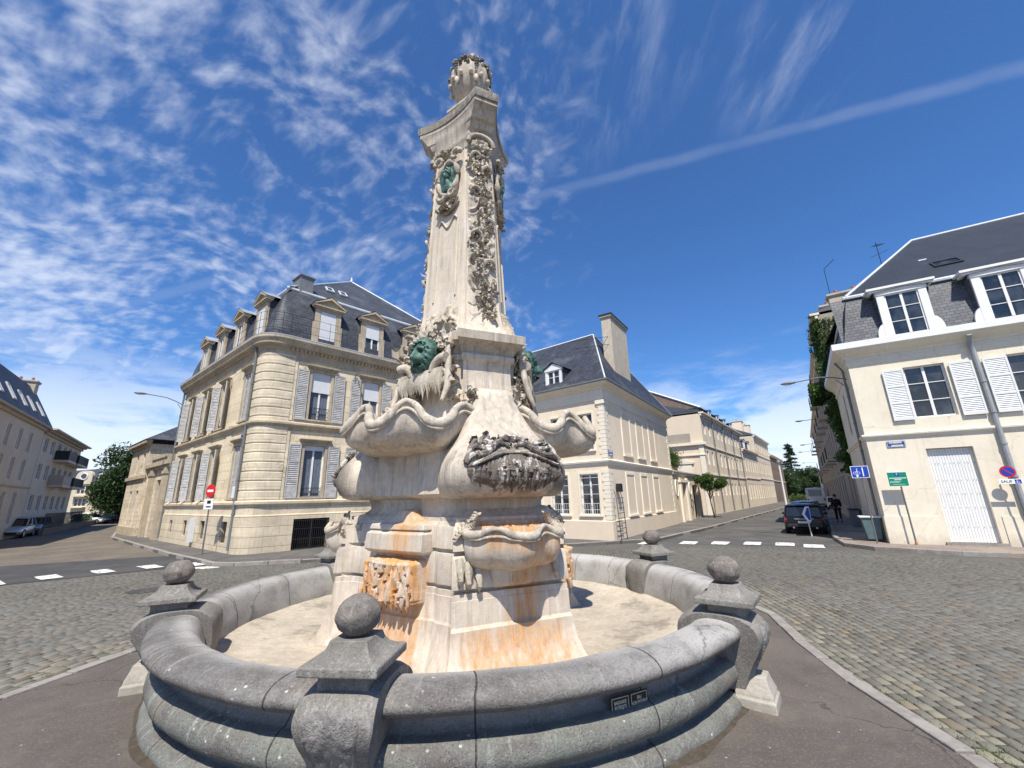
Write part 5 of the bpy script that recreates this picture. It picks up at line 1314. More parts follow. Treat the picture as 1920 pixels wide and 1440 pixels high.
skylight(mh,MR(1.6,8.55,-.28),MR.u*.75,(RA-E2).normalized()*.01+Vector((-MR.n.x*.45,-MR.n.y*.45,.55)),M['leadedge'])
def nameplate(par,f,x0,x1,z0,z1,lines,o=.02):
    b=MB(); f.box(b,x0,x1,z0,z1,o,o+.012); p=b.build('street_name_plate',M['enamel'],par)
    b=MB(); e=.012
    for q in ((x0+e,x1-e,z0+e,z0+2*e),(x0+e,x1-e,z1-2*e,z1-e),(x0+e,x0+2*e,z0+2*e,z1-2*e),(x1-2*e,x1-e,z0+2*e,z1-2*e)): f.box(b,*q,o+.0125,o+.0145)
    b.build('plate_border',M['white'],p)
    b=MB(); rg=random.Random(4)
    for i in range(lines):
        zc=z0+(z1-z0)*(lines-i-.5)/lines; x=x0+.08+.05*i; 
        while x<x1-.1: w_=rg.uniform(.012,.03); f.box(b,x,x+w_,zc-.032,zc+.032,o+.0125,o+.014); x+=w_+.012
    b.build('worn_lettering',M['white'],p); return p
nameplate(mh,MR,.1,.75,4.12,4.38,2,.035)
# iron bracket frame against the quoin
ib=empty('iron_ladder',(MR(.5,0).x,MR(.5,0).y,0),'thin rusty iron ladder with cross bars standing against the corner of the middle house','ladder')
b=MB()
for o_,x in ((.45,-.15),(.45,.65)): b.tube([MR(x,.1,o_),MR(x,2.05,o_-.1),MR(x+.1,2.3,o_-.2),MR(x+.35,2.35,o_-.3)],.022,6)
for i in range(8): z=.45+i*.23; b.tube([MR(-.15,z,.42),MR(.65,z,.42)],.016,5)
b.build('ladder_bars',M['iron'],ib,smooth=60,fix=False)
b=MB(); MR.box(b,.75,1.0,2.35,2.75,.05,.3); b.build('wall_lantern',M['black'],ib)
# ================================================================ RIGHT HOUSE
PR_=(14.79,17.59); RF=Fr(PR_,-30); RS=Fr(PR_,56)
rh=empty('shuttered_house',(PR_[0],PR_[1],0),'cream house on the right with white louvred shutters, slate dormers and a skylight','building')
RFn=14.; RSn=8.2; slR=slate(-30,.135,(.105,.11,.125)); slR2=slate(56,.135,(.105,.11,.125)); M['slateflat']=mat('smooth_dark_slate',(.019,.025,.037),.5,.25,1.2,.4,50,.35)
rwn=[(1.74,3.0),(4.75,6.01),(7.9,9.16),(11.0,12.2)]
b=MB(); uu=[(a,c,4.94,7.06) for a,c in rwn]; dd=[(1.76,3.1,.20,3.70),(4.9,6.1,1.4,3.5),(8.0,9.2,1.4,3.5),(11.1,12.2,1.4,3.5)]
wall(b,RF,0,RFn,-.1,8.0,uu+dd,.26); sidew=[(1.6,2.3,4.9,7.0),(4.2,4.9,4.9,7.0),(1.7,2.6,.9,3.4),(4.2,5.1,.0,3.2)]; wall(b,RS,0,RSn,-.1,8.0,sidew,.2)
b.quad(RF(RFn,-.1),RF(RFn,8),RF(RFn,8,-8),RF(RFn,-.1,-8)); b.quad(RS(RSn,-.1),RS(RSn,8),RS(RSn,8,-8),RS(RSn,-.1,-8)); b.build('wall',M['render'],rh,fix=False)
PAr=[(p.x,p.y) for p in (RS(RSn,0),RS(0,0),RF(RFn,0))]
b=MB(); 
for xa,xb in ((0,1.55),(3.28,RFn)): RF.box(b,xa,xb,-.1,1.15,0,.035)
RS.box(b,-.035,RSn,-.1,1.15,0,.035); b.build('plinth',M['render'],rh)
b=MB(); sweep(b,PAr,[(0,4.20),(.05,4.22),(.06,4.28),(.11,4.31),(.12,4.37),(.10,4.40),(0,4.41)]); b.build('string_course',M['rendertrim'],rh,fix=False)
b=MB(); sweep(b,PAr,[(0,7.38),(.04,7.40),(.06,7.52),(.03,7.56),(.05,7.70),(.10,7.74),(.12,7.82),(.32,7.98),(.38,8.06),(.42,8.10)]); b.build('cornice',M['render'],rh,smooth=20,fix=False)
b=MB(); sweep(b,PAr,[(.42,8.10),(.45,8.12),(.45,8.38),(.40,8.40),(.1,8.42)]); b.build('eaves_board',M['white'],rh,fix=False)
for i,(a,c,d,e) in enumerate(uu):
    window(rh,RF,a,c,d,e,o=-.15,rows=3,fr=.06)
    for p,q in ((a-.70,a-.03),(c+.10,c+.77)): shutter(rh,RF,p,q,d-.06,e-.06,M['whiteshut'],.06,30,2)
for (a,c,d,e) in dd[1:]: window(rh,RF,a,c,d,e,o=-.15,rows=3)
for i,(a,c,d,e) in enumerate(sidew):
    if i<2: shutter(rh,RS,a+.01,c-.01,d+.01,e-.01,M['greypaint'],-.06,26,2)
    else: b=MB(); RS.box(b,a,c,d,e,-.16,-.10); b.build('side_door',M['panel'],rh)
# folding white door with vents
b=MB(); n_=16
for i in range(n_):
    x0=1.76+1.34*i/n_; x1=1.76+1.34*(i+1)/n_
    b.prism([RF(x0+.004,.22,-.17),RF((x0+x1)/2,.22,-.162),RF(x1-.004,.22,-.17),RF(x1-.004,.22,-.2),RF(x0+.004,.22,-.2)],(0,0,3.46))
dr=b.build('folding_shutter_door',M['white'],rh,fix=True)
for zc in (3.1,2.45,1.95,1.45,.75):
    b=MB()
    for i in range(n_):
        if (i*7+int(zc*10))%5<3: x=1.76+1.34*(i+.5)/n_; RF.box(b,x-.007,x+.007,zc-.035,zc+.035,-.164,-.159)
    b.build('vent_slots',M['zinc'],dr,fix=False)
b=MB(); RF.box(b,1.6,3.26,.10,.22,.0,.10); b.build('door_step',M['kerb'],rh)
b=MB(); pr=[(.34,8.40),(.10,8.46),(-.10,8.6),(-.22,9.2),(-.40,10.1),(-.56,10.72)]; sweep(b,PAr[1:],pr); m1=b.build('mansard_front',slR,rh,fix=False)
b=MB(); sweep(b,PAr[:2],pr); b.build('mansard_side',slR2,rh,fix=False)
b=MB(); sweep(b,PAr,[(-.56,10.66),(-.46,10.70),(-.44,10.78),(-.52,10.86),(-.7,10.9)]); b.build('zinc_roll',M['leadedge'],rh,smooth=40,fix=False)
b=MB(); sweep(b,PAr,[(-.56,10.62),(-.50,10.62),(-.50,10.68)]); b.build('lead_apron',M['black'],rh,fix=False)
Q1=RF(0,10.86,-.62)+RS.n*-.62; K1=RF(4.75,14.9,-5.0); K2=RF(RFn-.3,14.9,-5.0); Q2=RF(RFn,10.86,-.62); Q3=RF(0,10.86,-9.4)+RS.n*-.62; Q4=RF(RFn,10.86,-9.4)
b=MB(); b.quad(Q1,Q2,K2,K1); b.add([Q1,K1,Q3],[(0,1,2)]); b.quad(Q3,K1,K2,Q4); ur_=b.build('roof',M['slateflat'],rh,fix=False)
b=MB(); b.tube([Q1,K1,K2],.07,6); b.build('ridge_zinc',M['leadedge'],ur_,smooth=60,fix=False)
nrm=(Q2-Q1).cross(K1-Q1).normalized(); 
if nrm.z<0: nrm=-nrm
updir=nrm.cross(RF.u).normalized(); updir=updir if updir.z>0 else -updir
def onroof(x,z):   # point of the upper slope over facade x at height z
    t_=(z-10.86)/(14.9-10.86); return RF(x,z,-.62-4.38*t_)
skylight(ur_,onroof(4.15,11.75),RF.u*.95,updir*.62)
skylight(ur_,onroof(8.0,12.3),RF.u*.95,updir*.62)
b=MB(); p=onroof(4.0,12.6); b.box(p,RF.u*.28,updir*.10,nrm*.05); b.build('roof_vent',M['leadedge'],ur_)
for x in (2.32,5.30,8.53,11.6):
    d=wdormer(rh,RF,x,1.12,8.46,10.36,.10,1.1,slR,0,fw=.26)
    b=MB(); RF.box(b,x-1.05,x+1.05,10.49,10.60,-.3,.16); RF.box(b,x-1.12,x+1.12,10.601,10.70,-.45,.24); b.build('dormer_cornice',M['white'],d)
    for sg in(-1,1):
        b=MB()
        b.prism([RF(x+sg*.80,8.46,.09),RF(x+sg*.80,9.2,.09)]+[RF(x+sg*(.80+.26*math.sin(k/8*PI/2)),9.05-.58*(1-math.cos(k/8*PI/2)),.09) for k in range(9)],RF.n*-.12); b.build('scroll_bracket',M['white'],d,fix=True)
pipe(rh,[RF(3.83,7.95,.40),RF(3.85,7.6,.16),RF(3.9,7.3,.12),RF(3.9,.15,.12)],.075,M['zinc'])
pipe(rh,[RS(1.0,7.9,.35),RS(1.1,7.5,.12),RS(1.1,.15,.10)],.05)
nameplate(rh,RF,.62,1.2,3.83,4.07,2,.02)
antenna(rh,RF(3.4,13.6,-5.2),1.8,True,1.,.4)
# bin at the corner, in the side street
bn=empty('wheelie_bin',(RS(.9,0,.45).x,RS(.9,0,.45).y,.12),'grey green wheeled bin in the shade against the side wall of the shuttered house','bin')
b=MB(); g=RS; f0=[g(.62,.20,.15),g(1.15,.20,.15),g(1.15,.20,.62),g(.62,.20,.62)]; f1=[g(.55,1.05,.10),g(1.22,1.05,.10),g(1.22,1.05,.72),g(.55,1.05,.72)]
M['binplastic']=mat('green_grey_plastic',(.10,.16,.17),.5,.15,4,.05,60,.4)
b.rings([f0,f1],True,True,True); b.build('body',M['binplastic'],bn,bevel=.02); b=MB(); g.box(b,.50,1.27,1.05,1.12,.05,.78); b.build('lid',M['blind'],bn,bevel=.02)
for x in (.68,1.09): b=MB(); b.tube([g(x-.03,.22,.2),g(x+.03,.22,.2)],.10,14); b.build('wheel',M['black'],bn,smooth=40)
# ---- ivy clad building behind it
LEAF={}
def leafmat(name,c1,c2,rough=.5):
    m=bpy.data.materials.new(name); m.use_nodes=True; k=NT(m.node_tree); k.n.clear()
    co=k.new('ShaderNodeTexCoord').outputs['Object']; at=k.new('ShaderNodeAttribute',attribute_name='tone').outputs['Fac']
    f=k.m('ADD',k.m('MULTIPLY',k.noise(co,1.1,3),.5),k.m('MULTIPLY',at,.5)); c=k.mix(k.ramp(f,.25,.75),c1,c2)
    p=k.new('ShaderNodeBsdfPrincipled',{'Base Color':c,'Roughness':rough,'Specular IOR Level':.3}); tr=k.new('ShaderNodeBsdfTranslucent',{'Color':k.mix(.5,c,(.12,.2,.02))})
    ms=k.new('ShaderNodeMixShader',{0:.22,1:p.outputs[0],2:tr.outputs[0]}); k.l.new(ms.outputs[0],k.new('ShaderNodeOutputMaterial').inputs[0]); return m
M['ivy']=leafmat('ivy_leaf',(.030,.065,.014),(.085,.15,.03)); M['dkleaf']=leafmat('dark_tree_leaf',(.018,.040,.016),(.055,.095,.03)); M['leaf']=leafmat('tree_leaf',(.035,.075,.018),(.09,.15,.035)); M['conif']=leafmat('conifer_needle',(.015,.032,.018),(.04,.07,.035))
M['bark']=mat('tree_bark',(.10,.08,.06),.9,.3,6,.8,20,.1)
def leaves(name,pts,size,m,par=None,seed=1,asp=.7,kind=None,nrmf=None):
    """pts: list of (centre, weight); one bent leaf per point"""
    rg=random.Random(seed); V=[];F=[];T=[]; off=rootof(par) if par else Vector((0,0,0))
    for p in pts:
        s=size*rg.uniform(.6,1.35); d=Vector((rg.gauss(0,1),rg.gauss(0,1),rg.gauss(0,.7))).normalized(); 
        if nrmf: n=(nrmf+Vector((rg.gauss(0,.5),rg.gauss(0,.5),rg.gauss(0,.5)))).normalized()
        else: n=Vector((rg.gauss(0,1),rg.gauss(0,1),rg.gauss(.5,1))).normalized()
        a=n.cross(d); 
        if a.length<.1: continue
        a.normalize(); c=a.cross(n); p=p-off; b0=len(V)
        V+= [tuple(p-a*s),tuple(p+c*s*asp*.5+n*s*.15),tuple(p+a*s),tuple(p-c*s*asp*.5+n*s*.15)]; F+=[(b0,b0+1,b0+2),(b0,b0+2,b0+3)]; q=rg.random(); T+=[q,q]
    me=bpy.data.meshes.new(name); me.from_pydata(V,[],F); at=me.attributes.new('tone','FLOAT','FACE'); at.data.foreach_set('value',T); me.materials.append(m)
    o=bpy.data.objects.new(name,me); COL.objects.link(o)
    if par: o.parent=par
    if kind: o['kind']=kind
    return o
def block(name,label,f,x0,x1,eave,depth,wm,rows,pitch,ww,slm,first=1.,roofh=1.6,cat='building',strings=(),cornm=None,group=None,side0=True,wm2=None,dormers=0,shut=False,dark=False,backroof=True):
    """terrace building: walls with real openings, windows as parts"""
    e=empty(name,tuple(f(x0,0)),label,cat,group); holes=[]; n=int((x1-x0-first*1.2)/pitch)+1
    for (z0,z1) in rows:
        for i in range(n):
            xc=x0+first+i*pitch
            if xc+ww/2<x1-.3: holes.append((xc-ww/2,xc+ww/2,z0,z1))
    b=MB(); wall(b,f,x0,x1,-.1,eave,holes,.2); 
    for x in (x0,x1): b.quad(f(x,-.1),f(x,eave),f(x,eave,-depth),f(x,-.1,-depth))
    b.quad(f(x0,-.1,-depth),f(x1,-.1,-depth),f(x1,eave,-depth),f(x0,eave,-depth)); b.build('wall',wm,e,fix=False)
    cm=cornm or M['rendertrim']; b=MB()
    for z in strings: f.box(b,x0-.02,x1+.02,z,z+.12,0,.10)
    f.box(b,x0-.05,x1+.05,eave-.22,eave,0,.16); f.box(b,x0-.08,x1+.08,eave,eave+.14,-.1,.40); b.build('cornice',cm,e)
    for h in holes:
        w=window(e,f,*h,o=-.12,rows=2 if h[3]-h[2]<1.6 else 3,fr=.05)
        if shut:
            for p,q in ((h[0]-.42,h[0]-.02),(h[1]+.02,h[1]+.42)): b=MB(); f.box(b,p,q,h[2],h[3],.02,.06); b.build('shutter',M['greypaint'],e)
    if slm:
        b=MB(); A=[f(x0-.08,eave+.14,.42),f(x1+.08,eave+.14,.42),f(x1+.08,eave+.14,-depth-.2),f(x0-.08,eave+.14,-depth-.2)]; r1=f(x0+.0,eave+roofh,-depth/2); r2=f(x1,eave+roofh,-depth/2)
        b.quad(A[0],A[1],r2,r1); b.quad(A[2],A[3],r1,r2); b.add([A[0],r1,A[3]],[(0,1,2)]); b.add([A[1],r2,A[2]],[(0,1,2)]); b.build('roof',slm,e,fix=False)
    return e
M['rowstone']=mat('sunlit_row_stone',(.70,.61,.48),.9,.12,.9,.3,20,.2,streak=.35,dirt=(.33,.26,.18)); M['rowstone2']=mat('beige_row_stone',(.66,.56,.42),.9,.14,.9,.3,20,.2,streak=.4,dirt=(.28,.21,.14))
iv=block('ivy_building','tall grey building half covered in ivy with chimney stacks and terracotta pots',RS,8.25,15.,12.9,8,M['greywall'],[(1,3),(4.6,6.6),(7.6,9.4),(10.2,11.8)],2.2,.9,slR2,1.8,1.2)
rg=random.Random(2); pts=[]
for i in range(15000):
    z=rg.uniform(3.2,12.9); x=8.1+abs(rg.gauss(0,1))*(1.0+.16*(z-3)); 
    lim=8.6+.33*(z-2)+1.1*noise.noise(Vector((z*1.1,3,0)))
    if x>min(lim,14.8): continue
    pts.append(RS(x,z+rg.gauss(0,.05),.06+abs(noise.noise(Vector((x*1.3,z*1.1,0))))*1.1*rg.random()))
    if rg.random()<.12: pts.append(RS(8.2-.05*rg.random(),rg.uniform(8.4,12.6),-rg.uniform(0,1.6)))
for i in range(2500):
    a=rg.uniform(0,6.28); q=rg.random()**.5; pts.append(RS(9.5+1.3*q*math.cos(a),8.1+.7*q*math.sin(a),.5+.7*rg.random()))
leaves('ivy',pts,.10,M['ivy'],iv,3,.9,nrmf=RS.n*.6+Vector((-.3,-.5,.5)))
chimney(iv,RS,8.3,8.95,-3.4,-.75,10.5,14.1,M['greystone'],3,cap=.13)
chimney(iv,RS,10.6,11.2,-2.0,-.45,12.0,14.3,M['greystone'],2,cap=.12)
antenna(iv,RS(8.6,14.1,-.9),1.9,False)
b=MB(); b.tube([RS(8.6,16.0,-.9),RS(8.6,16.5,-1.5)],.02,5); b.build('antenna',M['black'],iv,fix=False)
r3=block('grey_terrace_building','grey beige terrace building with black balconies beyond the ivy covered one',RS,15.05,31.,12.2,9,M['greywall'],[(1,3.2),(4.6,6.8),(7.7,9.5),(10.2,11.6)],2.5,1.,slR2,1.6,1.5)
for x in (17,22,27):
    for z in (4.4,7.5,10.): b=MB(); RS.box(b,x-1.,x+1.,z-.12,z,0,.75); o=b.build('balcony',M['greystone'],r3); rail(o,RS,x-1.,x+1.,z+.05,z+.9,o=.72,n=8); 
r4=block('end_terrace_building','lower grey terrace building farthest down the right side of the street',RS,31.1,62.,10.6,9,M['greywall'],[(1,3.2),(4.6,6.8),(7.7,9.6)],2.8,1.,slR2,1.6,1.8)
for x in (35,42,49,56):
    for z in (4.4,7.5): b=MB(); RS.box(b,x-1.,x+1.,z-.12,z,0,.8); o=b.build('balcony',M['greystone'],r4); rail(o,RS,x-1.,x+1.,z+.05,z+.9,o=.76,n=8)
# ================================================================ GARDEN WALL and the sunlit row
gd=empty('garden_wall',tuple(MR(MRn,0)),'cream garden wall with an oval window and dark gateway joined to the middle house','wall')
b=MB(); wall(b,MR,MRn+.02,22.5,-.1,3.72,[(15.0,16.6,-.1,3.0),(19.3,21.6,-.1,2.9)],.5,-.03); b.quad(MR(22.5,-.1),MR(22.5,3.72),MR(22.5,3.72,-.6),MR(22.5,-.1,-.6)); b.quad(MR(MRn,3.72,-.03),MR(22.5,3.72,-.03),MR(22.5,3.72,-.6),MR(MRn,3.72,-.6)); b.build('wall',M['rowstone2'],gd,fix=False)
b=MB(); MR.box(b,MRn,22.6,3.62,3.80,-.65,.10); MR.box(b,MRn,22.6,3.80,3.88,-.70,.16); MR.box(b,14.5,14.95,-.1,3.4,-.03,.12); MR.box(b,16.65,17.1,-.1,3.4,-.03,.12); MR.box(b,14.4,17.2,3.05,3.25,-.03,.16); b.build('wall_coping',M['rendertrim'],gd)
b=MB(); MR.box(b,15.02,15.79,.05,2.98,-.42,-.36); MR.box(b,15.81,16.58,.05,2.98,-.42,-.36); b.build('gate',M['wood'],gd)
b=MB(); MR.box(b,19.32,21.58,.05,2.88,-.45,-.38); b.build('gate',M['void'],gd)
for xc,ww_,hh_ in ((13.55,.28,.55),(18.1,.26,.45)):
    b=MB(); ring=[];r2=[];r3_=[]
    for k in range(25):
        a=2*PI*k/24; ring.append(MR(xc+(ww_+.09)*math.cos(a),2.6+(hh_+.09)*math.sin(a),-.02)); r2.append(MR(xc+(ww_+.03)*math.cos(a),2.6+(hh_+.03)*math.sin(a),.06)); r3_.append(MR(xc+ww_*math.cos(a),2.6+hh_*math.sin(a),-.0))
    b.rings([ring,r2,r3_],False); o=b.build('oval_window',M['rendertrim'],gd,smooth=50,fix=False); b=MB(); b.add(r3_[:-1],[tuple(range(24))]); b.build('pane',M['void'],o,fix=False)
b=MB(); 
for (x,z,l) in ((17.6,2.0,.8),(17.9,1.2,.6),(18.4,1.7,.5)): b.tube([MR(x,z,.0),MR(x+.2,z-l*.5,.08),MR(x+.1,z-l,.02)],.035,6)
b.build('dead_creeper',M['bark'],gd,fix=False)
BF=Fr((15.9,38.0),53); slB=slate(53,.16,(.07,.078,.092))
b2=block('long_town_house','long three storey stone house with a blank cream gable facing the square',BF,5.6,27.6,10.15,11,M['rowstone'],[(8.1,9.5),(5.0,6.4),(1.9,3.2)],2.05,.72,slB,1.3,1.9,strings=(6.85,3.95))
GE=Fr(tuple(BF(5.6,0).xy),143)
b=MB(); GE.box(b,0,11,-.1,10.1,0,.03); o=b.build('gable_render',M['panel'],b2); b=MB(); GE.box(b,-.3,11,6.95,7.2,0,.28); GE.box(b,-.2,11,5.9,6.02,0,.16); GE.box(b,.0,.5,.0,6.9,.03,.10); b.build('gable_band',M['rendertrim'],b2)
b=MB(); GE.box(b,1.4,2.9,3.2,5.1,.03,.10); GE.box(b,1.15,3.15,5.1,5.22,.03,.18); b.prism([GE(1.1,5.22,.03),GE(3.2,5.22,.03),GE(2.15,5.62,.03)],GE.n*.16); GE.box(b,1.65,2.65,3.2,4.9,.10,.115); b.build('blind_window',M['rendertrim'],b2)
b=MB(); GE.box(b,1.2,5.5,7.3,8.2,.03,.06); b.build('patched_render',M['greywall'],b2)
for x in (10.2,15.6,21,26): 
    pipe(b2,[BF(x,10.,.15),BF(x,6.,.12),BF(x,.2,.12)],.06)
for x in (11.5,15.5,19.5,23.5): wdormer(b2,BF,x,.8,10.2,11.2,-.2,1.8,slB,.0,rows=2)
b3=block('low_mansard_house','narrow stone house with a lower cornice squeezed into the sunlit row',BF,27.7,41.,8.1,9,M['rowstone'],[(5.1,6.9),(1.2,3.4)],2.2,.8,slB,1.3,2.9,strings=(4.1,))
chimney(b3,BF,28.0,30.2,-3.2,-1.4,8.0,11.9,M['render2'],2)
for x in (32,36): wdormer(b3,BF,x,.8,8.25,9.6,-.2,1.8,slB,.25,rows=2)
b4=block('tall_row_house','taller stone house with carved band under its eaves near the end of the row',BF,41.1,59.2,11.4,9,M['rowstone2'],[(9.,10.4),(5.2,7.2),(1.2,3.4)],2.2,.85,slB,1.3,2.2,strings=(8.2,4.3))
chimney(b4,BF,41.6,43.6,-3,-1.5,11.3,14.3,M['render2'],2); chimney(b4,BF,50,51.6,-3,-1.5,11.3,14.6,M['render2'],2)
b5=block('brown_clad_house','brown clad building with a tiled roof closing the sunlit row',BF,59.3,82.,9.3,9,M['darkwall'],[(5.6,6.8)],3.4,.9,M['brownroof'],1.6,2.6,strings=(4.2,))
rr_=empty('brown_roof_house',(17,52,0),'house behind the cream gable showing only its brown gabled roof with white verge','building')
A=Vector((17.0,52.0,11.9)); u1=uvd(143); u2=uvd(53)
b=MB(); b.box(A-u1*6+Vector((0,0,-11.9)),u1*12,u2*12,(0,0,11.9)); b.build('wall',M['greywall'],rr_)
b=MB(); p0=A-u1*6.4; p1=A+u1*6.4; ap=A+Vector((0,0,3.2)); b.prism([p0-u2*.2,p1-u2*.2,ap-u2*.2],u2*12.4); b.build('roof',M['brownroof'],rr_,fix=True)
b=MB(); b.tube([p0-u2*.22,ap-u2*.22,p1-u2*.22],.12,6); b.build('verge',M['leadedge'],rr_)
# ================================================================ FAR LEFT side
FLF=Fr((-37.77,32.24),127); slF=slate(127,.16,(.028,.034,.055))
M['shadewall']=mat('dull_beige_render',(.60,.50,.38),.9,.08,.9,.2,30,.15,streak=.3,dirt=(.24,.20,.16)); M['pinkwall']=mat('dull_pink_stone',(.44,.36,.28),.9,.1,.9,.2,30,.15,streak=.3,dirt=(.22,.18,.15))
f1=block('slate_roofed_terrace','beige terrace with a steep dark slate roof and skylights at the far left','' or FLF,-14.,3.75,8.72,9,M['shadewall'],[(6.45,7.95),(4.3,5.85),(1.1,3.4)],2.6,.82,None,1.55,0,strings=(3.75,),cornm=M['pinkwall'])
b=MB(); pr=[FLF(-14.1,8.86,.4),FLF(3.85,8.86,.4),FLF(3.85,12.1,-1.3),FLF(-14.1,12.1,-1.3)]; b.quad(*pr); b.quad(pr[3],pr[2],FLF(3.85,12.9,-4.6),FLF(-14.1,12.9,-4.6)); b.quad(FLF(-14.1,12.9,-4.6),FLF(3.85,12.9,-4.6),FLF(3.85,8.86,-9),FLF(-14.1,8.86,-9)); b.add([pr[1],pr[2],FLF(3.85,12.9,-4.6),FLF(3.85,8.86,-9)],[(0,1,2,3)]); o=b.build('roof',slF,f1,fix=False)
nn=(FLF(0,12.1,-1.3)-FLF(0,8.86,.4)).normalized()
for x in (-11,-8.4,-5.8,-3.2,-.9,1.6): skylight(o,FLF(x,9.5,.4-1.7*.198),FLF.u*.55,nn*1.25,M['leadedge'])
chimney(f1,FLF,2.6,3.5,-2.4,-1.,10.,12.6,M['greystone'],2); antenna(f1,FLF(-5.9,12.2,-2.),2.4,True,1.4,2.2)
f2=block('balcony_apartment_block','plain flat roofed apartment block with dark balconies, next to the dark slate roof','' or FLF,3.85,19.6,8.55,9,M['shadewall'],[(6.9,8.1),(4.6,5.9),(2.0,3.3)],2.35,1.25,None,1.3,0,cornm=M['pinkwall'])
b=MB(); FLF.box(b,3.7,20.,8.69,8.82,-9.2,.75); b.build('flat_roof',M['greystone'],f2)
for z in (6.55,4.25):
    for x0_,x1_ in ((8.8,12.2),(13.4,18.4)):
        b=MB(); FLF.box(b,x0_,x1_,z-.2,z,0,1.); o=b.build('balcony',M['shadewall'],f2); b=MB(); FLF.box(b,x0_,x1_,z,z+.85,.94,.99); FLF.box(b,x0_,x0_+.05,z,z+.85,.02,.94); FLF.box(b,x1_-.05,x1_,z,z+.85,.02,.94); b.build('balcony_screen',M['black'] if x0_>13 or z>5 else M['pinkwall'],o)
chimney(f2,FLF,6.0,8.5,-2.5,-1.6,8.7,9.5,M['render2'],5)
# villa with the round window
VF=Fr((-58,60),8); vl=empty('oculus_villa',(-58,60,0),'cream villa with a curved gable holding a round window and a slate mansard','building')
M['villa']=mat('cream_villa_stone',(.56,.50,.39),.9,.1,.9,.3,20,.2,streak=.3,dirt=(.36,.3,.22)); slV=slate(8,.16,(.055,.06,.085))
b=MB(); hs=[(-3.05,-1.55,3.95,5.15),(-3.05,-1.55,2.3,3.4),(-4.2,-3.7,3.6,4.8),(-4.2,-3.7,1.4,2.6),(-.4,.4,3.6,4.9)]; wall(b,VF,-4.6,1.3,-.3,5.4,hs); b.quad(VF(1.3,-.3),VF(1.3,5.4),VF(1.3,5.4,-8),VF(1.3,-.3,-8)); b.quad(VF(-4.6,-.3),VF(-4.6,5.4),VF(-4.6,5.4,-8),VF(-4.6,-.3,-8)); b.build('wall',M['villa'],vl,fix=False)
for h in hs: window(vl,VF,*h,o=-.1,rows=2,cols=3 if h[1]-h[0]>1 else 2)
b=MB(); g=[VF(-3.4,5.3,.15)]+[VF(-2.35+1.05*math.cos(PI-k*PI/16),6.2+.95*math.sin(k*PI/16),.15) for k in range(17)]+[VF(-1.3,5.3,.15)]; b.prism(g,VF.n*-.7); VF.box(b,-3.4,-1.3,-.3,5.3,0,.15) if 0 else None; gb=b.build('curved_gable',M['villa'],vl,fix=True)
b=MB(); 
for r_,o_ in ((.50,.16),(.36,.20)): pass
b.rings([[VF(-2.35+r_*math.cos(2*PI*k/24),6.35+r_*math.sin(2*PI*k/24),o_) for k in range(24)] for r_,o_ in ((.52,.16),(.48,.24),(.38,.24),(.36,.17))]); o=b.build('round_window',M['white'],vl,fix=False); b=MB(); b.add([VF(-2.35+.37*math.cos(2*PI*k/24),6.35+.37*math.sin(2*PI*k/24),.175) for k in range(24)],[tuple(range(24))]); b.build('pane',M['glass'],o,fix=False)
b=MB(); VF.box(b,-4.75,-3.42,5.3,5.5,0,.3); VF.box(b,-1.28,1.45,5.3,5.5,0,.3); VF.box(b,-3.2,-1.4,3.6,3.75,0,.6); VF.box(b,-3.2,-1.4,2.1,2.2,0,.6); b.build('cornice',M['villa'],vl)
b=MB(); b.quad(VF(-4.7,5.5,.1),VF(1.4,5.5,.1),VF(1.2,7.2,-.6),VF(-4.5,7.2,-.6)); b.quad(VF(-4.5,7.2,-.6),VF(1.2,7.2,-.6),VF(.4,7.7,-4),VF(-3.5,7.7,-4)); b.quad(VF(1.4,5.5,.1),VF(1.4,5.5,-8),VF(.4,7.7,-4),VF(1.2,7.2,-.6)); b.quad(VF(-4.7,5.5,.1),VF(-4.7,5.5,-8),VF(-3.5,7.7,-4),VF(-4.5,7.2,-.6)); b.build('roof',slV,vl,fix=False)
for x in (-4.05,-.2): wdormer(vl,VF,x,.55,5.55,6.6,.05,.9,slV,.15,rows=2)
# iron fence and dark low wall in front of the apartment block
fe=empty('iron_fence',(-42,37,0),'dark iron railing on a low wall in front of the apartment block','fence')
FE=Fr((-39.5,36.5),127,(0,0)); b=MB(); FE.box(b,0,36,0,.55,-.15,.15); b.build('low_wall',M['darkwall'],fe)
b=MB(); n_=100
for i in range(n_): x=.2+i*.16; b.tube([FE(x,.5,0),FE(x,1.75,0)],.014,4)
for z in (.65,1.6): FE.box(b,0,16.2,z-.02,z+.02,-.02,.02)
b.build('railing',M['black'],fe,fix=False)
hd=empty('clipped_hedge',(FE(17,0,-.6).x,FE(17,0,-.6).y,0),'low dark clipped hedge running on from the iron railing','hedge')
rg=random.Random(8); leaves('foliage',[FE(17+19*rg.random(),.2+1.1*rg.random()**.6,-.2-.9*rg.random()) for i in range(5000)],.09,M['dkleaf'],hd,4)
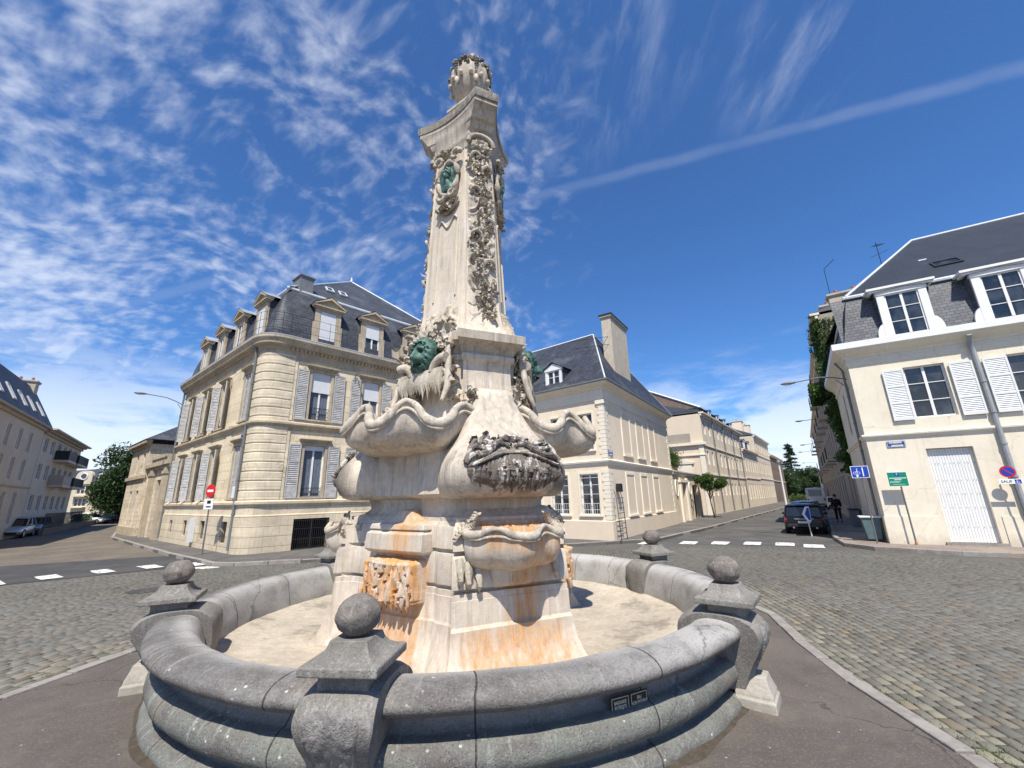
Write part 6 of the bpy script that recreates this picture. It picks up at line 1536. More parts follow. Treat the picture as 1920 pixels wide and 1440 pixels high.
# ================================================================ TREES
def at(X,Y,dist):
    d=((X-960)/782*Rv+(720-Y)/782*Uv+F_); t_=dist/d.y; return Vector((d.x*t_,d.y*t_,2.2+d.z*t_))
def tree(name,label,cat,base,h,cr,n,m,size,trunk_r=.2,ch=None,clumps=26,seed=1,crown_z=.62,sq=.85,group=None):
    rg=random.Random(seed); base=Vector(base); e=empty(name,tuple(base),label,cat,group); ch=ch or h*(1-crown_z)*1.0
    cc=base+Vector((0,0,h*crown_z)); b=MB(); top=base+Vector((.05*h*.3,0,h*.86)); lean=Vector((rg.uniform(-.2,.2),rg.uniform(-.2,.2),0))
    pts=[base+Vector((0,0,-.05)),base+Vector((0,0,h*.12))+lean*.3,base+Vector((0,0,h*.4))+lean,top]; b.tube(pts,[trunk_r*1.3,trunk_r,trunk_r*.75,trunk_r*.15],8)
    cl=[]
    for i in range(clumps):
        a=rg.uniform(0,2*PI); u_=rg.uniform(-1,1); rr=rg.uniform(.45,1)**.6; q=Vector((math.cos(a)*math.sqrt(1-u_*u_)*cr,math.sin(a)*math.sqrt(1-u_*u_)*cr,u_*ch*sq))*rr*rg.uniform(.75,1.05); c=cc+q; cl.append((c,cr*rg.uniform(.22,.42)))
        s=base+Vector((0,0,h*rg.uniform(.35,.6)))+lean; mid=s.lerp(c,.55)+Vector((0,0,.08*h)); b.tube([s,mid,c],[trunk_r*.4,trunk_r*.22,trunk_r*.06],5)
    b.build('trunk',M['bark'],e,smooth=70,fix=False); P=[]
    for i in range(n):
        c,r=cl[rg.randrange(len(cl))]; v=Vector((rg.gauss(0,1),rg.gauss(0,1),rg.gauss(0,.8))); v=v.normalized()*r*rg.random()**.45; P.append(c+v)
    leaves('crown',P,size,m,e,seed); return e
tree('broadleaf_tree','dense dark green tree rising behind the gateway pavilion at the end of the left street','tree',at(246,985,60)*1-Vector((0,0,at(246,985,60).z)),10.5,5.2,26000,M['dkleaf'],.26,.3,seed=3,clumps=60,crown_z=.52)
tree('broadleaf_tree','dark green tree beside the cream villa, left of the taller dark tree','tree',Vector((-56.,63,0)),7.2,2.8,8000,M['dkleaf'],.26,.25,seed=5,clumps=26,crown_z=.55)
# standard tree on the pavement with its stake
tp=MR(21.0,0,1.15); st=tree('street_tree','small round headed tree with bare trunk on the pavement before the garden wall','tree',(tp.x,tp.y,.12),3.8,1.3,8000,M['leaf'],.09,.06,ch=.85,seed=14,clumps=15,crown_z=.80,sq=.7)
b=MB(); b.tube([MR(20.7,.1,1.3),MR(20.7,2.6,1.3)],.035,6); b.build('stake',M['wood'],st)
tq=MR(13.9,3.9,-.25); pb=empty('potted_shrub',tuple(MR(13.6,3.88,-.3)),'leafy green shrub in a trough on top of the garden wall','shrub')
b=MB(); MR.box(b,12.9,15.2,3.88,4.2,-.5,-.12); b.build('planter_trough',M['panel'],pb,bevel=.02)
rg=random.Random(4); leaves('foliage',[MR(14.0+rg.gauss(0,.55),4.75+rg.gauss(0,.33),-.35+rg.gauss(0,.3)) for i in range(3800)],.085,M['leaf'],pb,7)
b=MB(); 
for i in range(7): b.tube([MR(13.5+.2*i,4.1,-.3),MR(13.2+.28*i,4.8,-.3+.05*i)],.015,5)
b.build('stems',M['bark'],pb,fix=False)
# trees closing the right street
p=at(1494,925,128); c_=empty('conifer',(p.x,p.y,0),'tall ragged dark conifer standing above the trees at the end of the right street','tree')
b=MB(); b.tube([(p.x,p.y,-.1),(p.x,p.y,16.5)],[.35,.05],8); rg=random.Random(12); P=[]
for i in range(46):
    z=3+13*i/46; r=(1-(z/17.5)**1.3)*4.6*rg.uniform(.55,1.1)+.3; a=rg.uniform(0,6.28); d=Vector((math.cos(a),math.sin(a),-.12)); q=Vector((p.x,p.y,z)); b.tube([q,q+d*r],[.07,.02],4)
    for k in range(170): t_=rg.random()**.7; P.append(q+d*r*t_+Vector((rg.gauss(0,.35),rg.gauss(0,.35),rg.gauss(0,.18)))*(1.1-t_*.5))
b.build('trunk',M['bark'],c_,smooth=70,fix=False); leaves('crown',P,.24,M['conif'],c_,5)
for i,(X,h,cr,lab) in enumerate(((1474,8.5,4.2,'dark round tree just left of the ragged conifer at the street end'),(1518,9.0,4.6,'broad green tree right of the ragged conifer, above the white van'),(1548,9.5,4.2,'dark green tree farthest right behind the street lamps'))):
    q=at(X,925,118+6*i); tree('broadleaf_tree',lab,'tree',(q.x,q.y,0),h,cr,9000,M['dkleaf'],.3,.25,seed=20+i,clumps=30,crown_z=.52)
P=[]; rg=random.Random(31)
for i in range(26000):
    X=rg.uniform(1440,1620); q=at(X,925,rg.uniform(135,165)); hh=6.5+2.5*noise.noise(Vector((X*.03,0,1)))+1.2*noise.noise(Vector((X*.12,0,4))); P.append(Vector((q.x,q.y,hh*rg.random()**.6)))
o=leaves('distant_wood',P,.5,M['dkleaf'],None,2,kind='stuff')
rg=random.Random(33); P=[]
for i in range(5000):
    X=rg.uniform(1480,1545); q=at(X,930,rg.uniform(84,92)); P.append(Vector((q.x,q.y,1.7*rg.random()**.7*(.8+.4*noise.noise(Vector((X*.2,0,0)))))))
leaves('undergrowth',P,.2,M['leaf'],None,6,kind='stuff')
# ================================================================ VEHICLES
def paint(name,c,rough=.25,metal=.3):
    return mat(name,c,rough,.06,1.,.02,20,.6,metal=metal)
M['navy']=paint('navy_car_paint',(.012,.014,.022)); M['blue']=paint('blue_car_paint',(.03,.06,.15)); M['silver']=paint('silver_car_paint',(.42,.44,.45),.3,.6); M['vwhite']=paint('white_car_paint',(.75,.76,.76),.35,.0); M['dkgrey']=paint('dark_grey_car_paint',(.03,.032,.035)); M['pale']=paint('pale_blue_car_paint',(.30,.36,.42),.3,.4)
M['tyre']=mat('tyre_rubber',(.02,.02,.02),.85,.2,5,.2,60,.2); M['rimm']=mat('alloy_wheel',(.35,.36,.37),.35,.1,5,.05,60,.5,metal=.6); M['tail']=mat('red_tail_lamp',(.28,.01,.01),.2,.1,3,.02,20,.6); M['lens']=mat('headlamp_lens',(.55,.57,.6),.12,.1,3,.02,20,.7); M['plate']=mat('number_plate',(.65,.65,.62),.5,.05,3,.02,20,.4); M['carglass']=mat('car_glass',(.012,.014,.016),.05,.1,1,.02,3,.8)
def car(label,pos,az,L=4.4,W_=1.82,H=1.5,m='navy',group=None,kind='suv',z0=0.,name='parked_car',cat='car'):
    """pos = middle of the rear at the ground; az = heading"""
    e=empty(name,(pos[0],pos[1],z0),label,cat,group); u=uvd(az); v=Vector((-u.y,u.x,0)); O=Vector((pos[0],pos[1],z0)); Q=lambda x,y,z:O+u*x+v*y+Vector((0,0,z))
    van=kind=='van'; sh=H*.60 if not van else H*.56
    # stations: x, half width, bottom, shoulder
    if van: st=[(0,.90,.35,sh),(.03,.97,.3,sh),(.25,1,.26,sh),(.6*L,1,.26,sh),(.80*L,.99,.26,sh*.99),(.92*L,.95,.28,sh*.90),(.985*L,.86,.32,sh*.74),(L,.70,.38,sh*.62)]
    else: st=[(0,.80,.42,sh*.86),(.03*L,.93,.33,sh*.95),(.10*L,.985,.28,sh*1.0),(.22*L,1,.25,sh),(.5*L,1,.25,sh*.985),(.70*L,.99,.25,sh*.965),(.78*L,.985,.25,sh*.93),(.90*L,.96,.27,sh*.84),(.97*L,.86,.31,sh*.74),(L,.70,.38,sh*.62)]
    w2=W_/2; b=MB(); rs=[]
    for x,w,zb,zs in st:
        w*=w2; rs.append([Q(x,-w*.90,zb),Q(x,-w*.985,zb+.10),Q(x,-w,(zb+zs)*.52),Q(x,-w*.975,zs-.06),Q(x,-w*.90,zs),Q(x,-w*.4,zs+.035),Q(x,w*.4,zs+.035),Q(x,w*.90,zs),Q(x,w*.975,zs-.06),Q(x,w,(zb+zs)*.52),Q(x,w*.985,zb+.10),Q(x,w*.90,zb)])
    b.rings(rs,True,True,True); b.build('body',M[m],e,smooth=42)
    # cabin glass and roof
    if van: cs=[(.02,.96,sh,1),(.05,.94,H-.10,0),(.66*L,.94,H-.10,0),(.88*L,.95,sh*.94,1)]
    else: cs=[(.045*L,.90,sh,1),(.14*L,.80,H-.07,0),(.50*L,.80,H-.06,0),(.70*L,.93,sh*.97,1)]
    (xa,wa,za,_),(xb,wb,zb_,_),(xc,wc,zc,_),(xd,wd,zd,_)=cs
    A=[[Q(xa,-wa*w2,za-.03),Q(xa,wa*w2,za-.03)],[Q(xb,-wb*w2,zb_),Q(xb,wb*w2,zb_)],[Q(xc,-wc*w2,zc),Q(xc,wc*w2,zc)],[Q(xd,-wd*w2,zd-.03),Q(xd,wd*w2,zd-.03)]]
    b=MB(); b.quad(A[0][0],A[0][1],A[1][1],A[1][0]); b.build('rear_window',M['carglass'] if not van else M[m],e,fix=False)
    b=MB(); b.quad(A[2][0],A[2][1],A[3][1],A[3][0]); b.build('windscreen',M['carglass'],e,fix=False)
    for s in (0,1): b=MB(); b.add([A[0][s],A[1][s],A[2][s],A[3][s]],[(0,1,2,3)]); b.build('side_window',M['carglass'] if not van else M[m],e,fix=False)
    b=MB(); rr=[]
    for x,w,z in ((xb-.10,wb*.98,zb_-.03),(xb+.04,wb,zb_+.03),((xb+xc)/2,wb,H-.01),(xc-.05,wc,zc+.02),(xc+.10,wc*.97,zc-.04)): rr.append([Q(x,-w*w2,z-.03),Q(x,-w*w2*.9,z+.015),Q(x,0,z+.035),Q(x,w*w2*.9,z+.015),Q(x,w*w2,z-.03)])
    b.grid(rr); b.build('roof',M[m],e,smooth=50,fix=False)
    b=MB()
    for s in (-1,1):
        for P1,P2,r_ in ((Q(xa,s*wa*w2,za),Q(xb,s*wb*w2,zb_),.045),(Q(xd,s*wd*w2,zd),Q(xc,s*wc*w2,zc),.035),(Q((xb+xc)/2+.1,s*w2*.955,sh),Q((xb+xc)/2,s*wb*w2,H-.07),.03)): b.tube([P1,P2],r_,6)
    b.build('pillars',M[m],e,smooth=60,fix=False)
    for x in (.19*L,.81*L):
        for s in (-1,1):
            R_=.335; b=MB(); c=Q(x,s*(w2-.11),R_); rs=[]
            for o_,r_ in ((-.10,R_*.6),(-.10,R_*.97),(-.07,R_),(.07,R_),(.115,R_*.95),(.118,R_*.66)):
                rs.append([c+v*s*o_+u*r_*math.cos(2*PI*k/20)+Vector((0,0,r_*math.sin(2*PI*k/20))) for k in range(20)])
            b.rings(rs,True,True,False); w=b.build('wheel',M['tyre'],e,smooth=40,fix=True)
            b=MB(); b.rings([[c+v*s*o_+u*r_*math.cos(2*PI*k/20)+Vector((0,0,r_*math.sin(2*PI*k/20))) for k in range(20)] for o_,r_ in ((.117,R_*.67),(.09,R_*.6),(.105,R_*.15))],True,False,True); b.build('rim',M['rimm'],w,smooth=30)
    for s in (-1,1):
        b=MB(); x=-.012 if van else .006*L; b.prism([Q(x-.004,s*w2*.62,sh*.80),Q(x+.02,s*w2*.92,sh*.78),Q(x+.08,s*w2*.95,sh*.90),Q(x+.02,s*w2*.62,sh*.90)] if not van else [Q(-.015,s*w2*.80,.75),Q(-.015,s*w2*.93,.75),Q(-.015,s*w2*.93,1.15),Q(-.015,s*w2*.80,1.15)],u*.03); b.build('tail_lamp',M['tail'],e)
        b=MB(); b.blob(Q(L-.16,s*w2*.70,sh*.66),.14,.20,.075,Matrix.Rotation(R(az),3,'Z'),n=12,m=8); b.build('headlamp',M['lens'],e,smooth=80)
        b=MB(); b.blob(Q(xd-.15,s*(w2+.09),sh+.05),.08,.11,.075,Matrix.Rotation(R(az),3,'Z'),n=10,m=8); b.build('mirror',M[m],e,smooth=80)
    b=MB(); b.box(Q(-.035,-.26,sh*.62),v*.52,Vector((0,0,.11)),u*.03); b.build('number_plate',M['plate'],e)
    b=MB(); b.box(Q(-.05,-w2*.84,.36),v*w2*1.68,Vector((0,0,.16)),u*.16); b.build('rear_bumper',M['black'],e,bevel=.02)
    b=MB(); b.box(Q(L-.10,-w2*.7,.34),v*w2*1.4,Vector((0,0,.16)),u*.12); b.build('front_bumper',M['black'],e,bevel=.02)
    if van:
        b=MB(); b.quad(Q(-.03,-w2*.7,sh+.05),Q(-.03,w2*.7,sh+.05),Q(.03,w2*.7,H-.25),Q(.03,-w2*.7,H-.25)); b.build('rear_door_window',M['carglass'],e,fix=False)
    if kind=='suv': 
        b=MB(); b.box(Q(-.03,-.42,sh*.84),v*.84,Vector((0,0,.035)),u*.03); b.build('tailgate_trim',M['silver'],e)
        b=MB(); 
        for s in (-1,1): b.tube([Q(.02,s*.5,.34),Q(-.07,s*.5,.34)],.04,8)
        b.build('exhaust_tips',M['silver'],e)
    return e
d55=uvd(55); base=Vector((15.1,23.0,0)); GP='cars parked along the right kerb'
car('black family car seen from behind, nearest of the parked row, right behind the arrow sign',base,55,4.45,1.84,1.50,'navy',GP)
car('dark blue car with a pale roof line, second in the row behind the black one',base+d55*5.6,55,4.3,1.78,1.52,'blue',GP,kind='car')
car('dark grey car, third in the row of parked cars',base+d55*11.0,55,4.3,1.78,1.46,'dkgrey',GP,kind='car')
car('white camper van with a domed roof parked farther down the street',at(1531,940,58).xy.to_3d(),55,5.2,2.05,2.55,'vwhite',None,kind='van',name='camper_van',cat='van')
q=at(1566,938,50); car('small white car half hidden beyond the walking person',(q.x,q.y,0),55,4.0,1.7,1.45,'vwhite',GP,kind='car')
q=at(1560,925,72); lt=empty('lorry',(q.x,q.y,0),'white lorry with a green rear panel far down the right kerb','lorry'); u=uvd(56); v=Vector((-u.y,u.x,0)); M['green']=mat('green_panel_paint',(.02,.22,.17),.5,.1,3,.05,30,.4)
b=MB(); b.box(Vector((q.x,q.y,1.0))-v*1.1,v*2.2,u*5,(0,0,2.3)); b.build('cargo_box',M['vwhite'],lt,bevel=.04); b=MB(); b.box(Vector((q.x,q.y,1.7))-v*1.0-u*.03,v*2.0,u*.02,(0,0,1.0)); b.build('rear_panel',M['green'],lt)
b=MB(); b.box(Vector((q.x,q.y,.5))-v*1.05+u*5.1,v*2.1,u*1.7,(0,0,2.0)); b.build('cab',M['vwhite'],lt,bevel=.1)
for s in (-1,1):
    for x in (1.2,5.9): b=MB(); c=Vector((q.x,q.y,.45))+v*s*.95+u*x; b.tube([c-v*.13,c+v*.13],.45,18); b.build('wheel',M['tyre'],lt,smooth=40)
car('silver hatchback at the left edge of the photo before the beige terrace',(-40.6,36.0,0),127-180,4.2,1.76,1.50,'silver','cars parked on the far left side',kind='car',z0=0)
car('pale blue car parked just behind the silver hatchback',(-43.6,40.0,0),127-180,4.0,1.72,1.46,'pale','cars parked on the far left side',kind='car')
q=at(176,980,60); car('small white car in front of the cream villa',(q.x,q.y-3,0),8,4.2,1.75,1.45,'vwhite',None,kind='car')
q=at(217,982,60); car('dark car beside the white one, under the dark trees',(q.x,q.y-1,0),8,4.2,1.75,1.45,'dkgrey',None,kind='car')
# ================================================================ SIGNS
M['signred']=mat('sign_red',(.55,.01,.015),.4,.08,3,.03,30,.4); M['signwhite']=mat('sign_white',(.78,.78,.77),.4,.05,3,.03,30,.4); M['signblue']=mat('sign_blue',(.01,.05,.36),.4,.08,3,.03,30,.4); M['signgreen']=mat('sign_green',(.0,.22,.13),.4,.08,3,.03,30,.4); M['post']=mat('galvanised_post',(.13,.13,.135),.5,.15,4,.1,50,.5); M['signblk']=mat('sign_black',(.01,.01,.01),.4,.1,3,.03,30,.3)
def disc(f,x,z,r,o,m,par,name,n=36,th=.004):
    b=MB(); b.prism([f(x+r*math.cos(2*PI*k/n),z+r*math.sin(2*PI*k/n),o) for k in range(n)],f.n*th); return b.build(name,m,par)
def rectm(f,x0,x1,z0,z1,o,m,par,name,th=.004,bev=0): b=MB(); f.box(b,x0,x1,z0,z1,o,o+th); return b.build(name,m,par,bevel=bev)
# one way entry forbidden
f=Fr((-13.63,19.29),160,(0,0)); s=empty('no_entry_sign',(-13.63,19.29,.12),'red round no entry sign with a white plate below it on a thin post','road sign'); 
b=MB(); b.tube([f(0,.1,-.03),f(0.03,3.0,-.03)],.03,8); b.build('post',M['post'],s,smooth=60)
a=disc(f,0.03,2.78,.29,.0,M['signred'],s,'sign_face',th=.02); disc(f,.03,2.78,.26,.0201,M['signred'],a,'sign_field'); rectm(f,-.16,.22,2.73,2.83,.0245,M['signwhite'],a,'white_bar')
a=rectm(f,-.25,.33,1.98,2.44,.0,M['signwhite'],s,'supplementary_plate',.015); rectm(f,-.10,.14,2.22,2.36,.0155,M['signblk'],a,'pictogram',.001); rectm(f,-.14,.18,2.06,2.12,.0155,M['signblk'],a,'plate_marks',.001)
# arrow sign
f=Fr((14.6,22.2),-14,(0,0)); s=empty('arrow_sign',(14.6,22.2,0),'blue and white chevron arrow sign pointing left in front of the black car','road sign')
b=MB(); b.tube([f(.2,0,-.02),f(.14,1.1,-.02)],.028,8); b.build('post',M['blind'],s,smooth=60)
b=MB(); b.prism([f(-.06,1.06,0),f(.13,1.42,0),f(.30,1.42,0),f(.30,.70,0),f(.13,.70,0)],f.n*.015); a=b.build('sign_plate',M['signwhite'],s)
b=MB(); b.prism([f(.06,1.06,.0155),f(.20,1.36,.0155),f(.28,1.36,.0155),f(.28,.76,.0155),f(.20,.76,.0155)],f.n*.003); b.build('blue_field',M['signblue'],a)
# blue cycle lane end sign
f=Fr((14.25,17.75),-24,(0,0)); s=empty('cycle_lane_sign',(14.3,17.8,.12),'square blue sign with a cyclist pictogram and white line beside the side street corner','road sign')
b=MB(); b.tube([f(.12,.1,-.04),f(.12,2.75,-.04)],.03,8); b.build('post',M['post'],s,smooth=60)
a=rectm(f,-.22,.38,2.66,3.14,0,M['signwhite'],s,'sign_plate',.012); rectm(f,-.20,.36,2.68,3.12,.0125,M['signblue'],a,'blue_field',.002); rectm(f,.16,.195,2.72,3.08,.015,M['signwhite'],a,'white_line',.0015)
b=MB(); 
for x in (-.10,.03): b.rings([[f(x+r_*math.cos(k*PI/8),2.86+r_*math.sin(k*PI/8),.0152) for k in range(16)] for r_ in (.052,.04)])
f.box(b,-.09,.02,2.90,2.91,.0148,.016); b.prism([f(-.05,2.92,.015),f(-.01,2.98,.015),f(.01,2.97,.015),f(-.02,2.91,.015)],f.n*.001); b.prism([f(-.01+.022*math.cos(k*PI/4),3.02+.022*math.sin(k*PI/4),.015) for k in range(8)],f.n*.001)
b.prism([f(-.06,2.70,.015),f(.0,2.70,.015),f(.0,2.76,.015),f(.02,2.76,.015),f(-.03,2.81,.015),f(-.08,2.76,.015),f(-.06,2.76,.015)],f.n*.001)
b.build('cyclist_pictogram',M['signwhite'],a)
# green parking notice
f=RF; s=empty('parking_notice_sign',tuple(RF(.70,.12,.32)),'green parking information sign with a small blue symbol on a post by the cream wall','road sign')
b=MB(); b.tube([f(.68,.1,.34),f(.66,2.55,.34)],.028,8); b.build('post',M['post'],s,smooth=60); b=MB(); b.lathe(f(.68,.1,.34),[(.05,0),(.045,.12),(.03,.14)],10); b.build('rusty_foot',M['pot'],s)
a=rectm(f,.30,.92,2.28,2.84,.38,M['signwhite'],s,'sign_plate',.012); rectm(f,.32,.90,2.30,2.82,.3925,M['signgreen'],a,'green_field',.002); rectm(f,.54,.68,2.68,2.80,.395,M['signblue'],a,'blue_symbol',.001)
b=MB(); b.prism([f(.58+.0,2.72,.396),f(.64,2.72,.396),f(.64,2.76,.396),f(.58,2.76,.396)],f.n*.001) if 0 else None
text_obj('symbol_letter','P',.10,f(.61,2.74,.3962),Vector((0,0,1)).cross(f.n),(0,0,1),M['signwhite'],a,.0005)
b=MB(); rg=random.Random(3)
for z,x0_,x1_,h_ in ((2.60,.36,.86,.018),(2.54,.50,.72,.018),(2.47,.36,.66,.008),(2.43,.36,.62,.008),(2.36,.42,.80,.006)):
    x=x0_
    while x<x1_: w_=rg.uniform(.012,.03); f.box(b,x,x+w_,z-h_,z+h_,.3946,.396); x+=w_+.008
b.build('notice_lettering',M['signwhite'],a,fix=False)
# no parking except disabled
s=empty('no_parking_sign',tuple(RF(3.74,.12,.40)),'round blue no parking sign over a SAUF plate with a wheelchair symbol','road sign')
b=MB(); b.tube([f(3.80,.1,.40),f(3.70,2.95,.40)],.028,8); b.build('post',M['post'],s,smooth=60)
a=disc(f,3.64,2.70,.205,.43,M['signred'],s,'sign_face',th=.015); disc(f,3.64,2.70,.165,.4455,M['signblue'],a,'blue_field',th=.002)
b=MB(); c1,c2=math.cos(R(135)),math.sin(R(135)); b.prism([f(3.64+dx*c1-dz*c2,2.70+dx*c2+dz*c1,.448) for dx,dz in ((-.16,-.018),(.16,-.018),(.16,.018),(-.16,.018))],f.n*.0015); b.build('red_bar',M['signred'],a)
a=rectm(f,3.34,3.96,2.27,2.44,.43,M['signwhite'],s,'plate',.012,.02); text_obj('plate_lettering','SAUF',.125,f(3.54,2.352,.4425),Vector((0,0,1)).cross(f.n),(0,0,1),M['signblk'],a,.0006,bold=.002)
rectm(f,3.745,3.905,2.285,2.425,.4425,M['signblue'],a,'blue_square',.002)
b=MB(); b.rings([[f(3.82+r_*math.cos(k*PI/8+2.2),2.335+r_*math.sin(k*PI/8+2.2),.4452) for k in range(12)] for r_ in (.042,.030)],False); f.box(b,3.80,3.812,2.345,2.395,.4448,.446); f.box(b,3.81,3.845,2.35,2.36,.4448,.446); b.prism([f(3.806+.012*math.cos(k*PI/4),2.408+.012*math.sin(k*PI/4),.445) for k in range(8)],f.n*.001); b.build('wheelchair_symbol',M['signwhite'],a,fix=False)
# ================================================================ LAMPS
M['lampgrey']=mat('lamp_grey_metal',(.16,.17,.18),.4,.1,4,.05,40,.5); M['lampglass']=mat('lamp_bowl',(.55,.56,.55),.2,.1,3,.02,20,.6)
def lamp(label,A,B,post=None,head=.34,group='street lamps',first=[None]):
    A,B=Vector(A),Vector(B); e=empty('street_lamp',tuple(post) if post else tuple(A),label,'street lamp',group); b=MB()
    if post: P_=Vector(post); b.tube([P_,P_+Vector((0,0,4)),A],[.09,.07,.05],8); b.build('post',M['lampgrey'],e,smooth=60); b=MB()
    mid=A.lerp(B,.5)+Vector((0,0,.18)); b.tube([A-(B-A).normalized()*.05,A.lerp(B,.25)+Vector((0,0,.13)),mid,B],.028,6)
    if not post: b.tube([A-Vector((0,0,.45)),A.lerp(B,.2)],.02,5)
    b.build('arm',M['lampgrey'],e,smooth=60); d=(B-A); d.z=0; d.normalize(); az=math.degrees(math.atan2(d.y,d.x)); Mx=Matrix.Rotation(R(az),3,'Z')
    b=MB(); b.blob(B+d*head*.8,head,head*.38,head*.20,Mx,n=16,m=10); h=b.build('lamp_head',M['lampgrey'],e,smooth=80)
    b=MB(); b.blob(B+d*head*.9-Vector((0,0,head*.08)),head*.72,head*.30,head*.20,Mx,n=14,m=10); b.build('lamp_bowl',M['lampglass'],h,smooth=80); return e
lamp('flat lamp head on a long arm from the side wall of the shuttered house',RS(1.4,7.15,0),RS(1.4,7.35,2.0))
lamp('lamp on an arm from the grey terrace, second along the right street',RS(25.,8.3,0),RS(25.,8.6,1.6))
lamp('lamp on an arm from the grey terrace, third along the right street',RS(44.,7.8,0),RS(44.,8.,1.5))
for k,(X,lab) in enumerate(((1551,'lamp on a slender post, nearer of the two posts at the street end'),(1545,'lamp on a slender post, farther of the two posts at the street end'))):
    q=at(X,935,66+22*k); p0=(q.x,q.y,.1); T=Vector((q.x,q.y,7.9-.3*k)); lamp(lab,T,T+Vector((-1.9,.6,.2)),post=p0)
lamp('lamp on a curved arm over the left street from the far end of the mansion',LL(12.9,8.45,0.1),LL(13.2,9.0,2.1))
lamp('round bowl lamp fixed to the right hand facade of the mansion under the cornice',LR(4.35,8.6,.05),LR(4.35,8.75,.45),head=.26)
b=MB(); pp=at(1478,965,66); 
wp=empty('white_pole',(pp.x,pp.y,0),'tall plain white pole at the far end of the sunlit row','pole'); b.tube([(pp.x,pp.y,0),(pp.x,pp.y,6.3)],[.14,.11],8); b.build('shaft',M['vwhite'],wp,smooth=60); b=MB(); b.lathe((pp.x,pp.y,6.3),[(.25,0),(.3,.25),(.22,.5),(.05,.6)],10); b.build('pole_top',M['lampgrey'],wp,smooth=60)
# dark bench-like boxes against the ivy building
bx=empty('utility_cabinet',tuple(RS(9.6,.12,.4)),'low dark cabinet against the ivy building in the shade','cabinet'); b=MB(); RS.box(b,9.2,10.4,.1,1.05,.08,.5); b.build('box',M['zincpipe'],bx,bevel=.02); b=MB(); RS.box(b,9.15,10.45,1.05,1.12,.05,.55); b.build('top',M['black'],bx)
# ================================================================ PERSON walking away on the shaded pavement
M['skin']=mat('skin',(.42,.27,.19),.6,.08,5,.05,40,.3); M['jacket']=mat('dark_jacket',(.018,.019,.022),.9,.2,5,.2,60,.1); M['trouser']=mat('dark_brown_trousers',(.035,.03,.026),.9,.2,5,.2,60,.1); M['hair']=mat('dark_hair',(.025,.017,.012),.7,.3,30,.3,90,.3); M['shoe']=mat('black_shoe',(.01,.01,.01),.5,.1,5,.05,40,.3)
pq=Vector((21.6,29.3,.12)); pe=empty('person',tuple(pq),'person in dark jacket and trousers walking away on the shaded right pavement','person')
pu=uvd(55); pv=Vector((-pu.y,pu.x,0)); PQ=lambda x,y,z:pq+pu*x+pv*y+Vector((0,0,z))
def skinned(name,nodes,edges,rad,m,par,root=0,sub=2):
    me=bpy.data.meshes.new(name); off=rootof(par); me.from_pydata([tuple(Vector(n)-off) for n in nodes],edges,[]); o=bpy.data.objects.new(name,me); COL.objects.link(o); o.parent=par
    sk=o.modifiers.new('skin','SKIN'); sk.use_smooth_shade=True
    if not me.skin_vertices: 
        me.attributes
        bm=bmesh.new(); bm.from_mesh(me); bm.verts.layers.skin.verify(); bm.to_mesh(me); bm.free()
    for i,r in enumerate(rad): sv_=me.skin_vertices[0].data[i]; sv_.radius=(r if isinstance(r,tuple) else (r,r)); sv_.use_root=(i==root)
    s_=o.modifiers.new('sub','SUBSURF'); s_.levels=sub; s_.render_levels=sub; me.materials.append(m); return o
N_=[PQ(0,0,.98),PQ(.0,0,1.18),PQ(.02,0,1.38),PQ(.03,0,1.50),PQ(.04,0,1.56),
    PQ(.03,.17,1.44),PQ(-.10,.23,1.17),PQ(.02,.24,.94),PQ(.03,-.17,1.44),PQ(.10,-.23,1.17),PQ(.26,-.22,.98),
    PQ(.02,.10,.92),PQ(.20,.10,.52),PQ(.16,.10,.10),PQ(.32,.11,.05),PQ(-.02,-.10,.92),PQ(-.14,-.10,.52),PQ(-.42,-.10,.16),PQ(-.32,-.10,.05),PQ(.05,0,1.66),PQ(.055,0,1.76)]
skinned('body',N_,[(0,1),(1,2),(2,3),(3,4),(4,19),(19,20),(2,5),(5,6),(6,7),(2,8),(8,9),(9,10),(0,11),(11,12),(12,13),(13,14),(0,15),(15,16),(16,17),(17,18)],[(.15,.10),(.14,.10),(.16,.11),.06,.052,.065,.045,.035,.065,.045,.035,.085,.06,.042,.035,.085,.06,.042,.035,(.082,.095),(.06,.07)],M['skin'],pe)
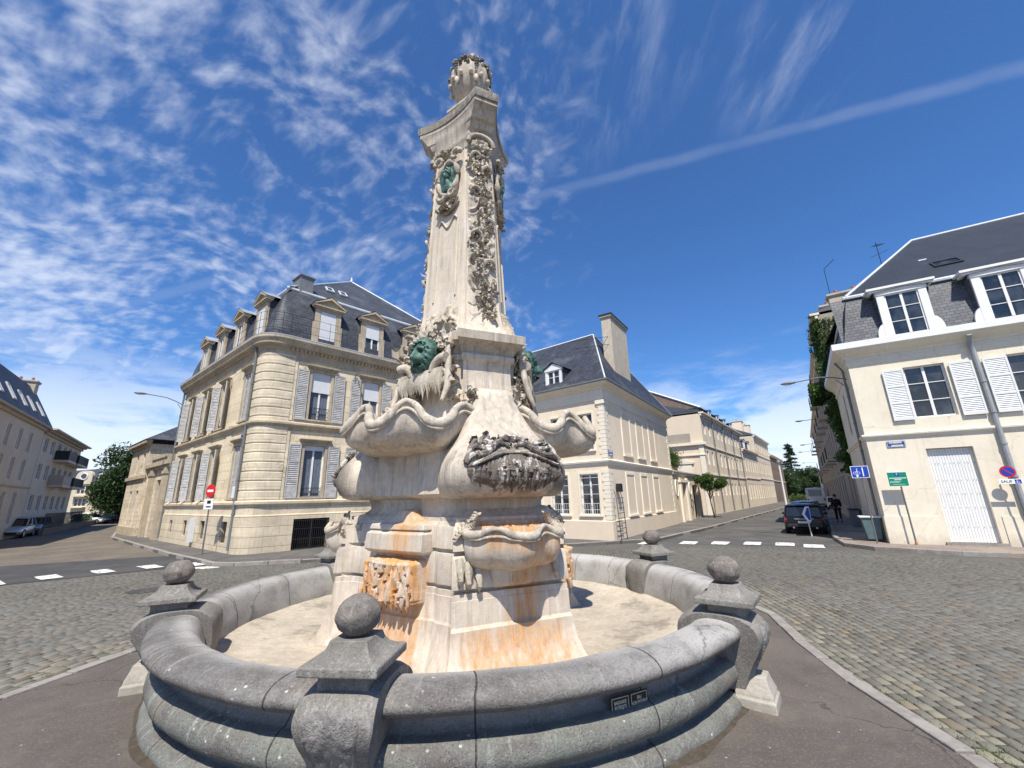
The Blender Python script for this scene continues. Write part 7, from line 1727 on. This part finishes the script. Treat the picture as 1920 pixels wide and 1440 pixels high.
skinned('jacket',[PQ(-.01,0,.90),PQ(-.01,0,1.15),PQ(.01,0,1.36),PQ(.03,0,1.47),PQ(.03,.18,1.43),PQ(-.10,.235,1.17),PQ(.01,.245,.99),PQ(.03,-.18,1.43),PQ(.10,-.235,1.17),PQ(.25,-.225,1.0)],[(0,1),(1,2),(2,3),(2,4),(4,5),(5,6),(2,7),(7,8),(8,9)],[(.18,.135),(.175,.135),(.185,.135),.085,.085,.07,.058,.085,.07,.058],M['jacket'],pe)
skinned('trousers',[PQ(0,0,.98),PQ(.02,.10,.88),PQ(.20,.10,.52),PQ(.16,.10,.14),PQ(-.02,-.10,.88),PQ(-.14,-.10,.52),PQ(-.40,-.10,.20)],[(0,1),(1,2),(2,3),(0,4),(4,5),(5,6)],[(.165,.12),.10,.08,.062,.10,.08,.062],M['trouser'],pe)
b=MB(); b.blob(PQ(.04,0,1.72),.105,.10,.10,Matrix.Rotation(R(55),3,'Z'),n=12,m=10,jit=.15); b.build('hair',M['hair'],pe,smooth=80)
for x,y,z in ((.24,.105,.04),(-.36,-.10,.09)): b=MB(); b.blob(PQ(x,y,z),.15,.055,.05,Matrix.Rotation(R(55),3,'Z'),n=10,m=8); b.build('shoe',M['shoe'],pe,smooth=80)
for x,y,z,s_ in ((.02,.245,.93,1),(.28,-.22,.95,-1)):
    nodes=[PQ(x,y,z),PQ(x+.01,y,z-.06)]; ed=[(0,1)]; rd=[.030,.032]
    for k,l in enumerate((.060,.068,.064,.052)): i0=len(nodes); yy=y+(k-1.5)*.017; nodes+=[PQ(x+.012,yy,z-.075),PQ(x+.02,yy,z-.075-l*.6),PQ(x+.008,yy,z-.075-l)]; ed+=[(1,i0),(i0,i0+1),(i0+1,i0+2)]; rd+=[.010,.009,.007]
    i0=len(nodes); nodes+=[PQ(x+.04,y,z-.045),PQ(x+.055,y,z-.085)]; ed+=[(0,i0),(i0,i0+1)]; rd+=[.011,.009]
    skinned('hand',nodes,ed,rd,M['skin'],pe,sub=1)
